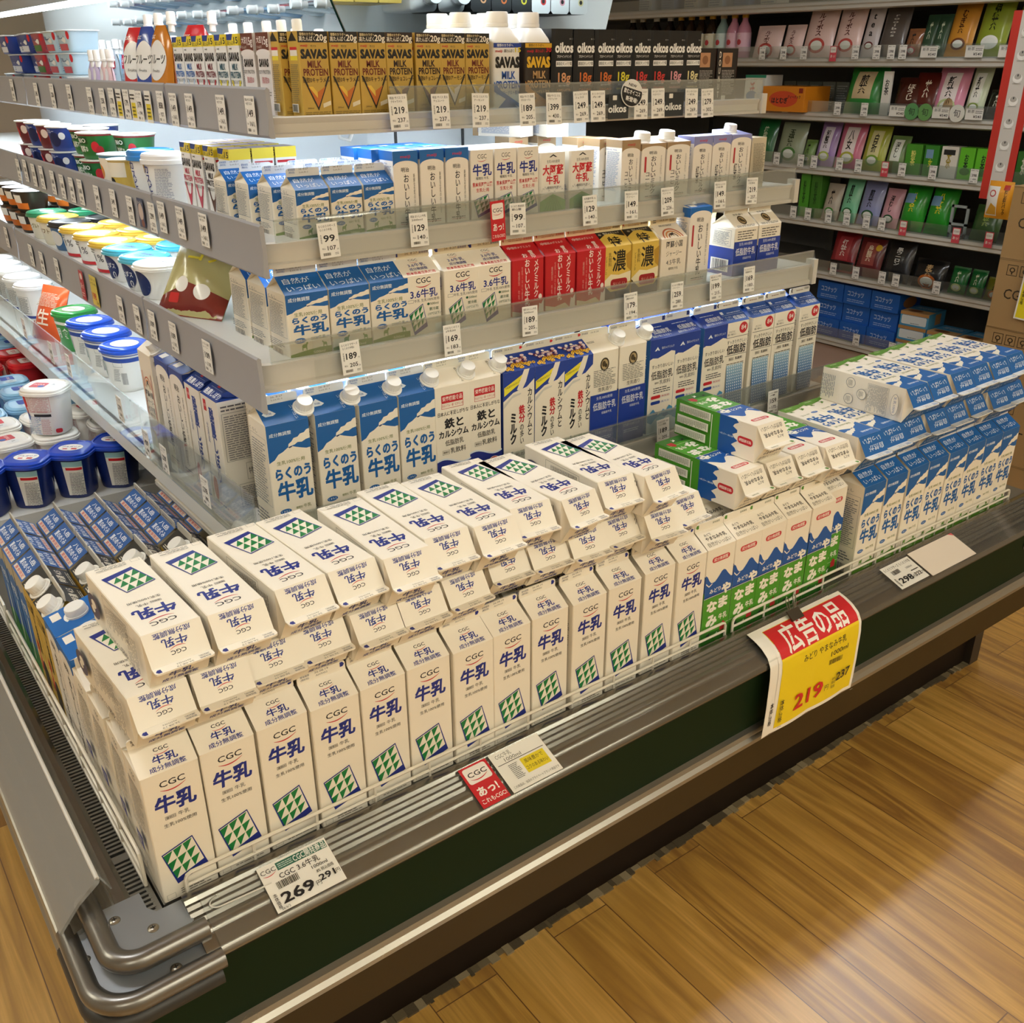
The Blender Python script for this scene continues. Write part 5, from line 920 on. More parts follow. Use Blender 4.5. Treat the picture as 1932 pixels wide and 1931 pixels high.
# deeper rows on the top shelf, seen in the mirrors
for j in range(3):
    for i in range(6): place((SGk, SGc, SGa)[(i + j) % 3], 'protein_carton', 'gold protein carton in %s row of top shelf, %s from left, under the mirror' % (ORD[3 + j], ORD[i]), 'protein carton', at(.60 + i * .0503, Y4 + .141 + j * .041, Z4), 'gold protein cartons')
for i in range(2): place((BW, BK_)[i], 'protein_bottle', '%s protein bottle under the mirror, rearmost row, %s one' % (('white', 'dark brown')[i], ('left', 'right')[i]), 'protein bottle', at(.93 + i * .064, .70, Z4), 'white-capped protein bottles')
for i, f_ in enumerate(('CAFE LATTE', 'CACAO', 'BANANA', 'STRAWBERRY', 'HAZELNUT', 'VANILLA')):
    for j in range(2): place(cache[f_], 'protein_drink', 'black protein drink under the mirror, %s from left, %s row' % (ORD[i], ('nearer', 'rearmost')[j]), 'protein drink', at(1.05 + i * .05, Y4 + .178 + j * .051, Z4), 'black protein drinks')

# ------------------------------------------------------------------ tubs and packs on the left wing
RS = cpart  # parts of the case
b = MB(); b.box(.01, 1.10, .0, .42, 3.3, .098, DECK); cpart(b, 'riser')
def oval(c, rx, ry=None, cx=0, cy=0): return C(c, cx, cy, rx, ry)
def lid_label(c1, c2, c3='3C4FA0'): return [C('F4F2EE', 0, 0, 27, 20), RR(c1, -22, -12, -2, 12, 2), *micro(c2, 2, -10, 22, 10, 4, seed=91), C(c3, -6, -8, 5)]
MICROF = micro('4A4A52', -18, 20, 18, 70, 10, seed=92)
TBL = tub(88, 100, '12286E', '1F49C0', e=3.2, taper=.8, lidh=15, side=[R('F0EEE8', -2, 8, 34, 88), R('9CCBD6', -2, 76, 34, 88), R(RED, 0, 68, 32, 74), *micro('5A5A66', 2, 12, 32, 64, 10, seed=93), C('C9D0DE', -42, 44, 20, 34), C('2A4EA8', -42, 44, 16, 30), T('E9EDF6', '新', -42, 46, 20, 20, .02)], lidart=[C('F4F2EE', 0, 0, 26, 19), T(NAVY, 'ブルガリア', 0, 4, 8, 40, .02), R(RED, 4, -12, 16, -4), R('C9505A', -14, -12, -4, -6)])
TWH = tub(90, 100, 'F0EFEC', 'F2F1EE', e=3, lidh=15, side=[RR(RED, -52, 66, -22, 92, 4), C(RED, -34, 58, 9), C('2F4AA0', -34, 44, 10), T('F4F2EE', '乳酸', -34, 58, 6, 14), *frame('C9707A', -16, 56, 22, 92, .8), *micro('C9707A', -14, 58, 20, 90, 9, seed=94), R('1A1A1A', -4, 48, 22, 54), *micro('4A78C0', -16, 10, 2, 50, 9, seed=95), *micro('C9606A', 5, 12, 20, 46, 8, seed=96), RR('C4242E', 26, 14, 36, 24, 3)], lidart=[RR('CE4450', -30, -17, 4, 16, 5), T('F6E3E0', 'SOFUL', -13, 3, 9, 26, .015), C('3C6AB8', -4, -10, 7), C('E3E6E8', 18, 4, 13), T('5A5A60', '乳', 18, 5, 8, 8)])
TLB = tub(90, 100, '86B6DC', '8FC0E4', e=3, lidh=15, side=[RR('2A4FB0', -30, 30, 30, 80, 6)], lidart=[RR('2B50B4', -30, -17, 6, 16, 5), T('F0C9C4', 'SOFUL', -12, 3, 8, 24, .015), C('C9DCEC', 18, 3, 14), T('3A5A90', '乳', 18, 4, 8, 8)])
TRD = tub(90, 100, 'C2202A', 'D2222C', e=3, lidh=15, side=[RR('F3EEEA', -30, 30, 30, 80, 6)], lidart=[RR('F3EEEA', -28, -16, 24, 14, 6), T(RED, '雪印', -2, 0, 12, 30, .015)])
LB_ = 'in the left bottom tray'
for i, x in enumerate((.0465, .136, .2255, .315)): place(TBL, 'yoghurt_tub', 'blue-lidded yoghurt tub in the left bottom tray, %s from left' % ORD[i], 'yoghurt tub', at(x, 1.155, .098, -38), 'blue-lidded yoghurt tubs')
wl = [(.345, 1.289), (.33, 1.414), (.2235, 1.2795), (.128, 1.29), (.13, 1.415), (.23, 1.42), (.035, 1.30)]
for i, (x, y) in enumerate(wl): place(TWH, 'yoghurt_tub', 'white-lidded red-logo yoghurt tub %s, %s from the blue-lidded row' % (LB_, ORD[i]), 'yoghurt tub', at(x, y, .098, -90 + i * 7 % 13), 'white-lidded red-logo tubs')
place(TWH, 'yoghurt_tub', 'white yoghurt tub standing on top of the other white tubs', 'yoghurt tub', at(.2235, 1.2795, .207, -42), 'white-lidded red-logo tubs')
for i, (x, y) in enumerate(((.2273, 1.77), (.234, 1.662), (.2192, 1.537), (.12, 1.605), (.3326, 1.53), (.345, 1.65), (.12, 1.51), (.12, 1.71))): place(TLB, 'yoghurt_tub', 'light blue lidded yoghurt tub %s, %s behind the white ones' % (LB_, ORD[i]), 'yoghurt tub', at(x, y, .098, -90), 'light blue lidded tubs')
for i, (x, y) in enumerate(((.30, 2.05), (.305, 1.935), (.40, 1.965), (.2, 1.95), (.2, 2.06), (.40, 2.07))): place(TRD, 'yoghurt_tub', 'red-lidded yoghurt tub %s, %s behind the light blue ones' % (LB_, ORD[i]), 'yoghurt tub', at(x, y, .098, -90), 'red-lidded tubs')
place(tub(90, 100, 'D9888E', 'C9242E', e=3, side=[*micro('8A2A30', -30, 10, 30, 90, 12, seed=97)]), 'yoghurt_tub', 'pink tub stacked on a red-lidded yoghurt tub', 'yoghurt tub', at(.2, 1.95, .207, -90))
for i, (x, y) in enumerate(((.32, 2.17), (.42, 2.18), (.22, 2.17), (.32, 2.28), (.42, 2.29))): place(TLB, 'yoghurt_tub', 'pale blue lidded yoghurt tub beyond the red ones, %s' % ORD[i], 'yoghurt tub', at(x, y, .098, -90), 'far light blue lidded tubs')
# lowest left shelf
TBW = tub(100, 100, 'EDEBE4', '1C52C8', e=2.6, lidh=16, side=[R('23479E', -90, 72, 90, 88), R('F0EEE8', -90, 82, 90, 86), C('BFD8D0', -34, 54, 16, 22), C('8CB89A', -34, 44, 12, 8), T(NAVY, 'ビヒダス', -56, 40, 9, 30, .02), *frame('6A6A70', 8, 62, 34, 76, .6), *micro('3A3A40', 8, 30, 26, 58, 7, seed=101), *barcode(30, 22, 44, 50, seed=102)], lidart=[C('F5F4F0', 0, 0, 34, 30), *micro('9DB6A4', -10, -6, 16, 8, 3, seed=103)])
for i, y in enumerate((1.312, 1.458, 1.599)): place(TBW, 'yoghurt_tub', 'blue-lidded white yoghurt tub on lowest left shelf, %s from the milk cartons' % ORD[i], 'yoghurt tub', at(.415, y, Z1, -70), 'blue-lidded white tubs')
place(tub(100, 100, '3A9A4E', '2A9440', e=2.6, lidh=16, side=[T('F0F2EC', '朝食', 0, 50, 26, 46, .02), R('F0EEE8', -90, 72, 90, 80)], lidart=[C('E6EBD6', 0, 0, 32, 26), *micro('6A9A50', -20, -8, 20, 8, 3)]), 'yoghurt_tub', 'green-lidded yoghurt tub on lowest left shelf', 'yoghurt tub', at(.415, 1.743, Z1, -70))
place(bag(120, 150, 34, 'E8602A', micro('F3D9B4', 16, 90, 100, 130, 6, seed=104) + [T('F6E7D4', '生', 60, 60, 40, 50, .02), Pg('B8322A', [(4, 4), (60, 4), (20, 50)])]), 'pouch', 'orange foil pouch leaning beside the green-lidded tub', 'pouch', at(.36, 1.88, Z1, -70, -24))
TWL = tub(96, 100, 'EFEDE8', 'F3F2F0', e=2.6, lidh=16, side=[R('2A3F90', -90, 8, 90, 16), C('2A49A0', -34, 60, 8, 6), *frame('4A4A50', -10, 22, 26, 72, .6), *micro('4A4A50', -8, 24, 24, 70, 9, seed=105), C('E3E5E3', -50, 40, 10, 26)], lidart=[C('F7F6F4', 0, 0, 32, 26), *micro('B9C2B4', -14, -6, 14, 6, 2)])
for i, y in enumerate((2.165, 2.306, 2.436, 2.56, 2.68)): place(TWL, 'yoghurt_tub', 'white-lidded plain yoghurt tub on lowest left shelf, %s beyond the orange pouch' % ORD[i], 'yoghurt tub', at(.41, y, Z1, -70), 'white-lidded plain tubs')
# second left shelf
def t2(lid, cup, art, lart): return tub(92, 62, cup, lid, e=2.3, lidh=13, side=art, lidart=lart)
CY = t2('4FB9D6', 'F1F0EC', [C('1C2C60', -8, 30, 28, 24), T('F3F2EE', 'ビヒダス', -8, 34, 11, 40, .02), T('F3F2EE', '0', 4, 16, 18, 10)], [T('2C5A8C', '脂肪0', 0, 6, 12, 40, .02), *micro('2C6A9C', -20, -14, 20, -4, 2)])
CW = t2('F1F0EC', 'F3F2EE', [C('1C2C60', -8, 30, 28, 24)], [T('6A6E84', 'ビヒダス', 0, 6, 12, 40, .02), *micro('8A8EA0', -20, -14, 20, -4, 2)])
YE = t2('DDB94A', 'F3F1EA', [T(INK, '1%', 6, 34, 20, 26), R(RED, -90, 2, 90, 9), *micro('6A6A60', -30, 44, 0, 54, 2)], [C('F2E9C4', 0, 0, 34, 30), *micro('A89A6A', -16, -8, 16, 10, 3), R('C9604A', -18, 12, 0, 15)])
BKL = t2('26282C', '3A6A9A', [C('E9E2D8', 0, 30, 22, 18)], [*micro('5A5E66', -20, -10, 20, 10, 3)])
GNL = t2('2C8C64', 'F0E9D4', [T('8A7A2A', 'ヨーグルト', 0, 34, 12, 44, .02)], [C('DCEBDD', 0, 0, 24, 14)])
W2L = 'on second left shelf'
for D, spots, de, g in ((CY, [(.412, 1.039), (.412, 1.153), (.52, 1.138)], 'cyan-lidded yoghurt tub', 'cyan-lidded tubs'), (CW, [(.41, .946)], 'white-lidded yoghurt tub before the cyan ones', None), (YE, [(.415, 1.263), (.415, 1.384), (.415, 1.505), (.51, 1.249), (.51, 1.387), (.51, 1.53), (.60, 1.252)], 'yellow-lidded yoghurt tub', 'yellow-lidded tubs'),
                        (BKL, [(.415, 1.609), (.51, 1.640)], 'black-lidded yoghurt tub', 'black-lidded tubs'), (GNL, [(.415, 1.83), (.51, 1.795)], 'green-lidded yoghurt tub', 'green-lidded tubs')):
    for i, (x, y) in enumerate(spots): place(D, 'yoghurt_tub', de + (' %s' % W2L if len(spots) == 1 else ' %s, %s from the corner' % (W2L, ORD[i])), 'yoghurt tub', at(x, y, Z2, -75), g)
place(t2('D9B94C', 'F0E6CC', [T('8A6A2A', 'ソフト', 0, 34, 12, 40, .02)], [C('E9DDB0', 0, 0, 24, 14)]), 'yoghurt_tub', 'single yellow-lidded tub between the black and green lids', 'yoghurt tub', at(.415, 1.718, Z2, -75))
DKC = tub(84, 52, '2E241C', '3A332C', e=2.4, foil=True, side=[R('D9762A', -40, 8, 40, 24), R('F0EDE4', -20, 24, 20, 44)], lidart=[*micro('8A8074', -18, -8, 18, 8, 3)])
for i in range(10): place(DKC, 'dessert_cup', 'dark brown dessert cup with orange band, %s of the far stacks on second left shelf' % ORD[i], 'dessert cup', at(.41 + (i // 6) * .1, 1.95 + ((i % 6) // 2) * .105, Z2 + (i % 2) * .054, -80), 'dark dessert cups')
place(bag(150, 190, 40, 'B9B27C', [Pg('7A2A22', [(0, 0), (150, 0), (150, 40), (60, 60), (0, 30)]), C('F0EDE6', 50, 56, 17, 14), C('F0EDE6', 100, 44, 17, 14), T('E3D43A', 'コク', 86, 116, 34, 70, .04), Pg('5C7A3A', [(70, 140), (100, 150), (96, 180), (76, 178)]), RR('C22A2A', 26, 22, 48, 40, 3)], rough=.18, wob=.2), 'snack_bag', 'glossy olive and red snack bag leaning beside the small blue cartons', 'snack bag', at(.385, .745, Z2 + .0, -62, -38))
# third left shelf
SPp = savas_slim('C8455A', 'C8455A'); SPb = savas_slim('2A1A14', '5A3A2A'); SPw = savas_slim('2A6AB8', 'C9D9EC'); SPr = savas_slim('7A1E2E', 'B8242E'); SPy = savas_slim('2A5A6A', 'E3D02E')
for i, (D, y) in enumerate(((SPb, .668), (SPb, .735), (SPp, .795), (SPp, .848))):
    for j in range(3): place(D, 'protein_carton', 'slim white protein carton on third left shelf, %s from the corner, %s row' % (ORD[i], ('front', 'middle', 'back')[j]), 'protein carton', at(.474 + j * .041, y, Z3, -90), 'slim white protein cartons')
CAS = tub(88, 86, 'F2F1EE', 'E9EAEC', e=2, lidh=20, side=[T(NAVY, 'カスピ海', -10, 42, 66, 18, .03, vert=True), Pg('C9A55A', [(-40, 78), (-10, 84), (-20, 60), (-44, 56)]), *micro('8A8EA8', 14, 16, 44, 70, 12, seed=111)])
CAB = tub(88, 86, 'F2F1EE', '2F84D2', e=2, lidh=20, side=[T(NAVY, 'カスピ海', -10, 42, 66, 18, .03, vert=True), Pg('C9A55A', [(-40, 78), (-10, 84), (-20, 60), (-44, 56)])])
place(CAS, 'yoghurt_tub', 'tall white-lidded tub with blue vertical lettering on third left shelf', 'yoghurt tub', at(.452, .945, Z3, -70)); place(CAB, 'yoghurt_tub', 'tall blue-lidded tub with blue vertical lettering on third left shelf', 'yoghurt tub', at(.455, 1.04, Z3, -70))
place(CAB, 'yoghurt_tub', 'tall blue-lidded tub behind the white-lidded one on third left shelf', 'yoghurt tub', at(.55, 1.0, Z3, -70))
place(tub(80, 76, '4A90C4', 'CFE3F0', e=2, foil=True, side=[R('F0E6D4', -40, 20, 50, 70), C('D98A2A', -18, 44, 14), C('F3F0EA', 26, 40, 15), T('3A5A8A', '甘い', 26, 42, 8, 16)]), 'yoghurt_tub', 'pale blue foil-lidded tub with orange circle on third left shelf', 'yoghurt tub', at(.44, 1.2, Z3, -70))
place(tub(64, 72, 'D9BA5A', 'EDE6CC', e=2, foil=True, side=[R('F0EADA', -30, 40, 30, 68), C('2A2A2A', -6, 30, 9)]), 'yoghurt_tub', 'small gold foil-lidded tub beside the blue-lidded one', 'yoghurt tub', at(.425, 1.118, Z3, -70))
BIO = tub(84, 53, '1F6A2E', 'EFEEE6', e=2, foil=True, side=[R('8A1E26', -130, 48, 130, 51), R('0E4A1C', -24, 32, 8, 46), T('EDF2EA', 'BIO', -8, 39, 11, 24, .03), T('EDF2EA', '脂肪0', -8, 22, 12, 26, .02), C('C4222C', 24, 26, 9, 11), C('B01E28', 34, 18, 9, 10), C('E8C9C0', -40, 22, 10, 8)], lidart=[C('5A9A3A', -6, 4, 20, 14), C('C4222C', 10, -4, 9), C('E9DDA0', -16, -8, 8), *micro('F3F1E8', -14, 6, 16, 14, 2)])
k = 0
for (x, y) in ((.45, 1.37), (.497, 1.266), (.473, 1.5185)):
    for q in range(2): place(BIO, 'yoghurt_cup', 'green fruit yoghurt cup on third left shelf, %s' % ('%s cup of the %s stack' % (('lower', 'upper')[q], ('nearer', 'inner', 'farther')[k // 2])), 'yoghurt cup', at(x, y, Z3 + q * .055, -60), 'green fruit yoghurt cups'); k += 1
BLU = tub(80, 53, '1E3A86', 'F1F0EC', e=2, foil=True, side=[C('C4242E', -24, 28, 12), C('0F1E50', 10, 26, 16), C('E6E9F0', 30, 34, 8), T('F0F2F6', 'ブルー', 0, 44, 8, 24)]); DRK = tub(80, 53, '6A1E2A', 'F1F0EC', e=2, foil=True, side=[C('C4242E', -18, 28, 14), C('E9D9D0', 14, 34, 10)])
for i in range(10): place(BLU if i % 4 < 2 else DRK, 'yoghurt_cup', 'dark %s berry yoghurt cup on third left shelf, %s of the far stacks' % ('blue' if i % 4 < 2 else 'red', ORD[i]), 'yoghurt cup', at(.45 + (.085 if i >= 8 else 0), 1.64 + ((i % 8) // 2) * .105, Z3 + (i % 2) * .055, -70), 'dark berry yoghurt cups')
# top left shelf
SOY = savas_soy()
for i, (D, y) in enumerate(((SOY, .567), (SOY, .625), (SPy, .682), (SPy, .735), (SPr, .789), (SPr, .841), (SPw, .888), (SPw, .939))):
    for j in range(2): place(D, 'protein_carton', '%s protein carton on top left shelf, %s from the corner, %s row' % ('beige soy' if D is SOY else 'white slim', ORD[i], ('front', 'back')[j]), 'protein carton', at(.518 + j * .041, y, Z4, -90), 'slim cartons on top left shelf')
JEL = bag(58, 118, 30, 'D9822E', [RR('F0E0C0', 10, 40, 48, 90, 4), T('B8321E', 'ゼリー', 29, 66, 12, 30, .02), C('E8A030', 29, 26, 12)], crimp=5, gusset=True, spout=29, rough=.15)
for i, y in enumerate((.70, .76, .82, .90, .97)): place(JEL, 'jelly_pouch', 'orange jelly pouch with white cap behind the slim protein cartons, %s from the corner' % ORD[i], 'jelly pouch', at(.61, y, Z4, -90), 'orange jelly pouches')
def fr_pouch(c, sc): return bag(84, 140, 36, c, [C('EDEBE6', 42, 78, 32, 36), T(INK, 'フルーツ', 42, 80, 18, 58, .03), T('F3EEE8', 'CGC', 20, 120, 8, 20, .02), C(sc, 46, 20, 18), T('4A3A1C', '35', 46, 22, 14, 16, .02), T('4A4A4A', 'Fruits', 42, 60, 7, 26)], crimp=5, gusset=True, spout=42, rough=.18)
for i, (c, sc, y, nm) in enumerate((('C4781C', 'B99A4A', 1.075, 'orange'), ('27489E', 'DAD6CC', 1.155, 'blue'), ('C8222C', '8A9A5A', 1.225, 'red'), ('C8222C', '8A9A5A', 1.02, 'red'))): place(fr_pouch(c, sc), 'drink_pouch', '%s fruit pouch with white spout cap on top left shelf%s' % (nm, ', behind the orange one' if i == 3 else ''), 'drink pouch', at(.51 if i < 3 else .56, y, Z4, -82 + i * 6, -5))
for i, (y, c, nm) in enumerate(((1.34, 'E6C4C8', 'pink'), (1.43, 'C9BADD', 'lilac'))):
    for j in range(2): place(bag(34, 78, 16, c, [C('F3EEF2', 17, 50, 11, 14), Pg('C9586A' if i == 0 else '7A6AB0', [(8, 12), (26, 12), (22, 34), (12, 34)])], crimp=4, spout=17), 'jelly_pouch', 'small %s jelly pouch on top left shelf, %s' % (nm, ('nearer', 'farther')[j]), 'jelly pouch', at(.49, y + j * .038, Z4, -90), 'small pink and lilac jelly pouches')
SIL = bag(70, 106, 26, 'B9C6CC', [RR('C8303A', 10, 60, 60, 92, 6), T('F3F0EA', 'ゼリー', 35, 76, 16, 40, .02), *micro('5A6A7A', 10, 14, 60, 50, 6)], crimp=6, gusset=True, spout=35, rough=.12)
SIB = bag(70, 106, 26, '8FB4D4', [RR('F0F0EA', 10, 50, 60, 96, 6), T('3A5AA0', '乳酸菌', 35, 72, 14, 40, .02)], crimp=6, gusset=True, spout=35, rough=.12)
for i in range(14):
    for j in range(2): place(SIL if (i // 2 + j) % 3 else SIB, 'drink_pouch', '%s drink pouch at back of top left shelf, %s from corner, %s row' % ('silver' if (i // 2 + j) % 3 else 'light blue', ORD[i], ('nearer', 'farther')[j]), 'drink pouch', at(.655 + j * .045, .80 + i * .105, Z4, -90 + (i * 7 % 11 - 5)), 'back row drink pouches')
def four(c, dc, s=0): return tub(108, 46, c, 'DCE6EA', e=5, taper=.86, D=80, foil=True, side=[T('2C4A86', 'ヨーグルト', -14, 32, 9, 54, .02), C('C8242E', 40, 36, 10, 9), R(dc, -10, 4, 28, 18), C('F0F0EC', 10, 26, 10, 6), *micro('5A7AA8', -46, 8, -16, 22, 3)])
F4 = four('B9D3E2', 'C4525E'); F5 = four('A9384A', '4A7A3A')
k = 0
for y in (1.69, 1.815):
    for q in range(3): place(F4, 'yoghurt_pack', 'pale blue four-cup yoghurt pack, %s of its stack on top left shelf, %s stack' % (('bottom', 'middle', 'top')[q], 'nearer' if y < 1.7 else 'farther'), 'yoghurt pack', at(.53, y, Z4 + q * .0485, -90), 'pale blue yoghurt packs')
for q in range(3): place(F5, 'yoghurt_pack', 'red and green yoghurt pack, %s of its stack on top left shelf' % ('bottom', 'middle', 'top')[q], 'yoghurt pack', at(.53, 1.94, Z4 + q * .0485, -90), 'red and green yoghurt packs')
for i, y in enumerate((1.50, 1.565)):
    place(tub(58, 44, 'E9E6E4' , 'E8E8E8', e=2, foil=True, side=[Pg('24409A' if i else 'C4242E', [(-22, 4), (22, 4), (18, 30), (0, 40), (-18, 30)]), T('F3F1EE', 'ヨーグ', 0, 18, 8, 24, .01)]), 'yoghurt_cup', 'small %s cup with white foil lid on top left shelf' % ('blue' if i else 'red'), 'yoghurt cup', at(.49, y, Z4, -90))
F6 = four('27408E', 'D9DCE4'); F7 = four('8E9AA4', '5A4A6A')
for i in range(9): place(F6 if i % 3 else F7, 'yoghurt_pack', '%s yoghurt pack far along the top left shelf, %s beyond the red ones' % ('dark blue' if i % 3 else 'grey', ORD[i]), 'yoghurt pack', at(.53 + .02 * (i % 2), 2.07 + (i // 3) * .125, Z4 + (i % 3) * .0485, -90), 'far yoghurt packs')

# ------------------------------------------------------------------ price tags
def price_tag(name, p, t, w=34, h=52, c='F4F3EF'):
    n1 = name[:9]; n2 = name[9:18]
    a = [T(INK, n1, w * .5, h * .9, h * .075, w * .84, .005)] + ([T(INK, n2, w * .42, h * .8, h * .07, w * .6, .005)] if n2 else []) + [T(INK, p, w * .53, h * .56, h * .235, w * .56, .02), T(INK, t, w * .6, h * .28, h * .155, w * .42, .012), T(INK, '円', w * .9, h * .47, h * .055), T(INK, '円', w * .9, h * .22, h * .055), T(INK, '本体価格', w * .13, h * .55, h * .26, w * .07, vert=True), T(INK, '税込', w * .2, h * .27, h * .05), *barcode(w * .15, h * .07, w * .5, h * .15, seed=int(p)), *micro('6A6A6A', w * .72, h * .08, w * .9, h * .15, 2)]
    return card(w, h, c, a, .6)
_pt = {}
def ptag(name, p, t, **k):
    key = (name, p, t)
    if key not in _pt: _pt[key] = price_tag(name, p, t, **k)
    return _pt[key]
def tags(rows_, yf, dz, rail, rot=0):
    for i, (x, z, nm, p, t) in enumerate(rows_): place(ptag(nm, p, t), 'price_tag', 'white price tag reading %s on the front of the %s, %s from left' % (p, rail, ORD[i]), 'price tag', at(x, yf, z, rot) @ Matrix.Rotation(rad((i * 17 % 5 - 2) * .8), 4, 'Y') @ Matrix.Rotation(rad(-4), 4, 'X'), 'price tags on the %s' % rail)
tags([(.6615, .883, '明治 ザバス ミルクキャラメル', '219', '237'), (.74, .882, '明治 ザバス 見るチョコレート', '219', '237'), (.8187, .881, 'ザバス ミルクプロアーモンド', '219', '237'), (.9167, .879, '明治 ザバス 脂肪ゼロヨーグル', '189', '205'), (.9754, .879, '明治 ザバス ミルクカフェラテ', '399', '430'), (1.0375, .88, 'ダノン オイコスカフェラテ', '249', '269'), (1.0778, .88, 'ダノン オイコスカカオ', '249', '269'), (1.1843, .881, 'ダノン オイコスバナナ', '249', '269'), (1.2284, .881, 'オイコス プロテストロベリー', '249', '269'), (1.3189, .879, 'ダノン オイコスヘーゼル', '249', '269'), (1.3637, .878, 'ダノン オイコスバニラ', '279', '302')], .443, 0, 'top shelf')
tags([(.5, .709, 'らくのうマザーズ らくのう牛乳', '99', '107'), (.6616, .709, '明治 おいしい牛乳 200ml', '129', '140'), (.8616, .708, 'らくのう 熊本県阿蘇山麓', '99', '107'), (1.0263, .708, '大阿蘇牛乳 LL 250ml', '129', '140'), (1.1289, .708, '明治 おいしいミルクコーヒー', '149', '161'), (1.2238, .7075, '明治 おいしいミルクコーヒー4', '209', '226'), (1.3719, .708, '明治 おいしいミルク紅茶', '149', '161'), (1.4678, .709, '明治 おいしいミルク紅茶45', '219', '237')], .398, 0, 'third shelf')
tags([(.502, .534, 'らくのうマザーズ らくのう牛乳5', '189', '205'), (.6931, .531, 'CGCらくのう 3.6牛乳500', '169', '183'), (.8579, .538, '雪印 おいしい牛乳500ml', '189', '205'), (1.1014, .529, '雪印メグミルク 特濃500', '179', '194'), (1.2254, .533, 'らくのう 阿蘇小国ジャージー', '259', '280'), (1.3366, .535, '明治 おいしい牛乳450ml', '199', '215'), (1.438, .538, 'らくのうマザーズ 低脂肪牛乳', '169', '183')], .358, 0, 'second shelf')
tags([(1.1645, .275, 'らくのうマザーズおいしい低脂', '189', '205'), (1.5046, .268, 'らくのう 低脂肪84', '159', '172')], .313, 0, 'lowest shelf')
CGR = card(30, 66, 'C8202B', [RR('F3E9E2', 3, 36, 27, 62, 3), T(INK, 'CGC', 15, 51, 8, 20, .01), smile(15, 45.5, 19), T('F6EDE8', 'あっ!', 15, 23, 13, 22, .02), T('F6EDE8', 'これもCGC!', 15, 8, 6, 26, .01)])
place(CGR, 'promo_card', 'red and white promotional card hanging beside a price tag on third shelf', 'card', at(.8185, .397, .7085, 0) @ Matrix.Rotation(rad(-3), 4, 'Y'))
OKB = card(50, 42, '2E3336', [T('E9EAE8', 'oikos', 22, 18, 16, 44, .03), RR('E9E6DE', 10, 32, 20, 40, 1)])
for i, x in enumerate((1.1302, 1.2745)): place(OKB, 'shelf_banner', 'dark grey banner card between price tags on top shelf, %s one' % ('left' if i == 0 else 'right'), 'banner', at(x, .4455, .878))
b = MB(); n = 30; o1 = [(.027 * math.cos(2 * math.pi * i / n), -.0004, .0235 * math.sin(2 * math.pi * i / n)) for i in range(n)]; o2 = [(p[0], .0004, p[2]) for p in o1]
b.add(o1 + o2, [tuple(range(n)), tuple(range(2 * n - 1, n - 1, -1))] + [(i, n + i, n + (i + 1) % n, (i + 1) % n) for i in range(n)], pm('E9E9E6', .4)); b.art([Pg('1A1B1D', [(27 + 25.5 * math.cos(rad(a)), 23.5 + 22 * math.sin(rad(a))) for a in range(160, 381, 10)]), T(INK, 'NEW', 25, 37, 6, 20, .02), T('F3F3F0', '飲むオイコス', 27, 25, 8, 42, .02), T('F3F3F0', '新登場!', 29, 13, 8, 30, .02)], plane((-.027, -.0004, -.0235), (1, 0, 0), (0, 0, 1)))
place((b.mesh('card'), []), 'promo_badge', 'black oval badge reading new on the top shelf guard', 'badge', at(1.158, .441, .9, 0) @ Matrix.Rotation(rad(14), 4, 'Y'))
def ltags(lst, x, rail, names=None):
    for i, (y, z, p, t) in enumerate(lst): place(ptag('明治 ザバス 脂肪ゼロ' if p == '149' else 'ヨーグルト 低糖プレーン', p, t), 'price_tag', 'white price tag reading %s on the %s, %s from the corner' % (p, rail, ORD[i]), 'price tag', at(x, y, z, -90), 'price tags on the %s' % rail)
ltags([(.472, .885, '149', '161'), (.5837, .884, '149', '161'), (.7191, .883, '149', '161'), (.7955, .882, '149', '161'), (.86, .884, '858', '927'), (.9765, .882, '179', '194'), (1.0522, .883, '179', '194'), (1.1445, .884, '178', '194'), (1.2066, .8824, '258', '279'), (1.2962, .8826, '258', '279'), (1.4522, .8855, '228', '246'), (1.5985, .885, '228', '246'), (1.7492, .8845, '245', '265'), (2.0, .89, '168', '181')], .428, 'top left rail')
for i, y in enumerate((.928, 1.0127, 1.0985)): place(card(32, 54, 'F0EFEA', [R('E6D232', 4, 6, 28, 32), *micro('6A6220', 7, 10, 25, 29, 3), *micro(INK, 4, 38, 28, 50, 2)]), 'promo_card', 'white card with yellow panel on the top left rail, %s from the corner' % ORD[i], 'card', at(.4285, y, .882, -90), 'yellow panel cards')
ltags([(.5897, .712, '149', '161'), (.6957, .711, '149', '161'), (.7879, .71, '149', '161'), (.8427, .703, '299', '323'), (.9676, .702, '299', '323'), (1.0717, .705, '349', '377'), (1.1824, .702, '349', '377'), (1.3037, .704, '168', '181'), (1.3741, .702, '168', '181'), (1.4519, .702, '168', '181'), (1.5328, .704, '168', '181'), (1.6334, .707, '158', '171'), (1.7124, .706, '158', '171'), (1.7954, .71, '158', '171'), (1.8748, .706, '148', '160')], .378, 'third left rail')
place(card(32, 52, '46506E', [C('C9B8B0', 16, 28, 13, 15), C('8A5A50', 20, 8, 8, 7), T('F0E9E4', 'ヨーグルト', 16, 44, 6, 26)]), 'promo_card', 'dark blue picture card on the third left rail', 'card', at(.3785, .905, .7045, -90))
ltags([(.5245, .527, '109', '118'), (.6814, .526, '109', '118'), (.7915, .525, '109', '118'), (.8795, .519, '198', '214'), (.9823, .518, '198', '214'), (1.4548, .522, '178', '192'), (1.5983, .517, '168', '181'), (1.7036, .52, '178', '192'), (1.9688, .53, '158', '171')], .333, 'second left rail')
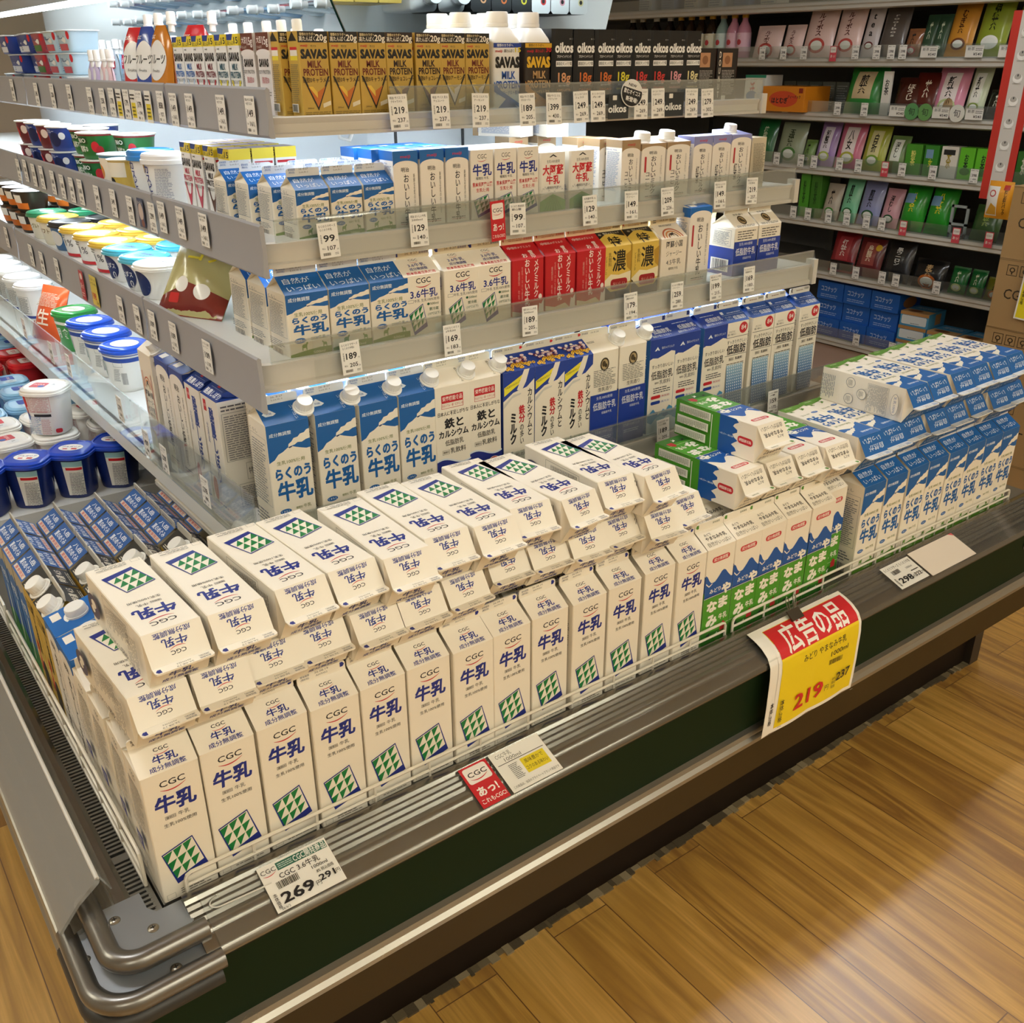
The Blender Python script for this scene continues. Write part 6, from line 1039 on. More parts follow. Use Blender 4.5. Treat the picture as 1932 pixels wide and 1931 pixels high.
place(card(46, 62, 'E0CB5A', [T(INK, 'ココナッツ', 23, 54, 6, 38), T(INK, 'ヨーグルト400g', 23, 46, 6, 40), T(RED, '198', 18, 20, 18, 28, .02), T(INK, '214', 36, 8, 8, 14, .01)]), 'price_card', 'yellow price card reading 198 on the second left rail', 'price card', at(.3325, 1.155, .525, -90)); place(card(30, 62, 'B93444', [C('E9D9D4', 15, 50, 9, 7), T('F0D9D4', 'あっ!', 15, 30, 12, 22, .02), *micro('F0D9D4', 5, 8, 25, 18, 2)]), 'promo_card', 'red promotional card beside the yellow price card', 'card', at(.3325, 1.245, .522, -90))
ltags([(.4953, .313, '278', '300'), (.6969, .306, '229', '250'), (.7953, .306, '429', '464'), (.9421, .335, '279', '301'), (1.3189, .335, '258', '278'), (1.4771, .33, '248', '267'), (1.7443, .335, '238', '257')], .288, 'lowest left guard')

# ------------------------------------------------------------------ cards on the front rail
def rail_card(D, x, label, cat, name, rot=0.0, lift=.0012):
    a = math.atan2(.026, .07)
    M = Matrix.Translation((x, -.0655, .0025 + lift)) @ Matrix.Rotation(rad(90) - a if False else a, 4, 'X') @ Matrix.Rotation(rad(-90), 4, 'X') @ Matrix.Rotation(rad(rot), 4, 'Y')
    return place(D, name, label, cat, M)
c269 = card(96, 66, 'F2F0EA', [R('2F6A5A', 24, 52, 94, 63), *micro('C9DAD2', 26, 54, 46, 62, 3), T('F0F3EE', 'CGC開発商品', 70, 57.5, 10, 46, .015), T(INK, 'CGC', 12, 57, 8, 20), smile(12, 52, 18), T(INK, 'CGC 3.6牛乳', 50, 44, 9, 56, .005), T(INK, '1000ml', 74, 35, 6, 22, .004), *barcode(14, 28, 44, 38), T(INK, '269', 34, 15, 18, 44, .025), T(INK, '円', 62, 12, 7), T(INK, '8% 税込価格', 78, 27, 5, 24, .004), T(INK, '291', 76, 17, 11, 22, .02), T(INK, '円', 91, 16, 6), T(INK, '本体価格', 6, 14, 22, 5, .006, vert=True), T(INK, '26/6/2', 12, 2.5, 4, 12)])
rail_card(c269, .158, 'white price card reading 269 on the steel front rail near the corner', 'price card', 'price_card', 0)
cred = card(48, 70, 'CB2A33', [RR('F3ECE6', 4, 40, 44, 67, 4), T(INK, 'CGC', 24, 55, 10, 32, .012), smile(24, 48.5, 30, th=1.6), T('F8F0EA', 'あっ!', 24, 25, 15, 34, .03), T('F8F0EA', 'これもCGC!', 25, 9, 8, 42, .015)])
rail_card(cred, .447, 'red promotional card on the steel front rail beside a white card', 'card', 'promo_card')
cy = card(92, 70, 'F1EFE8', [T('6A6A66', 'CGC牛乳', 22, 62, 8, 28), T('5A5A58', '1000ml', 34, 53, 8, 30), R(INK, 4, 47, 88, 48), R('E8D22E', 40, 18, 84, 44), T(INK, '風味豊かで', 62, 37, 7, 34), T(INK, 'コクのある味わい', 62, 26, 7, 40), *micro('5A5A58', 18, 16, 34, 44, 6, seed=121), T(INK, 'この商品は、当店のプライベートブランド商品です', 46, 6, 4.4, 84)])
rail_card(cy, .523, 'white card with yellow panel on the steel front rail', 'card', 'product_card')
c298 = card(96, 60, 'F2F0EA', [T(INK, 'らくのうマザーズ らくのう牛乳', 48, 51, 7.5, 88, .004), T(INK, '1000ml', 72, 38, 6, 20), *barcode(16, 34, 42, 44), T(INK, '298', 36, 17, 17, 42, .022), T(INK, '円', 62, 14, 7), T(INK, '322', 76, 16, 11, 22, .015), *micro(INK, 66, 26, 90, 31, 1), T(INK, '円', 91, 15, 6), T(INK, '本体価格', 7, 16, 22, 5, .006, vert=True)])
rail_card(c298, 1.5, 'white price card reading 298 on the steel front rail', 'price card', 'price_card')
b = MB(); b.box(-.082, -.0004, -.034, .082, .0004, .034, pm('EFE3D6', .5)); b.art([Pg('D85A62', [(150, 68), (164, 68), (164, 60)])], plane((-.082, -.0004, -.034), (1, 0, 0), (0, 0, 1)))
rail_card((b.mesh('card'), []), 1.637, 'blank cream card on the steel front rail', 'card', 'blank_card')
# big yellow offer poster bent over the rail, with a second sheet behind and a binder clip
def poster(name, label, x0, x1, art, dy=0.0, shift=0.0):
    prof_ = [(-.040, .0155), (-.060, .0120), (-.078, .006), (-.094, -.004), (-.104, -.019), (-.1075, -.04), (-.109, -.07), (-.1105, -.10), (-.111, -.135), (-.1105, -.162)]
    prof_ = [(y - dy, z) for y, z in prof_]; d = [0.0]
    for i in range(1, len(prof_)): d.append(d[-1] + math.hypot(prof_[i][0] - prof_[i - 1][0], prof_[i][1] - prof_[i - 1][1]))
    Ltot = d[-1] * 1000; Wd = (x1 - x0) * 1000
    def S(u, v):
        s = min(max(d[-1] - v / 1000, 0), d[-1] - 1e-6); i = max(j for j in range(len(d) - 1) if d[j] <= s); t = (s - d[i]) / (d[i + 1] - d[i])
        y = prof_[i][0] * (1 - t) + prof_[i + 1][0] * t; z = prof_[i][1] * (1 - t) + prof_[i + 1][1] * t
        ty, tz = prof_[i + 1][0] - prof_[i][0], prof_[i + 1][1] - prof_[i][1]; n = Vector((0, tz, -ty)).normalized()
        if n.z < 0 and n.y > 0: n = -n
        wv = .003 * math.sin(u / Wd * 7 + shift) * (s / d[-1]) ** 2
        return Vector((x0 + u / 1000 - .02 * (s / d[-1]), y - abs(wv), z + .012 * (u / Wd) * 0)), n
    b = MB(); nx, nz = 36, 48; m = pm('F3EEE4', .45)
    for off in (0.0, -.0005):
        vs = []
        for j in range(nz + 1):
            for i in range(nx + 1): q, n = S(Wd * i / nx, Ltot * j / nz); vs.append(q + n * off)
        fs = [(j * (nx + 1) + i, j * (nx + 1) + i + 1, (j + 1) * (nx + 1) + i + 1, (j + 1) * (nx + 1) + i) for j in range(nz) for i in range(nx)]
        b.add(vs, fs if off == 0 else [f[::-1] for f in fs], m, True)
    b.art(art(Wd, Ltot), S, maxlen=6, eps=.0005)
    o = b.obj(name); return tag(o, label, 'poster')
def offer(W, L): return [R('F0D21E', 9, 8, W - 8, L - 72), R('D2232A', 9, L - 72, W - 8, L - 10), T('F6F2EA', '広告の品', W * .5, L - 42, 54, W * .72, .02), T(INK, 'みどり やまなみ牛乳', W * .55, L - 92, 14, W * .52, .006), T(INK, '1000ml', W * .74, L - 112, 13, 52, .004), *barcode(W * .62, L - 134, W * .78, L - 124), T('D2232A', '219', W * .4, 46, 40, 84, .03), T(INK, '円', W * .62, 40, 12), T(INK, '237', W * .82, 52, 22, 44, .02), T(INK, '8%', W * .7, 52, 7, 10), T(INK, '税込', W * .7, 44, 7, 12), T(INK, '価格', W * .7, 35, 7, 12), T(INK, '本体価格', 18, 44, 48, 10, .01, vert=True), *micro('5A5A40', 14, 10, 24, 13, 1), R('F6F2EA', W - 8, 0, W, 0.5)]
poster('offer_poster', 'yellow and red offer poster reading 219 clipped over the front rail', 1.068, 1.31, offer, .0012)
poster('offer_poster', 'second offer sheet peeking out behind the yellow poster', 1.046, 1.28, lambda W, L: [R('F0D21E', 30, 8, W - 8, L - 10), T(INK, '本体価格', 16, 44, 48, 10, .01, vert=True)], .0, 2.0)
cl = empty('binder_clip', 'black binder clip holding the yellow offer poster on the rail', 'clip', (1.165, -.05, .018))
b = MB(); b.prism([(-.010, -.004), (.006, .010), (.0065, .0085), (-.009, -.006)], 'x', -.016, .016, pm('4A4338', .35, .4)); b.prism([(-.012, -.002), (.005, .011), (.0062, .010), (-.010, -.004)], 'x', -.016, .016, pm('4A4338', .35, .4)); b.obj('clip_body', cl)
for s in (-1, 1):
    b = MB(); b.tube([(s * .009, .005, .009), (s * .013, .008, .020), (s * .014, .012, .030), (s * .010, .014, .036), (s * .006, .012, .030), (s * .007, .008, .020), (s * .006, .005, .009)], .0009, pm('8A8478', .3, .9), 6); b.obj('wire_handle', cl)
np_ = card(40, 18, '17191A', [T('E9E9E4', 'Se', 14, 9, 14, 24, .02)]); place(np_, 'name_plate', 'small black plate on the green front panel at the far end', 'plate', at(1.985, -.0865, -.072))

# ------------------------------------------------------------------ goods on the wall shelving (face the aisle, towards -X)
def wbag(c, panel=None, txt='お茶', tc=INK, circ=None, W=120, H=200, Th=40, extra=()):
    a = []
    if panel: a.append(R(panel, W * .25, H * .3, W * .75, H * .88))
    if circ: a += [C(circ, W * .5, H * .22, W * .28, W * .2), C('E9ECE4', W * .5, H * .22, W * .2, W * .13)]
    a.append(T(tc, txt, W * .5, H * .6, H * .42, W * .22, .02, vert=True)); a += list(extra)
    return bag(W, H, Th, c, a, rough=.25, seed=W + H)
def shelf_goods(k, items, rail):
    for i, (y1, y0, H, c, kind, args, lab) in enumerate(items):
        W = (y1 - y0) * 1000; y = (y0 + y1) / 2; z = WZ[k] + .001
        if kind == 'bag':
            D = wbag(c, W=max(60, W - 4), H=H, **args); M = at(3.735, y, z, -90, -14)
        else:
            D = box_pack(max(30, W - 3), args.pop('D', 60), H, c, **args); M = at(3.735 + .02, y, z, -90)
        place(D, 'tea_bag' if kind == 'bag' else 'tea_box', lab + ' on ' + rail, 'tea bag' if kind == 'bag' else 'tea box', M)
def bx(txt, tc='F3F1E6', W=80, H=130, extra=()): return dict(front=[T(tc, txt, W * .5, H * .55, H * .5, W * .3, .02, vert=True), *extra])
PK = 'E3C4BE'
ROO = lambda: dict(txt='ルイボス', tc='5A2A24', circ='C4504A')
shelf_goods(1, [(2.366, 2.21, 140, PK, 'bag', ROO(), 'small pink rooibos bag, farthest,'), (2.2, 2.09, 140, PK, 'bag', ROO(), 'small pink rooibos bag, nearer,'), (2.085, 1.93, 220, PK, 'bag', ROO(), 'tall pink rooibos bag, farther,'), (1.925, 1.79, 220, PK, 'bag', ROO(), 'tall pink rooibos bag, nearer,'),
                (1.785, 1.705, 210, 'C9BFC0', 'bag', dict(txt='tea', circ='6A2A2E', Th=26), 'silver and red tea bag'), (1.70, 1.58, 200, '5A524E', 'bag', dict(txt='rooibos', tc='C9C4BC', Th=30), 'dark grey rooibos bag'), (1.575, 1.50, 110, '8A5A3C', 'bag', dict(txt='茶', circ='B8404A'), 'small brown tea pack'), (1.495, 1.455, 160, '2E4A36', 'bag', dict(txt='茶', tc='C9D4B8', circ='3A6A46', Th=26), 'dark green pack with round window, farther,'), (1.45, 1.40, 160, '2E4A36', 'bag', dict(txt='茶', tc='C9D4B8', circ='3A6A46', Th=26), 'dark green pack with round window, nearer,'),
                (1.395, 1.285, 210, 'C98A2E', 'bag', dict(txt='むぎ茶', tc='3A1E10', circ='6A3A1E'), 'amber roasted tea bag'), (1.275, 1.15, 230, '8A9A2E', 'bag', dict(txt='緑茶', tc='1E2A10', circ='F0F0EA'), 'olive green tea bag with white cup, farther,'), (1.13, 1.01, 230, '8A9A2E', 'bag', dict(txt='緑茶', tc='1E2A10', circ='F0F0EA'), 'olive green tea bag with white cup, nearer,')], 'second tea shelf from top')
shelf_goods(2, [(2.36, 2.235, 150, 'DDE0DC', 'box', dict(D=120, **bx('活', RED, 90, 150, [C('3A7AB8', 45, 60, 34, 22), R('2A8A6A', 0, 138, 122, 150)])), 'white and green box with blue circle'), (2.225, 1.985, 105, 'E08A1E', 'box', dict(D=180, front=[C('D8502A', 120, 52, 80, 34), T(INK, 'はとむぎ', 100, 46, 24, 90, .03), T(INK, 'ティーパック', 180, 62, 14, 70, .02), R('8A2A1E', 204, 78, 226, 98)]), 'orange tea box'),
                (1.83, 1.645, 190, '2E8A3A', 'bag', dict(panel='CDB890', txt='煎茶', Th=70), 'bright green tea bag with tan panel'), (1.59, 1.44, 150, '4A2018', 'bag', dict(txt='ほうじ', tc='E9DCC8'), 'dark brown tea bag, farther,'), (1.51, 1.38, 170, '5A1C16', 'bag', dict(txt='茶', tc='E9DCC8'), 'dark brown tea bag, nearer,'), (1.375, 1.30, 120, 'A88A62', 'bag', dict(txt='茶', tc='4A3420'), 'tan tea bag'), (1.415, 1.275, 190, 'D98AA4', 'bag', dict(panel='F0E4E2', txt='新茶', circ='C4D29A'), 'pink new tea bag'), (1.27, 1.19, 190, 'C9D4B4', 'bag', dict(panel='F0F0E6', txt='新茶', circ='8AA04A'), 'pale green new tea bag'), (1.18, 1.10, 110, '22261E', 'bag', dict(txt='茶', tc='C9C9B8'), 'black tea bag'), (1.085, .93, 130, '5A7A3E', 'bag', dict(txt='緑茶', tc='1E3012'), 'mid green tea bag')], 'third tea shelf from top')
shelf_goods(3, [(2.31, 2.19, 190, '1E6A3A', 'bag', dict(txt='徳用', tc='C9D8B8'), 'dark green tea bag'), (2.17, 2.02, 180, '9AA48A', 'bag', dict(txt='玉緑茶', tc='22301A', circ='4A7A3A'), 'grey green tea bag'), (2.015, 1.955, 110, '6A8A4A', 'bag', dict(txt='茶', circ='8AA03E'), 'small green tea bag'), (1.95, 1.845, 190, '9A7AB4', 'bag', dict(panel='E0D8E6', txt='知覧茶', circ='B4C45A'), 'purple tea bag'), (1.84, 1.71, 195, 'D0708C', 'bag', dict(panel='F0E2E2', txt='八女', circ='B4B44A'), 'pink tea bag'), (1.705, 1.59, 185, 'A9B03A', 'bag', dict(panel='DAD49A', txt='白折', circ='7AA03A'), 'yellow green tea bag'), (1.585, 1.49, 150, '6E8A50', 'bag', dict(panel='E9ECE0', txt='深むし', circ=None), 'leaf green tea bag with white panel'),
                (1.485, 1.41, 120, '4E9A2E', 'box', bx('粉茶', 'E9E07A', 72, 120), 'green tea box, farthest,'), (1.40, 1.335, 120, '3A8A2E', 'box', bx('八女', 'E6E03A', 62, 120, [R('7AA0C0', 8, 70, 40, 104)]), 'green tea box with blue picture'), (1.325, 1.25, 120, 'E9E4D8', 'box', bx('茶', 'A8922E', 70, 120, [R('2A2A2A', 10, 88, 60, 108)]), 'white tea box'), (1.245, 1.18, 120, '6AC42E', 'box', bx('お茶', INK, 62, 120, [C('2E7A1E', 31, 30, 22, 14)]), 'bright lime tea box, farther,'), (1.175, 1.11, 120, '6AC42E', 'box', bx('お茶', INK, 62, 120, [C('2E7A1E', 31, 30, 22, 14)]), 'bright lime tea box, nearer,'), (1.105, 1.02, 125, '1C3A1E', 'box', bx('抹茶', 'E9ECE0', 80, 125, [Pg('5AB42E', [(10, 10), (70, 10), (40, 60)])]), 'dark green tea box with lime triangle'), (1.01, .95, 120, '3A7A2E', 'box', bx('茶', 'E9ECE0', 56, 120), 'mid green tea box, nearest,')], 'fourth tea shelf from top')
shelf_goods(4, [(2.0, 1.945, 200, '4E9A2A', 'box', bx('粉茶', '1E4A12', 50, 200), 'tall green box, farther,'), (1.94, 1.88, 200, '3E7A24', 'box', bx('粉茶', '1E4A12', 56, 200), 'tall green box, nearer,'), (1.875, 1.785, 160, 'B4A898', 'bag', dict(txt='茶', circ='3E8A2E'), 'beige leaf tea bag'), (1.78, 1.69, 200, '7AC49A', 'bag', dict(txt='煎茶', circ='2E6A3A'), 'mint tea bag with sprout'), (1.685, 1.575, 185, '8A90BC', 'bag', dict(txt='煎茶', circ='2E5A3A'), 'lavender tea bag with sprout'), (1.57, 1.48, 165, 'D09AA4', 'bag', dict(txt='深むし', circ='2E5A3A'), 'pink tea bag with sprout'), (1.475, 1.36, 190, '2E9A2E', 'bag', dict(txt='八女茶', tc='F0E03A', Th=70, extra=[R('7AA4C8', 14, 110, 60, 150)]), 'bright green village tea bag, farther,'), (1.355, 1.235, 200, '2A942A', 'bag', dict(txt='八女茶', tc='F0E03A', Th=70, extra=[R('7AA4C8', 14, 110, 60, 150)]), 'bright green village tea bag, nearer,'), (1.15, 1.03, 140, '3A5A2E', 'bag', dict(txt='抹茶', tc='9AB45A'), 'dark moss green tea bag')], 'fifth tea shelf from top')
shelf_goods(5, [(1.80, 1.665, 180, '8E1E28', 'bag', dict(panel='A83A40', txt='紅茶', tc='F0E0D8', extra=[R('1A1412', 4, 10, 128, 50)]), 'dark red tea bag'), (1.66, 1.53, 170, '6A2428', 'bag', dict(panel='9A4A44', txt='烏龍茶', tc='F0DDC0', extra=[C('E0B42A', 100, 130, 14)]), 'maroon tea bag'), (1.52, 1.385, 180, '232326', 'bag', dict(txt='黒ウーロン', tc='E9E9E6'), 'black oolong tea bag'), (1.37, 1.22, 120, '14161A', 'bag', dict(txt='麦茶', tc='C9A87A', circ='B8642A'), 'black barley tea bag leaning'), (1.2, 1.12, 110, '1E6A34', 'bag', dict(txt='茶', tc='D8E4C8', circ='C9D48A'), 'deep green tea bag, farther,'), (1.115, 1.045, 110, '1E6A34', 'bag', dict(txt='茶', tc='D8E4C8', circ='C9D48A'), 'deep green tea bag, nearer,'), (1.04, .95, 90, '6A6A1E', 'bag', dict(txt='茶', circ='C4702A'), 'olive tea bag')], 'sixth tea shelf from top')
# white divider sign and little clear stand
b = MB(); b.box(3.71, 1.59, WZ[2], 3.72, 1.63, WZ[2] + .17, pm('E9E6DE', .5)); b.art([T(INK, 'お茶', 20, 110, 60, 20, .02, vert=True)], plane((3.71, 1.63, WZ[2]), (0, -1, 0), (0, 0, 1))); tag(b.obj('divider_sign'), 'narrow white divider sign on third tea shelf from top', 'sign')
b = MB(); m = pm('9AA4A4', .3)
for q in ((1.16, 1.17), (1.225, 1.235)): b.box(3.72, q[0], WZ[4], 3.728, q[1], WZ[4] + .13, m)
for zz in (.01, .05, .12): b.box(3.72, 1.16, WZ[4] + zz, 3.728, 1.235, WZ[4] + zz + .01, m)
b.box(3.72, 1.16, WZ[4], 3.78, 1.235, WZ[4] + .008, m); tag(b.obj('display_stand'), 'empty clear display stand on fifth tea shelf from top', 'display stand')
# biscuit packs on the lowest shelf
def bisc(c, top, W=140, H=82, D=170): return box_pack(W, D, H, c, front=[T('BFD4F0', 'ココナッツ', W * .45, H * .6, H * .3, W * .6, .02), *micro('9AB8E6', W * .15, H * .15, W * .8, H * .35, 2)], right=[C('9A6A3A', D * .5, H * .5, D * .3, H * .3)], top=[C(top, W * .5, D * .5, W * .3, D * .22), T('BFD4F0', 'サブレ', W * .5, D * .82, 18, 60)])
BB = bisc('1E62C0', 'C98A6A')
k = 0
for y in (1.755, 1.61, 1.465):
    for q in range(3 if y > 1.5 else 3):
        place(BB, 'biscuit_pack', 'blue biscuit pack on lowest tea shelf, %s of the %s stack' % (('bottom', 'middle', 'top')[q], ('farthest', 'middle', 'nearest')[k // 3]), 'biscuit pack', at(3.80 + .01 * (q % 2), y, WZ[6] + .001 + q * .083, -90, 0), 'blue biscuit packs'); k += 1
BC = box_pack(130, 150, 62, '4A9AC8', front=[RR('DDE6EA', 8, 8, 122, 46, 6), *micro('8A9AA4', 50, 12, 90, 20, 1), R('B88A56', 0, 48, 130, 62)], top=[R('C9A06A', 0, 0, 130, 60), C('8A5A34', 50, 34, 34, 22), C('6A3E22', 50, 34, 26, 15), *micro('DDE6EA', 20, 90, 110, 130, 3)], right=[R('B88A56', 60, 8, 110, 54)])
for i, (x, y, q) in enumerate(((3.79, 1.318, 0), (3.79, 1.318, 1), (3.79, 1.318, 2), (3.79, 1.18, 0), (3.79, 1.18, 1), (3.79, 1.04, 0), (3.79, 1.04, 1), (3.79, .9, 0))): place(BC, 'cookie_pack', 'pale blue cookie pack on lowest tea shelf, %s from the dark blue packs' % ORD[i], 'cookie pack', at(x, y, WZ[6] + .001 + q * .063, -90 + (i % 3) * 2), 'pale blue cookie packs')
# bottles at the far end of the second shelf
def btl(lab, capc, liq):
    b = MB(); n = 24; r = lambda q, z: [(q * math.cos(2 * math.pi * i / n), q * math.sin(2 * math.pi * i / n), z) for i in range(n)]
    b.loft([r(.03, 0), r(.034, .006), r(.034, .03)], pm(liq, .15), c1=False); b.loft([r(.0345, .03), r(.0345, .11)], pm(lab, .4), False, False); b.loft([r(.034, .11), r(.03, .13), r(.014, .16), r(.013, .175)], pm(liq, .15), c0=False)
    b.art([C('C4424A', 0, 70, 12), T('F3F0EA', '茶', 0, 92, 14, 14, .02)], lambda u, v: (Vector((.0345 * math.sin(u / 34.5), -.0345 * math.cos(u / 34.5), v / 1000)), Vector((math.sin(u / 34.5), -math.cos(u / 34.5), 0))), maxlen=6, eps=.0005)
    c = MB(); c.loft([r(.0155, .173), r(.0155, .192), r(.014, .194)], pm(capc, .4)); return (b.mesh('bottle'), [('bottle_cap', c.mesh('bottle_cap'), I4, None)])
bts = [btl('5A3A2A', 'E6E4DE', '1E1410'), btl('D9D2B8', 'D9A83A', '2A1C12'), btl('C9D9D4', 'D9C49A', '8AA4A0'), btl('E6BACB', 'D9A83A', 'C98AA0')]
for i, y in enumerate((3.22, 3.145, 3.045, 2.945, 2.87, 2.80, 2.73, 2.66, 2.59, 2.52, 2.455)): place(bts[0 if i < 4 else 1 if i < 8 else 2 if i == 8 else 3], 'drink_bottle', 'drink bottle with %s cap on second tea shelf from top, %s from the far end' % ('white' if i < 4 else 'yellow', ORD[i]), 'bottle', at(3.77, y, WZ[1] + .001, -90), 'drink bottles on the tea shelf')
for i in range(6): place(box_pack(70, 60, 120, ('8A8E84', '7A8078', '6E746E')[i % 3], front=micro('C9CCC4', 8, 10, 62, 110, 6, seed=i)), 'tea_box', 'grey tea carton standing behind the orange box, %s' % ORD[i], 'tea box', at(3.98, 2.30 - i * .075, WZ[2] + .001, -90), 'grey tea cartons')
# tags along the wall rails
WT = {1: [2.264, 2.144, 2.032, 1.766, 1.664, 1.596, 1.543, 1.427, 1.237, 1.105, 1.037], 2: [2.1, 1.82, 1.685, 1.528, 1.333, 1.192, 1.07], 3: [2.12, 1.982, 1.909, 1.773, 1.676, 1.464, 1.324, 1.146], 4: [1.991, 1.908, 1.795, 1.698, 1.597, 1.52], 5: [1.733, 1.613, 1.479, 1.411, 1.219], 6: [1.561, 1.376]}
WTAG = price_tag('緑茶 100g', '398', '430'); WTB = card(72, 42, 'EDEBE4', [T(INK, '新茶', 22, 30, 12, 28), T(INK, '¥540', 50, 12, 12, 34, .01), *micro('6A6A66', 40, 24, 68, 36, 2), R(INK, 2, 39, 70, 40)])
for k, ys in WT.items():
    for i, y in enumerate(ys):
        wide = (k == 1 and i >= 7) or (k == 2 and i >= 3)
        place(WTB if wide else WTAG, 'price_tag', '%s price tag on tea shelf rail, %s row from top, %s from far end' % ('wide white' if wide else 'small white', ORD[k], ORD[i]), 'price tag', at(3.684, y, WZ[k] + .022, -90, 0), 'price tags on the tea shelf rails')
for i, (k, y) in enumerate(((1, 1.876), (3, 1.544), (4, 1.415), (4, 1.174), (4, 1.035))): place(card(34, 60, 'D8505E', [RR('F0EAE4', 3, 34, 31, 57, 3), T(INK, 'CGC', 17, 46, 8, 22), T('F6EAE4', 'あっ!', 17, 20, 12, 24, .02)]), 'promo_card', 'pink and white promotional card on tea shelf rail, %s from the top' % ORD[i], 'card', at(3.682, y, WZ[k] + .018, -90), 'pink cards on tea shelves')
for i, (y, c) in enumerate(((1.46, '5E9A5E'), (1.40, '6AA05A'), (1.262, 'E3E3DA'))): place(card(60, 60, c, [C(c, 30, 30, 29), T(INK, '旬', 30, 30, 30, 30)]) if False else (lambda b: (b.loft([[(.032 * math.cos(2 * math.pi * j / 24), -.001, .032 * math.sin(2 * math.pi * j / 24)) for j in range(24)], [(.032 * math.cos(2 * math.pi * j / 24), .001, .032 * math.sin(2 * math.pi * j / 24)) for j in range(24)]], pm(c, .5)), b.art([T(INK, '旬', 32, 32, 28, 28)], plane((-.032, -.001, -.032), (1, 0, 0), (0, 0, 1))), (b.mesh('badge'), []))[-1])(MB()), 'promo_badge', 'round %s badge on the third tea shelf rail' % ('dark green', 'light green', 'white')[i], 'badge', at(3.681, y, WZ[2] + .022, -90))
# goods on the uppermost shelf, only their lower edges show
for i in range(6): place(box_pack(90, 90, 160, ('B9BEC4', '8A94A8', 'C4BEB4')[i % 3], front=micro('5A6478', 8, 10, 80, 150, 8, seed=i)), 'carton_box', 'pale carton on the uppermost wall shelf, %s from the far end' % ORD[i], 'carton', at(3.78, 3.1 - i * .16, WZ[0] + .001, -90), 'cartons on the uppermost shelf')

# ------------------------------------------------------------------ cardboard cases, yellow card and clip strip at the right
KR = 'A98A5E'
def case_box():
    b = MB(); m = pm(KR, .8, bump=.08, bscale=60); b.box(-.2, -.15, 0, .2, .15, .218, m)
    a = [T('3A3022', 'CGCコーンフレーク', 210, 112, 40, 350, .008), T('3A3022', '230g×12', 290, 50, 30, 150, .006)]
    for x in (30, 72, 114): a += frame('3A3022', x, 168, x + 34, 202, 2) + [C('3A3022', x + 17, 186, 9, 8), C(KR, x + 17, 186, 5, 5), R('3A3022', x + 15, 172, x + 19, 182)]
    a += [R('8A6E46', 0, 214, 400, 216)]
    b.art(a, plane((-.2, -.15, 0), (1, 0, 0), (0, 0, 1)))
    b.add([(-.2, -.03, .2183), (.2, -.03, .2183), (.2, .03, .2183), (-.2, .03, .2183)], [(0, 1, 2, 3)], pm('B89A68', .3)); return (b.mesh('case'), [])
CB = case_box()
for i in range(4): place(CB, 'cardboard_case', 'brown cardboard cereal case, %s of the stack at the aisle end' % ('bottom', 'second from bottom', 'third from bottom', 'topmost')[i], 'cardboard case', at(3.05, .408, FLOOR_Z + .001 + i * .2385 * .98 + (.015 if i == 9 else 0), -90 + (0, 1, -.6, .4)[i]), 'cardboard cases') if False else None
hz = [(-.5, .236), (-.264, .236), (-.028, .236), (.208, .236)]
for i, z in enumerate((FLOOR_Z + .001, FLOOR_Z + .2203, FLOOR_Z + .4396, FLOOR_Z + .6589, FLOOR_Z + .8782)):
    if i < 5: place(CB, 'cardboard_case', 'brown cardboard cereal case, %s of the stack at the aisle end' % ('bottom', 'second from bottom', 'middle', 'second from top', 'topmost')[i], 'cardboard case', at(2.95 + .15, .405, z, -90 + (0, .8, -.6, .4, 0)[i]), 'cardboard cases')
yc = card(150, 205, 'F0EEE6', [R('F0DF2A', 5, 5, 145, 200), Pg('D2232A', [(75 + (34 if q % 2 else 22) * math.cos(q * math.pi / 9) * 1.6, 165 + (34 if q % 2 else 22) * math.sin(q * math.pi / 9)) for q in range(18)]), Pg('F3F1EA', [(75 + (28 if q % 2 else 18) * math.cos(q * math.pi / 9) * 1.6, 165 + (28 if q % 2 else 18) * math.sin(q * math.pi / 9)) for q in range(18)]), T(INK, 'お買得', 75, 165, 20, 60, .02), T(INK, 'CGC コーンフレーク', 75, 118, 14, 120), *barcode(26, 88, 70, 98), T('D2232A', '248', 80, 64, 40, 96, .03), T(INK, '267', 96, 24, 22, 56, .015), T(INK, '本体価格', 14, 70, 46, 9, .01, vert=True)])
place(yc, 'price_poster', 'yellow price poster hanging on the cardboard cases', 'poster', at(2.94, .44, .30, -90) @ Matrix.Rotation(rad(2), 4, 'Y'))
cs = empty('clip_strip', 'red and white hanging clip strip before the tea shelves', 'clip strip', (3.4, .9, .85))
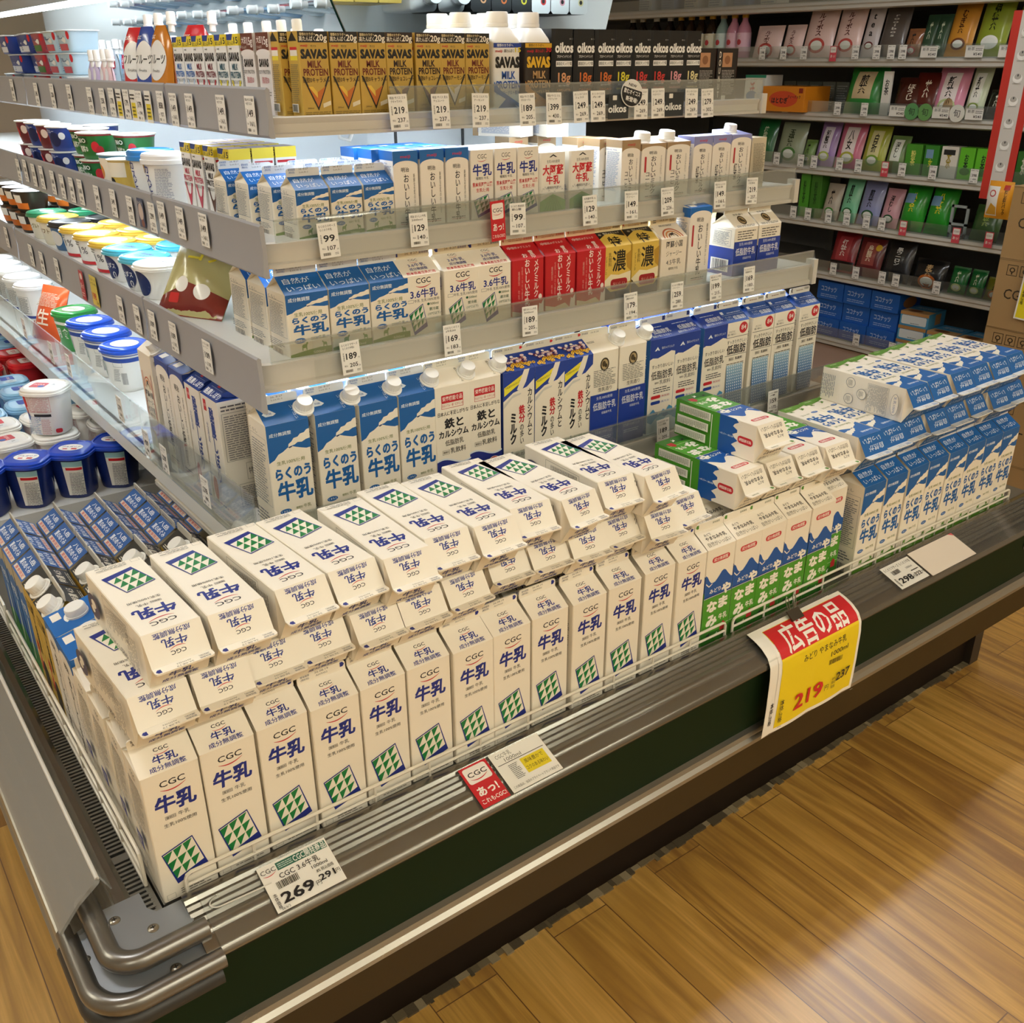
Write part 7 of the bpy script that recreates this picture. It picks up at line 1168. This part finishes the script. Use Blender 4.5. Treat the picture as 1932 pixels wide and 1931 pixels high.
b = MB(); b.box(-.002, -.055, -.36, .0, .055, .25, pm('C8372C', .45)); b.art([R('D8D4CE', 30, 0, 84, 610)] + [it for q in range(8) for it in (C('F6F5F2', 57, 40 + q * 72, 17, 15), C('B8B4AE', 57, 46 + q * 72, 12, 9), C('4A4A4A', 57, 50 + q * 72, 2.5, 4), R('A8A49E', 42, 22 + q * 72, 72, 24 + q * 72))], plane((-.002, .055, -.36), (0, -1, 0), (0, 0, 1))); b.obj('backing_strip', cs)
b = MB(); b.tube([(0, 0, .25), (.1, 0, .29), (.288, 0, .29)], .003, STEEL, 8); b.obj('hanger_arm', cs)
DP = bag(90, 128, 30, 'E8A02A', [R('F0EDE6', 4, 10, 46, 110), C('C4504A', 24, 86, 12), C('F3F1EA', 24, 86, 8), Pg('E2A83A', [(6, 14), (44, 14), (44, 40), (24, 54)]), T(INK, 'だしお茶パック', 70, 58, 84, 12, .02, vert=True), R('B8322A', 60, 100, 80, 116)])
for i, (x, y, z) in enumerate(((3.375, .865, .43), (3.372, .77, .41))): place(DP, 'tea_pack', 'orange and white soup stock pack hanging on the clip strip, %s one' % ('left' if i == 0 else 'right'), 'pack', at(x, y, z, -90), 'packs on the clip strip')
b = MB()
for q in range(9): r = .075 - .002 * abs(q - 4); b.tube([(r * math.cos(2 * math.pi * j / 24), r * math.sin(2 * math.pi * j / 24) * .9, .012 * q) for j in range(24)], .0022, pm('17171A', .35), 6, True)
for j in range(16): a = 2 * math.pi * j / 16; b.tube([(.074 * math.cos(a), .0666 * math.sin(a), .0), (.076 * math.cos(a), .068 * math.sin(a), .1)], .0015, pm('17171A', .35), 5)
b.tube([(-.07, 0, .0), (.07, 0, 0)], .0015, pm('17171A', .35), 5); b.tube([(0, -.06, .0), (0, .06, 0)], .0015, pm('17171A', .35), 5)
place((b.mesh('basket'), []), 'wire_basket', 'small black wire basket beyond the right end of the lowest shelf', 'basket', at(1.86, .55, .08))
b = MB(); b.box(1.76, .45, -.003, 1.96, .66, .078, GREY); tag(b.obj('stand_block'), 'low grey stand under the black wire basket', 'stand')
